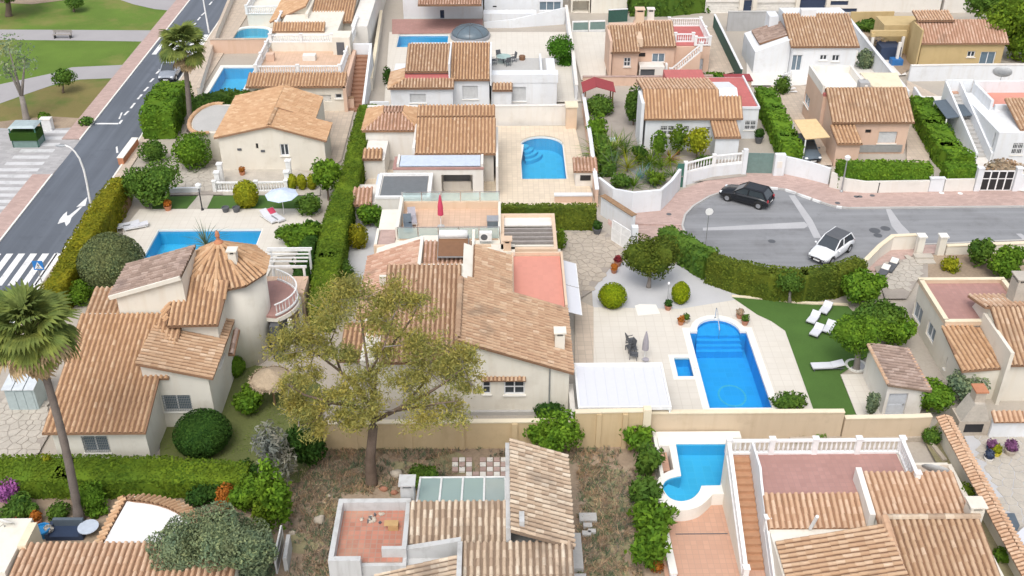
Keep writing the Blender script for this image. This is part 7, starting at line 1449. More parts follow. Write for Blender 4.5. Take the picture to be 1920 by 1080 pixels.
# ================================================================== CARS
def car(label, c, ang, body, L=4.2, W=1.78, H=1.55, kind='hatch', z=.03):
    """a real car body lofted from cross sections, with glass, wheels, lights. local +X is the nose"""
    t = thing('parked_car', label, 'car', (0, 0, 0)); h = L/2
    S = [(-h, .42, .70, .74, .80), (-h+.18, .30, .92, .95, .86), (-h+.9, .25, .98, 1.02, .89), (-.2, .22, .96, 1.0, .89), (h-1.35, .24, .93, .97, .88), (h-.5, .27, .80, .84, .86), (h-.1, .36, .62, .68, .78), (h, .42, .55, .60, .66)]
    k = W/1.78; vs = []
    for x, zb, zs, zt, hw in S: hw *= k; vs += [(x, -hw*.9, zb), (x, -hw, zb+.18), (x, -hw, zs-.1), (x, -hw*.88, zt), (x, 0, zt+.035), (x, hw*.88, zt), (x, hw, zs-.1), (x, hw, zb+.18), (x, hw*.9, zb)]
    n = 9; fs = [(i*n+j, (i+1)*n+j, (i+1)*n+j+1, i*n+j+1) for i in range(len(S)-1) for j in range(n-1)]+[((i+1)*n, i*n, i*n+n-1, (i+1)*n+n-1) for i in range(len(S)-1)]+[tuple(range(n))[::-1], tuple(range((len(S)-1)*n, len(S)*n))]
    MB().add(vs, [f[::-1] for f in fs]).build('body', body, t, True)
    # cabin: glass house with roof and pillars
    rb = -h+.35 if kind == 'hatch' else -h+.75; b = [(-h+.16, .95), (h-1.32, .95)]; zt = H; xr0, xr1 = rb+.28, h-2.05
    w0, w1 = .80*k, .66*k
    gl = [(b[0][0], -w0, .95), (b[1][0]+.1, -w0*.97, .95), (b[1][0]+.1, w0*.97, .95), (b[0][0], w0, .95), (xr0, -w1, zt-.05), (xr1, -w1, zt-.05), (xr1, w1, zt-.05), (xr0, w1, zt-.05)]
    MB().add(gl, [(0, 1, 5, 4), (1, 2, 6, 5), (2, 3, 7, 6), (3, 0, 4, 7), (4, 5, 6, 7)]).build('windows', 'darkglass', t)
    MB().add([(xr0-.08, -w1-.02, zt-.045), (xr1+.06, -w1-.02, zt-.045), (xr1+.06, w1+.02, zt-.045), (xr0-.08, w1+.02, zt-.045), (xr0+.1, -w1*.8, zt+.01), (xr1-.1, -w1*.8, zt+.01), (xr1-.1, w1*.8, zt+.01), (xr0+.1, w1*.8, zt+.01)], [(0, 1, 5, 4), (1, 2, 6, 5), (2, 3, 7, 6), (3, 0, 4, 7), (4, 5, 6, 7)]).build('roof', body if body != 'carwhite' else 'darkgrey', t)
    pl = MB()
    for s in (-1, 1):
        pl.bar((b[1][0]+.1, s*w0*.98, .95), (xr1+.03, s*(w1+.005), zt-.05), .07, .06); pl.bar((b[0][0], s*w0, .95), (xr0-.03, s*(w1+.005), zt-.05), .12, .08); pl.bar((-.35, s*(w0+.005), .95), (-.4, s*(w1+.01), zt-.05), .09, .05); pl.bar((xr0-.05, s*(w1+.01), zt-.04), (xr1+.03, s*(w1+.01), zt-.04), .05, .05)
    pl.build('pillars', body, t)
    for sx in (-h+.78, h-.82):
        for s in (-1, 1):
            yy = s*.80*k; wl = MB(); prof = [(.2, -.1), (.31, -.1), (.33, -.05), (.33, .05), (.31, .1), (.2, .1)]
            m = MB().lathe((0, 0, 0), prof, 18); m.v = [(x+sx, z_*1.0+yy, y_+.33) for x, y_, z_ in m.v]; w_ = m.build('wheel', 'rubber', t); r = MB().lathe((0, 0, 0), [(.06, -.105), (.2, -.105), (.2, .105), (.06, .105)], 14); r.v = [(x+sx, z_+yy, y_+.33) for x, y_, z_ in r.v]; r.build('rim', 'steel', w_)
            MB().tube([(sx+.38*math.cos(a), s*.885*k, .33+.38*math.sin(a)) for a in np.arange(-.1, 3.3, .34)], .035, 5).build('wheel_arch', 'rubber', t)
    for s in (-1, 1):
        MB().blob((h-.16, s*.62*k, .66), .16, .17, .09, 8, 5).build('headlight', 'lightwhite', t); MB().blob((-h+.08, s*.68*k, .82), .09, .14, .16, 8, 5).build('tail_light', 'lightred', t); MB().blob((h-1.45, s*1.0*k, 1.0), .1, .1, .08, 8, 5).build('mirror', body, t)
    MB().box(h-.02, h+.02, -.45, .45, .36, .52).build('grille', 'black', t); MB().box(h+.021, h+.03, -.26, .26, .38, .48).build('number_plate', 'whitepaint', t); MB().box(-h-.03, -h-.015, -.26, .26, .6, .7).build('number_plate', 'whitepaint', t)
    for ch in t.children: ch.matrix_parent_inverse = Matrix.Identity(4)
    p = P(*c); t.location = (p.x, p.y, z); t.rotation_euler = (0, 0, ang); return t
def heading(a, b): a, b = P(*a), P(*b); return math.atan2(b.y-a.y, b.x-a.x)
car('black hatchback parked on the turning circle', (1398, 378), heading((1432, 384), (1363, 366)), 'carblack', 4.35)
car('white crossover car with dark roof parked by the hedge', (1556, 478), heading((1586, 462), (1532, 500)), 'carwhite', 4.2, 1.8, 1.62)
car('silver car driving down the road beside the young palm', (322, 143), -math.pi/2, 'carsilver', 4.4)
car('dark blue car under the yellow canopy', (1508, 292), -math.pi/2+.12, 'darkslate', 4.2)
# ================================================================== STREET FURNITURE
def pole(label, base, toppx, name='lamp_post', cat='street lamp', arm=None, mat='greymetal', r=.06, head=True):
    b = P(*base); t = thing(name, label, cat, b); z = FY(base[0], toppx, b.y).z; MB().tube([b, b+Vector((0, 0, z))], [r*1.3, r*.8], 8).build('post', mat, t); MB().lathe(b, [(r*2.4, 0), (r*2.4, .2), (r*1.4, .3)], 8).build('base', mat, t)
    if head: MB().lathe(b+Vector((0, 0, z)), [(.06, -.05), (.22, .05), (.26, .3), (.1, .42), (.02, .46)], 10).build('lantern', 'whitepaint', t)
    return t
b = P(172, 392); t = thing('street_lamp', 'tall white street lamp curving over the road', 'street lamp', b); arc_ = [FY(x, y, b.y+d) for x, y, d in ((172, 392, 0), (168, 372, 0), (163, 345, 0), (157, 318, 0), (149, 297, 0), (140, 284, 0), (131, 276, 0), (121, 272, 0))]
MB().tube([b+Vector((0, 0, .0))]+arc_[1:], [.11, .1, .09, .085, .08, .07, .065, .06], 8).build('post', 'whitepaint', t, True); e = arc_[-1]; MB().blob(e+Vector((-.3, 0, -.05)), .45, .16, .1, 10, 6).build('lamp_head', 'greymetal', t); MB().lathe(b, [(.2, 0), (.2, .25), (.12, .35)], 8).build('base', 'concrete', t)
b = P(392, 62); t = thing('street_lamp', 'thin white street lamp at the top by the far crossing', 'street lamp', b); z = FY(388, -30, b.y).z; MB().tube([b, b+Vector((-.1, 0, z*.9)), b+Vector((-.9, 0, z))], [.1, .07, .05], 8).build('post', 'whitepaint', t); MB().blob(b+Vector((-1.2, 0, z)), .4, .15, .1, 8, 5).build('lamp_head', 'greymetal', t)
pole('slim lamp post with white head in the clipped hedge', (1577, 362), 300); pole('low dark lamp post on the path by the turquoise pool', (380, 396), 352, mat='iron', r=.05)
b = P(1322, 466); t = thing('road_sign', 'round road sign on a pole beside the turning circle', 'sign', b); z = FY(1326, 392, b.y).z; MB().tube([b, b+Vector((0, 0, z))], .035, 7).build('post', 'greymetal', t); m = MB().lathe((0, 0, 0), [(.3, -.015), (.3, .015)], 16); m.v = [(x+b.x, zz+b.y-.05, y+b.z+z-.2) for x, y, zz in m.v]; m.build('sign_plate', 'whitepaint', t)
b = P(1645, 364); t = thing('bollard', 'thin dark post on the pink pavement', 'post', b); MB().tube([b, b+Vector((0, 0, 1.0))], .04, 7).build('post', 'iron', t); MB().blob(b+Vector((0, 0, 1.02)), .06, .06, .06, 8, 5).build('cap', 'iron', t)
# pedestrian crossing sign: blue square, white triangle, walking figure
b = P(79, 532); t = thing('crossing_sign', 'blue pedestrian crossing sign above the near zebra crossing', 'sign', b); c = FY(72, 497, b.y); MB().tube([b, Vector((b.x, b.y, c.z+.3))], .04, 7).build('post', 'greymetal', t)
f = c.y-.07; pl = MB().box(c.x-.38, c.x+.38, f, f+.03, c.z-.38, c.z+.38).build('sign_plate', 'bluesign', t); MB().extrude([(c.x-.3, f-.006, c.z-.27), (c.x+.3, f-.006, c.z-.27), (c.x, f-.006, c.z+.3)], (0, .004, 0)).build('white_triangle', 'whitepaint', pl)
mb = MB(); g = f-.012
def stroke(a, b_, w_): mb.bar((c.x+a[0], g, c.z+a[1]), (c.x+b_[0], g, c.z+b_[1]), .006, w_, (0, 0, 1)) if abs(a[0]-b_[0]) > .001 else mb.box(c.x+a[0]-w_/2, c.x+a[0]+w_/2, g-.003, g+.003, c.z+min(a[1], b_[1]), c.z+max(a[1], b_[1]))
stroke((0, -.08), (0.01, .06), .06); stroke((0, -.08), (-.09, -.22), .035); stroke((0, -.08), (.09, -.22), .035); stroke((0, .05), (-.1, -.03), .03); stroke((0, .05), (.1, -.02), .03); mb.blob((c.x, g, c.z+.11), .035, .004, .035, 8, 5)
for k in range(3): mb.box(c.x-.2+k*.15, c.x-.12+k*.15, g-.003, g+.003, c.z-.255, c.z-.232)
mb.build('pictogram', 'black', pl)
b = P(117, 73); t = thing('park_bench', 'dark bench on the grey park path', 'bench', b); mb = MB()
for k in range(3): MB().box(b.x-1.1, b.x+1.1, b.y+.02+k*.16, b.y+.15+k*.16, .42, .47).build('seat_slat', 'wood_grey', t)
for k in range(2): MB().box(b.x-1.1, b.x+1.1, b.y+.5, b.y+.54, .58+k*.18, .72+k*.18).build('back_slat', 'wood_grey', t)
for s in (-.9, .9): MB().box(b.x+s-.04, b.x+s+.04, b.y, b.y+.56, 0, .41).box(b.x+s-.04, b.x+s+.04, b.y+.545, b.y+.6, .41, .9).build('leg', 'iron', t)
b = P(48, 279); t = thing('kiosk', 'small green kiosk with grey roof and dark display at the park edge', 'kiosk', b); MB().box(b.x-1.15, b.x+1.15, b.y+.2, b.y+1.8, 0, .75).build('counter', 'gategreen', t); MB().box(b.x-1.25, b.x+1.25, b.y+.1, b.y+1.7, .752, 1.5).build('goods_display', 'l_dark', t)
for x in (-1.2, 1.1):
    for y in (.2, 1.7): MB().box(b.x+x, b.x+x+.1, b.y+y, b.y+y+.1, 0, 1.95).build('post', 'greenpaint', t)
MB().add([(b.x-1.25, b.y+.1, 1.96), (b.x+1.25, b.y+.1, 1.96), (b.x+1.25, b.y+2.0, 1.96), (b.x-1.25, b.y+2.0, 1.96), (b.x-1.0, b.y+.4, 2.12), (b.x+1.0, b.y+.4, 2.12), (b.x+1.0, b.y+1.7, 2.12), (b.x-1.0, b.y+1.7, 2.12)], [(3, 2, 1, 0), (4, 5, 6, 7), (0, 1, 5, 4), (1, 2, 6, 5), (2, 3, 7, 6), (3, 0, 4, 7)]).build('roof', 'shedmetal', t)
p = P(88, 246); t = thing('cool_box', 'small white cabinet beside the green kiosk', 'cabinet', p); MB().box(p.x-.5, p.x+.5, p.y, p.y+.7, 0, 1.1).build('body', 'whitepaint', t); MB().box(p.x-.52, p.x+.52, p.y-.04, p.y+.72, 1.102, 1.2).build('lid', 'palewhite', t)
# ================================================================== POOL AND GARDEN FURNITURE
def parasol(label, px, h, mat, r=1.5, open_=True, z0=0):
    b = P(px[0], px[1], z0); t = thing('parasol', label, 'parasol', b); MB().tube([b, b+Vector((0, 0, h))], .03, 7).build('pole', 'whitepaint', t); MB().lathe(b, [(.28, 0), (.28, .06), (.06, .12)], 12).build('base', 'concrete', t)
    if open_:
        top = b+Vector((0, 0, h)); cv = [top+Vector((r*math.cos(2*math.pi*k/8), r*math.sin(2*math.pi*k/8), -.5)) for k in range(8)]
        for k in range(8): MB().extrude([cv[k], cv[(k+1) % 8], top], (0, 0, -.02)).build('canopy_panel', mat, t)
        mb = MB(); [mb.bar(top+Vector((0, 0, -.05)), c_+Vector((0, 0, -.03)), .02, .02) for c_ in cv]; mb.build('ribs', 'whitepaint', t)
    else: MB().lathe(b+Vector((0, 0, h*.36)), [(.03, 0), (.22, .08), (.2, h*.3), (.12, h*.5), (.04, h*.66)], 10).build('folded_canopy', mat, t)
    return t
parasol('open pale blue parasol over the lawn edge by the turquoise pool', (533, 404), 2.4, 'paleblue', 1.35)
parasol('closed red parasol on the glass railed roof terrace', (827, 425), 2.6, 'redfabric', open_=False, z0=3.2)
parasol('closed grey parasol beside the dark stacked chairs', (1208, 676), 2.3, 'greyfabric', open_=False)
b = P(516, 762); t = thing('parasol', 'round thatched straw parasol in the tower villa garden', 'parasol', b); z = FY(514, 700, b.y).z; MB().tube([b, b+Vector((0, 0, z))], .07, 8).build('pole', 'wood', t); MB().lathe(b+Vector((0, 0, z-.45)), [(1.25, 0), (1.15, .12), (.6, .45), (.1, .75), (.02, .8)], 20).build('thatch', 'thatch', t)
vv = np.array([[1.22*math.cos(a), 1.22*math.sin(a), z-.42] for a in RNG.uniform(0, 6.28, 500)])+np.array(b); v, q = leafmesh(vv, unit(vv-np.array(b)+np.array((0, 0, .1))), .1, .6, 4, .8); link('straw_fringe', npmesh('straw_fringe', v, q), 'thatch', t, kind='stuff')
def lounger(label, px, ang, frame='whitepaint', pad='whitefabric', back=.5, L=1.9, z0=0, name='sun_lounger', group=None, towel=None):
    t = thing(name, label, 'sun lounger', (0, 0, 0), group); s = L*.62
    MB().box(-L/2, L/2-.02, -.32, -.27, .26, .31).box(-L/2, L/2-.02, .27, .32, .26, .31).box(-L/2, -L/2+.05, -.269, .269, .26, .31).build('frame', frame, t)
    for x in (-L/2+.1, L/2-.25):
        for y in (-.3, .26): MB().box(x, x+.05, y, y+.05, 0, .258).build('leg', frame, t)
    MB().box(-L/2, s-L/2, -.3, .3, .312, .40).build('seat_cushion', pad, t); d = Vector((math.cos(back), 0, math.sin(back))); p = Vector((s-L/2+.02, 0, .36)); MB().bar(p, p+d*(L-s), .6, .09, (0, 0, 1)).build('backrest', pad, t)
    if towel: MB().bar(p+d*.1+Vector((0, 0, .055)), p+d*(L-s-.05)+Vector((0, 0, .055)), .55, .02).build('towel', towel, t)
    q = P(px[0], px[1], z0); t.location = q; t.rotation_euler = (0, 0, ang); return t
lounger('white sun lounger with red towel by the turquoise pool', (518, 412), 2.3, towel='redfabric'); lounger('plain white sun lounger beside the one with the red towel', (505, 414), 2.3)
lounger('white flat sun lounger at the left end of the turquoise pool patio', (240, 428), .4, back=.1); lounger('second white flat lounger near the end of the turquoise pool', (256, 430), .4, back=.1)
for k, (px, a) in enumerate((((1524, 604), .95), ((1547, 586), .95), ((1530, 628), .95), ((1553, 622), .95))): lounger(['upper left of four grey framed white loungers on the lawn', 'upper right of four grey framed white loungers on the lawn', 'lower left of four grey framed white loungers on the lawn', 'lower right of four grey framed white loungers on the lawn'][k], px, a, 'darkgrey', 'whitefabric', .7, 1.25, group='white loungers on the lawn')
lounger('long white lounger lying alone on the lawn', (1550, 693), .05, 'darkgrey', 'whitefabric', .25, 2.1)
for k, px in enumerate(((1654, 518), (1670, 506))): lounger(['lower dark wicker lounger with white pad inside the curved cream wall', 'upper dark wicker lounger with white pad inside the curved cream wall'][k], px, .95, 'darkgrey', 'darkgrey', .4, 1.8, towel='palewhite')
lounger('white deck lounger with dark cushion on the roof terrace', (765, 428), 1.7, 'whitepaint', 'darkslate', .6, z0=3.2); lounger('second lounger with grey towel on the roof terrace', (773, 415), 1.7, 'whitepaint', 'greyfabric', .6, z0=3.2)
def chair(label, px, ang, mat='darkgrey', z0=0, group=None):
    t = thing('garden_chair', label, 'chair', (0, 0, 0), group); MB().box(-.25, .25, -.25, .25, .42, .47).build('seat', mat, t); MB().extrude([(-.25, .25, .47), (.25, .25, .47), (.25, .36, 1.0), (-.25, .36, 1.0)], (0, -.04, 0)).build('backrest', mat, t)
    for x in (-.25, .21):
        for y in (-.25, .21): MB().box(x, x+.04, y, y+.04, 0, .418).build('leg', mat, t)
        MB().box(x, x+.04, -.24, .24, .64, .68).build('armrest', mat, t)
    t.location = P(px[0], px[1], z0); t.rotation_euler = (0, 0, ang); return t
for k, (px, a) in enumerate((((1182, 648), 1.9), ((1186, 662), 1.6), ((1188, 674), 1.3), ((1181, 660), -1.2))): chair(['furthest dark folding chair beside the closed grey parasol', 'middle dark chair beside the closed grey parasol', 'nearest dark chair beside the closed grey parasol', 'dark chair turned away on the white terrace'][k], px, a)
p = P(1210, 684); t = thing('side_table', 'tiny dark side table under the closed grey parasol', 'table', p); MB().lathe(p, [(.22, .42), (.22, .46)], 12).build('tabletop', 'greyfabric', t); MB().tube([p, p+Vector((0, 0, .42))], .03).build('leg', 'greyfabric', t)
# table and chairs on the white roof terrace
zt = 2.55; p = P(944, 118, zt); t = thing('table', 'glass topped table on the white roof terrace', 'table', p); MB().lathe(p, [(.75, .7), (.75, .74)], 18).build('tabletop', 'greenglass', t); MB().tube([p, p+Vector((0, 0, .7))], .06).build('leg', 'darkgrey', t)
for k in range(4): a = k*1.57+.4; q = p+Vector((math.cos(a)*1.1, math.sin(a)*.9, 0)); c_ = chair(['dark chair at the right of the glass topped table', 'dark chair behind the glass topped table', 'dark chair at the left of the glass topped table', 'dark chair in front of the glass topped table'][k], (0, 600), a-1.57); c_.location = q
p = P(979, 112, zt); t = thing('garden_chair', 'brown rattan stool on the white roof terrace', 'stool', p); MB().lathe(p, [(.3, 0), (.34, .4), (.3, .45)], 12).build('seat', 'brownwood', t)
# covered round hot tub
c = P(882, 72); t = thing('covered_pool', 'round raised pool under a grey dome cover', 'pool cover', c); mb = MB(); r = 2.15
MB().lathe(c, [(r+.15, -.05), (r+.15, .55), (r, .58)], 28).build('pool_wall', 'gategrey', t)
MB().lathe(c, [(r, .58)]+[(r*math.cos(a), .58+1.0*math.sin(a)) for a in np.arange(.15, 1.57, .2)], 28).build('dome_cover', 'poolcover', t, True)
for k in range(4): MB().tube([c+Vector((r*1.0*math.cos(a)*math.cos(.78*k), r*math.cos(a)*math.sin(.78*k), .6+1.0*abs(math.sin(a)))) for a in np.arange(0, 3.2, .26)], .03, 5).build('cover_rib', 'darkgrey', t)
# pots
def pot(label, px, mat='terracotta', r=.22, plant='l_mid', group=None, z0=0, size=.1):
    b = P(px[0], px[1], z0); t = thing('potted_plant', label, 'plant pot', b, group); MB().lathe(b, [(r*.65, 0), (r, r*1.5), (r*1.1, r*1.5), (r*1.1, r*1.75), (r*.9, r*1.75), (r*.85, r*1.5)], 12).build('pot', mat, t)
    if plant: foliage(t, [(b+Vector((0, 0, r*2.5)), r*1.1, r*1.1, r*1.1)], size, plant, 1.4, .2)
    return t
for lab, px, m_, r, pl in (('terracotta pot left of the pool steps', (1276, 610), 'terracotta', .22, 'l_orange'), ('pot with green plant left of the pool steps', (1286, 606), 'stone', .22, 'l_mid'), ('brown pot right of the pool steps', (1386, 598), 'brickred', .24, 'l_dry'), ('pot with dark plant right of the pool steps', (1396, 610), 'brickred', .25, 'l_mid'), ('brick red pot under the olive green tree', (1252, 582), 'brickred', .25, 'l_dark'),
                           ('upper brick red pot at the driveway edge', (1158, 500), 'brickred', .28, 'l_redleaf'), ('lower brick red pot at the driveway edge', (1151, 513), 'brickred', .24, 'l_orange'), ('terracotta pot on the lawn by the garden path', (316, 396), 'terracotta', .3, 'l_orange'), ('left dark pot at the edge of the lawn strip', (424, 399), 'darkgrey', .3, None), ('right dark pot at the edge of the lawn strip', (444, 399), 'darkgrey', .3, None),
                           ('tall dark pot with plant by the white driveway wall', (1119, 440), 'darkgrey', .35, 'l_dark'), ('purple flowering pot at the right edge patio', (1856, 850), 'navy', .28, 'purple'), ('yellow pot on the right edge patio', (1865, 858), 'yellowpot', .26, 'l_yellow'), ('pot with dark purple plant on the right edge patio', (1891, 856), 'stone', .34, 'purple'), ('pale pot with blue bowl on the right edge patio', (1851, 868), 'palewhite', .26, 'navy'),
                           ('bright blue pot at the bottom left', (84, 1008), 'bluepot', .4, None), ('small white pot beside the bright blue pot', (95, 1006), 'whitepaint', .22, 'l_white'), ('terracotta pot in the shaded bottom left garden', (72, 985), 'terracotta', .28, 'l_orange'), ('pot beside the bungalow porch', (1422, 268), 'darkgrey', .4, 'l_dark'), ('pot of pale flowers on the terrace of the gabled house', (455, 330), 'terracotta', .25, 'l_orange')):
    pot(lab, px, m_, r, pl)
# pool handrail, shower, ring beds
b = P(1343, 605); t = thing('pool_handrail', 'steel handrail standing in the steps of the deep blue pool', 'handrail', b); MB().tube([b+Vector((0, .5, 0)), b+Vector((0, .5, .9)), b+Vector((0, .2, 1.0)), b+Vector((0, -1.2, .2)), b+Vector((0, -1.2, -.6))], .03, 7).build('rail', 'steel', t); MB().lathe(b+Vector((0, .5, 0)), [(.08, .05), (.08, .1)], 8).build('foot', 'steel', t)
b = P(1250, 577); t = thing('garden_lamp', 'thin post lamp beside the brick red pot on the gravel', 'lamp', b); MB().tube([b, b+Vector((0, 0, 2.0))], .03, 6).build('post', 'greymetal', t); MB().blob(b+Vector((0, 0, 2.05)), .1, .1, .12, 8, 5).build('lantern', 'whitepaint', t)
for lab, bb, m_ in (('round gravel bed with pale stone edge in the tower villa garden', (450, 780, 528, 822), 'stone_pale'), ('round white bed edge round the umbrella shaped tree', (1584, 674, 1626, 699), 'coping'), ('round stone bed below the blue parasol', (553, 386, 603, 406), 'stone_pale')):
    cx, cy = (bb[0]+bb[2])/2, (bb[1]+bb[3])/2; c = P(cx, cy); r = (bb[2]-bb[0])/2/ppm(cx, cy); t = thing('garden_bed', lab, 'garden bed', c); mb = MB(); k = 24
    for i in range(k): a0, a1 = 2*math.pi*i/k, 2*math.pi*(i+.9)/k; MB().add([(c.x+q*math.cos(a), c.y+q*math.sin(a), z) for z in (0, .1) for q, a in ((r-.18, a0), (r, a0), (r, a1), (r-.18, a1))], [(4, 5, 6, 7), (0, 1, 5, 4), (1, 2, 6, 5), (2, 3, 7, 6), (3, 0, 4, 7)]).build('edge_stone', m_, t)
    MB().add([(c.x+(r-.17)*math.cos(2*math.pi*i/k), c.y+(r-.17)*math.sin(2*math.pi*i/k), .07) for i in range(k)], [tuple(range(k))]).build('gravel_fill', 'gravel', t)
# red pavilion
a, b = P(1094, 186), P(1154, 190); t = thing('pavilion', 'small garden pavilion with dark red roof beside the pink house wall', 'pavilion', (a+b)/2); ra, rb = P(1093, 172, 2.3), P(1156, 180, 2.2); yd = 2.6; xm = (ra.x+rb.x)/2-.3
for x in (ra.x+.2, rb.x-.3):
    for y in (ra.y+.2, ra.y+yd-.2): MB().box(x, x+.12, y, y+.12, -.05, 2.15).build('post', 'brownwood', t)
MB().extrude([(ra.x, ra.y, 2.2), (xm, ra.y, 2.75), (xm, ra.y+yd, 2.75), (ra.x, ra.y+yd, 2.2)], (0, 0, .06)).build('roof', 'redroof', t); MB().extrude([(xm+.01, ra.y, 2.75), (rb.x, ra.y, 2.2), (rb.x, ra.y+yd, 2.2), (xm+.01, ra.y+yd, 2.75)], (0, 0, .06)).build('roof', 'redroof', t)
c0 = P(1360, 152, 1.0); t = thing('shed_roof', 'dark maroon flat roof behind the red terrace of the bungalow', 'shed', c0); a, b = P(1362, 152, 2.2), P(1412, 152, 2.2); MB().box(a.x+.1, b.x-.1, a.y+.1, a.y+1.7, 0, 2.15).build('wall', 'pink', t); MB().box(a.x, b.x, a.y, a.y+1.8, 2.152, 2.26).build('roof', 'redroof', t)
p = P(1146, 272); t = thing('fountain', 'small white and blue fountain basin in the bungalow garden', 'fountain', p); MB().box(p.x-.6, p.x+.5, p.y-.4, p.y+.5, 0, .55).build('basin', 'whitepaint', t); MB().box(p.x-.45, p.x+.35, p.y-.3, p.y+.4, .552, .57).build('water_surface', 'paleblue', t)
# bungalow plot: two stones, white spiral steps
b = P(1478, 178); t = thing('spiral_stair', 'white iron spiral steps beside the pink house', 'stair', b); MB().tube([b, b+Vector((0, 0, 2.6))], .06).build('post', 'whitepaint', t)
for k in range(9): a = k*.42; q = b+Vector((0, 0, .3+k*.26)); MB().extrude([q, q+Vector((math.cos(a), math.sin(a), 0))*.9, q+Vector((math.cos(a+.4), math.sin(a+.4), 0))*.9], (0, 0, .05)).build('step', 'whitepaint', t)
# satellite dishes
def dish(label, px, z0, r, mat='shutter'):
    b = P(px[0], px[1], z0); t = thing('satellite_dish', label, 'satellite dish', b); MB().tube([b-Vector((0, 0, .6)), b], .035, 7).build('mast', 'greymetal', t); m = MB().lathe((0, 0, 0), [(.02, 0), (r*.5, r*.06), (r, r*.25), (r, r*.27), (r*.5, r*.09), (.02, .03)], 18); R = Matrix.Rotation(-.9, 3, 'X') @ Matrix.Rotation(.3, 3, 'Y'); m.v = [tuple(R @ Vector(v)+b+Vector((0, 0, .2))) for v in m.v]; m.build('reflector', mat, t, True)
    MB().tube([b+Vector((0, 0, .1)), b+Vector((0, -r*.8, r*.6))], .02, 5).build('feed_arm', 'greymetal', t); return t
dish('grey satellite dish above the rose roof terrace', (1752, 890), 2.0, .75); dish('white satellite dish at the bottom left corner', (8, 985), 3.2, .5, 'whitepaint'); dish('white dish at the end of the tile-topped roof, bottom right', (1826, 945), 3.3, .4, 'whitepaint'); dish('long grey dish panel on the right edge house', (1878, 142), 3.6, .9)
# barbecue oven, bottom right
p = P(1818, 822); t = thing('barbecue_oven', 'stone barbecue oven with tall tapered chimney by the tile-topped wall', 'barbecue', p); MB().box(p.x-.9, p.x+1.0, p.y, p.y+1.3, 0, 1.3).build('base', 'stone', t); MB().extrude([(p.x-.8, p.y, 1.3), (p.x+.9, p.y, 1.3), (p.x+.35, p.y, 2.6), (p.x-.25, p.y, 2.6)], (0, 1.1, 0)).build('hood', 'stone_pale', t); MB().box(p.x-.25, p.x+.35, p.y+.2, p.y+.9, 2.6, 3.3).build('chimney', 'stone', t); MB().box(p.x-.33, p.x+.43, p.y+.12, p.y+.98, 3.302, 3.4).build('chimney_cap', 'terracotta', t); MB().box(p.x-.5, p.x+.6, p.y-.02, p.y-.002, .5, 1.1).build('oven_mouth', 'black', t)
# loose things on the right edge patio and bottom left yard
p = P(1884, 908); t = thing('paddle_board', 'white and blue oval board lying on the right edge patio', 'board', p); m = MB().lathe((0, 0, 0), [(.02, .02), (.5, .03), (.56, .06), (.5, .1), (.02, .11)], 20); m.v = [(x*.75+p.x, y*1.9+p.y, z+.06) for x, y, z in m.v]; m.build('board', 'whitepaint', t); m = MB().lathe((0, 0, 0), [(.02, .175), (.3, .175), (.02, .18)], 16); m.v = [(x*.8+p.x+.1, y*1.9+p.y, z) for x, y, z in m.v]; m.build('deck_pad', 'bluepot', t)
p = P(1908, 950); t = thing('rug', 'grey patterned rug on the right edge patio', 'rug', p); MB().extrude([P(1898, 928, .07), P(1922, 935, .07), P(1926, 968, .07), P(1896, 962, .07)], (0, 0, -.02)).build('rug_cloth', 'greyfabric', t)
p = P(1898, 985); t = thing('bench_seat', 'dark slate garden bench on the right edge patio', 'bench', p); MB().extrude([P(1884, 962, .5), P(1902, 962, .5), P(1912, 985, .5), P(1905, 1000, .5)], (0, 0, -.08)).build('seat', 'darkslate', t); MB().box(p.x-.3, p.x+.1, p.y-.1, p.y+.3, 0, .41).build('leg', 'darkslate', t)
p = P(1916, 1005); t = thing('parasol', 'folded white sheet cover at the right edge', 'cover', p); MB().extrude([P(1906, 1000, .8), P(1935, 975, .8), P(1940, 1015, .8), P(1915, 1020, .8)], (0, 0, -.1)).build('sheet', 'whitefabric', t)
p = P(125, 1012); t = thing('garden_sofa', 'dark blue garden sofa under the palm at the bottom left', 'sofa', p); MB().box(p.x-.8, p.x+.8, p.y-.2, p.y+.6, .05, .42).build('seat', 'navy', t); MB().box(p.x-.8, p.x+.8, p.y+.6, p.y+.8, .05, .85).build('backrest', 'darkslate', t); MB().box(p.x-1.0, p.x-.802, p.y-.2, p.y+.8, .05, .6).build('armrest', 'navy', t); MB().box(p.x+.802, p.x+1.0, p.y-.2, p.y+.8, .05, .6).build('armrest', 'navy', t)
p = P(170, 1004); t = thing('table', 'round glass garden table beside the dark blue sofa', 'table', p); MB().lathe(p, [(.55, .62), (.55, .66)], 18).build('tabletop', 'polyroof', t); MB().tube([p, p+Vector((0, 0, .62))], .06).build('leg', 'greymetal', t)
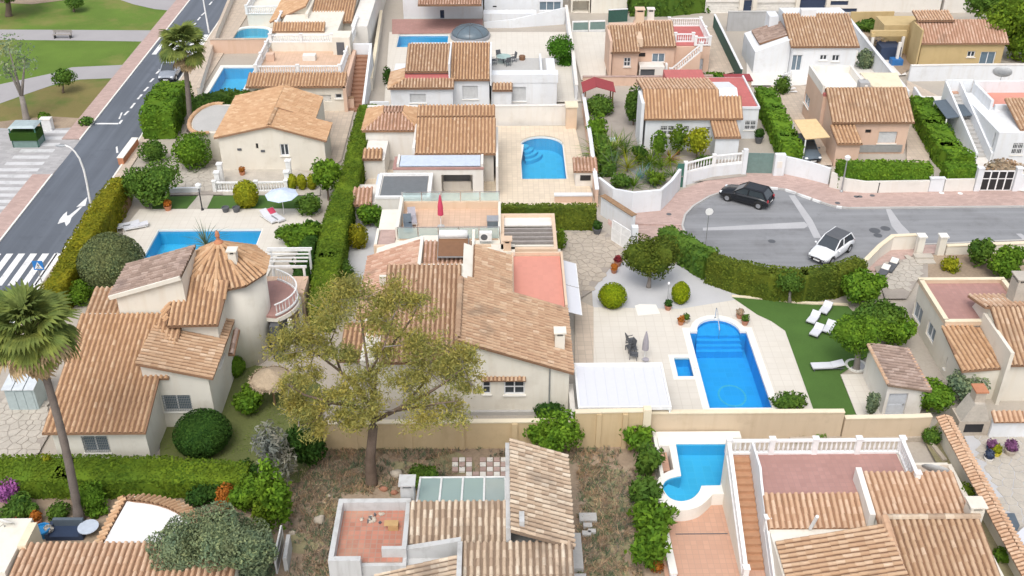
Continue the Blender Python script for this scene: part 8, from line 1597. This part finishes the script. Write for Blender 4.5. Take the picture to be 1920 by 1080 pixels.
# stones and rubble in the lot
for k, (px, r, lab) in enumerate((((600, 980), .32, 'tall pale boulder in the vacant lot'), ((743, 893), .4, 'flat pale boulder near the airy tree'), ((616, 932), .15, 'small grey stone in the vacant lot'), ((548, 1002), .2, 'small stone at the left of the vacant lot'), ((720, 920), .25, 'reddish rubble stone at the foot of the airy tree'), ((740, 926), .22, 'second reddish rubble stone near the airy tree'))):
    c = P(*px); m = MB().blob(c+Vector((0, 0, r*.5)), r, r*.7, r*(1.2 if k == 0 else .7), 9, 6, .25, k); o = m.build('boulder', 'rock' if k < 4 else 'brickred', None, True, label=lab, cat='boulder')
for k, (px, w_) in enumerate((((1103, 975), .5), ((1102, 990), .25), ((1110, 1001), .22), ((1100, 1005), .25))): c = P(*px); MB().box(c.x-w_, c.x+w_*.9, c.y-w_*.6, c.y+w_*.6, 0, .26).build('paving_slab', 'concrete', None, label=['largest loose concrete slab beside the old house', 'small concrete block below the largest slab', 'right small concrete block by the old house', 'left small concrete block by the old house'][k], cat='slab')
old = thing('checker_floor', 'remains of a pink and white checkered floor behind the old house', 'floor', P(900, 875))
for i in range(8):
    for j in range(4):
        x = 848+i*13; y = 862+j*9
        if (i == 3 and j < 3) or (i < 2 and j > 2): continue
        a, b = P(x, y+8), P(x+12, y); MB().box(a.x, b.x-.03, a.y, b.y-.03, 0, .22).build('floor_tile', 'palewhite' if (i+j) % 2 else 'pinkpave', old)
p = P(697, 972, 2.95); t = thing('rubble_heap', 'small heap of broken rubble on the grubby red terrace', 'rubble', p)
for k in range(14): q = p+Vector((random.uniform(-.6, .6), random.uniform(-.35, .35), .05)); MB().blob(q, random.uniform(.06, .16), random.uniform(.06, .14), .07, 6, 4, .3, k).build('rubble_piece', 'rock' if k % 3 else 'darkgrey', t)
p = P(738, 990, 2.95); t = thing('cardboard_box', 'open cardboard box on the grubby red terrace', 'box', p); MB().box(p.x-.25, p.x+.25, p.y-.2, p.y+.2, 0+p.z, p.z+.35).build('box', 'cardboard', t); MB().box(p.x-.45, p.x-.252, p.y-.2, p.y+.2, p.z+.33, p.z+.35).build('flap', 'cardboard', t)
p = P(1752, 1002); 
t = thing('storage_box', 'grey storage box on the glass railed terrace', 'box', P(925, 425, 3.2)); q = P(925, 425, 3.2); MB().box(q.x-.45, q.x+.35, q.y-.2, q.y+.6, 3.2, 3.75).build('box', 'poolcover', t); MB().box(q.x-.48, q.x+.38, q.y-.23, q.y+.63, 3.752, 3.82).build('lid', 'gategrey', t)
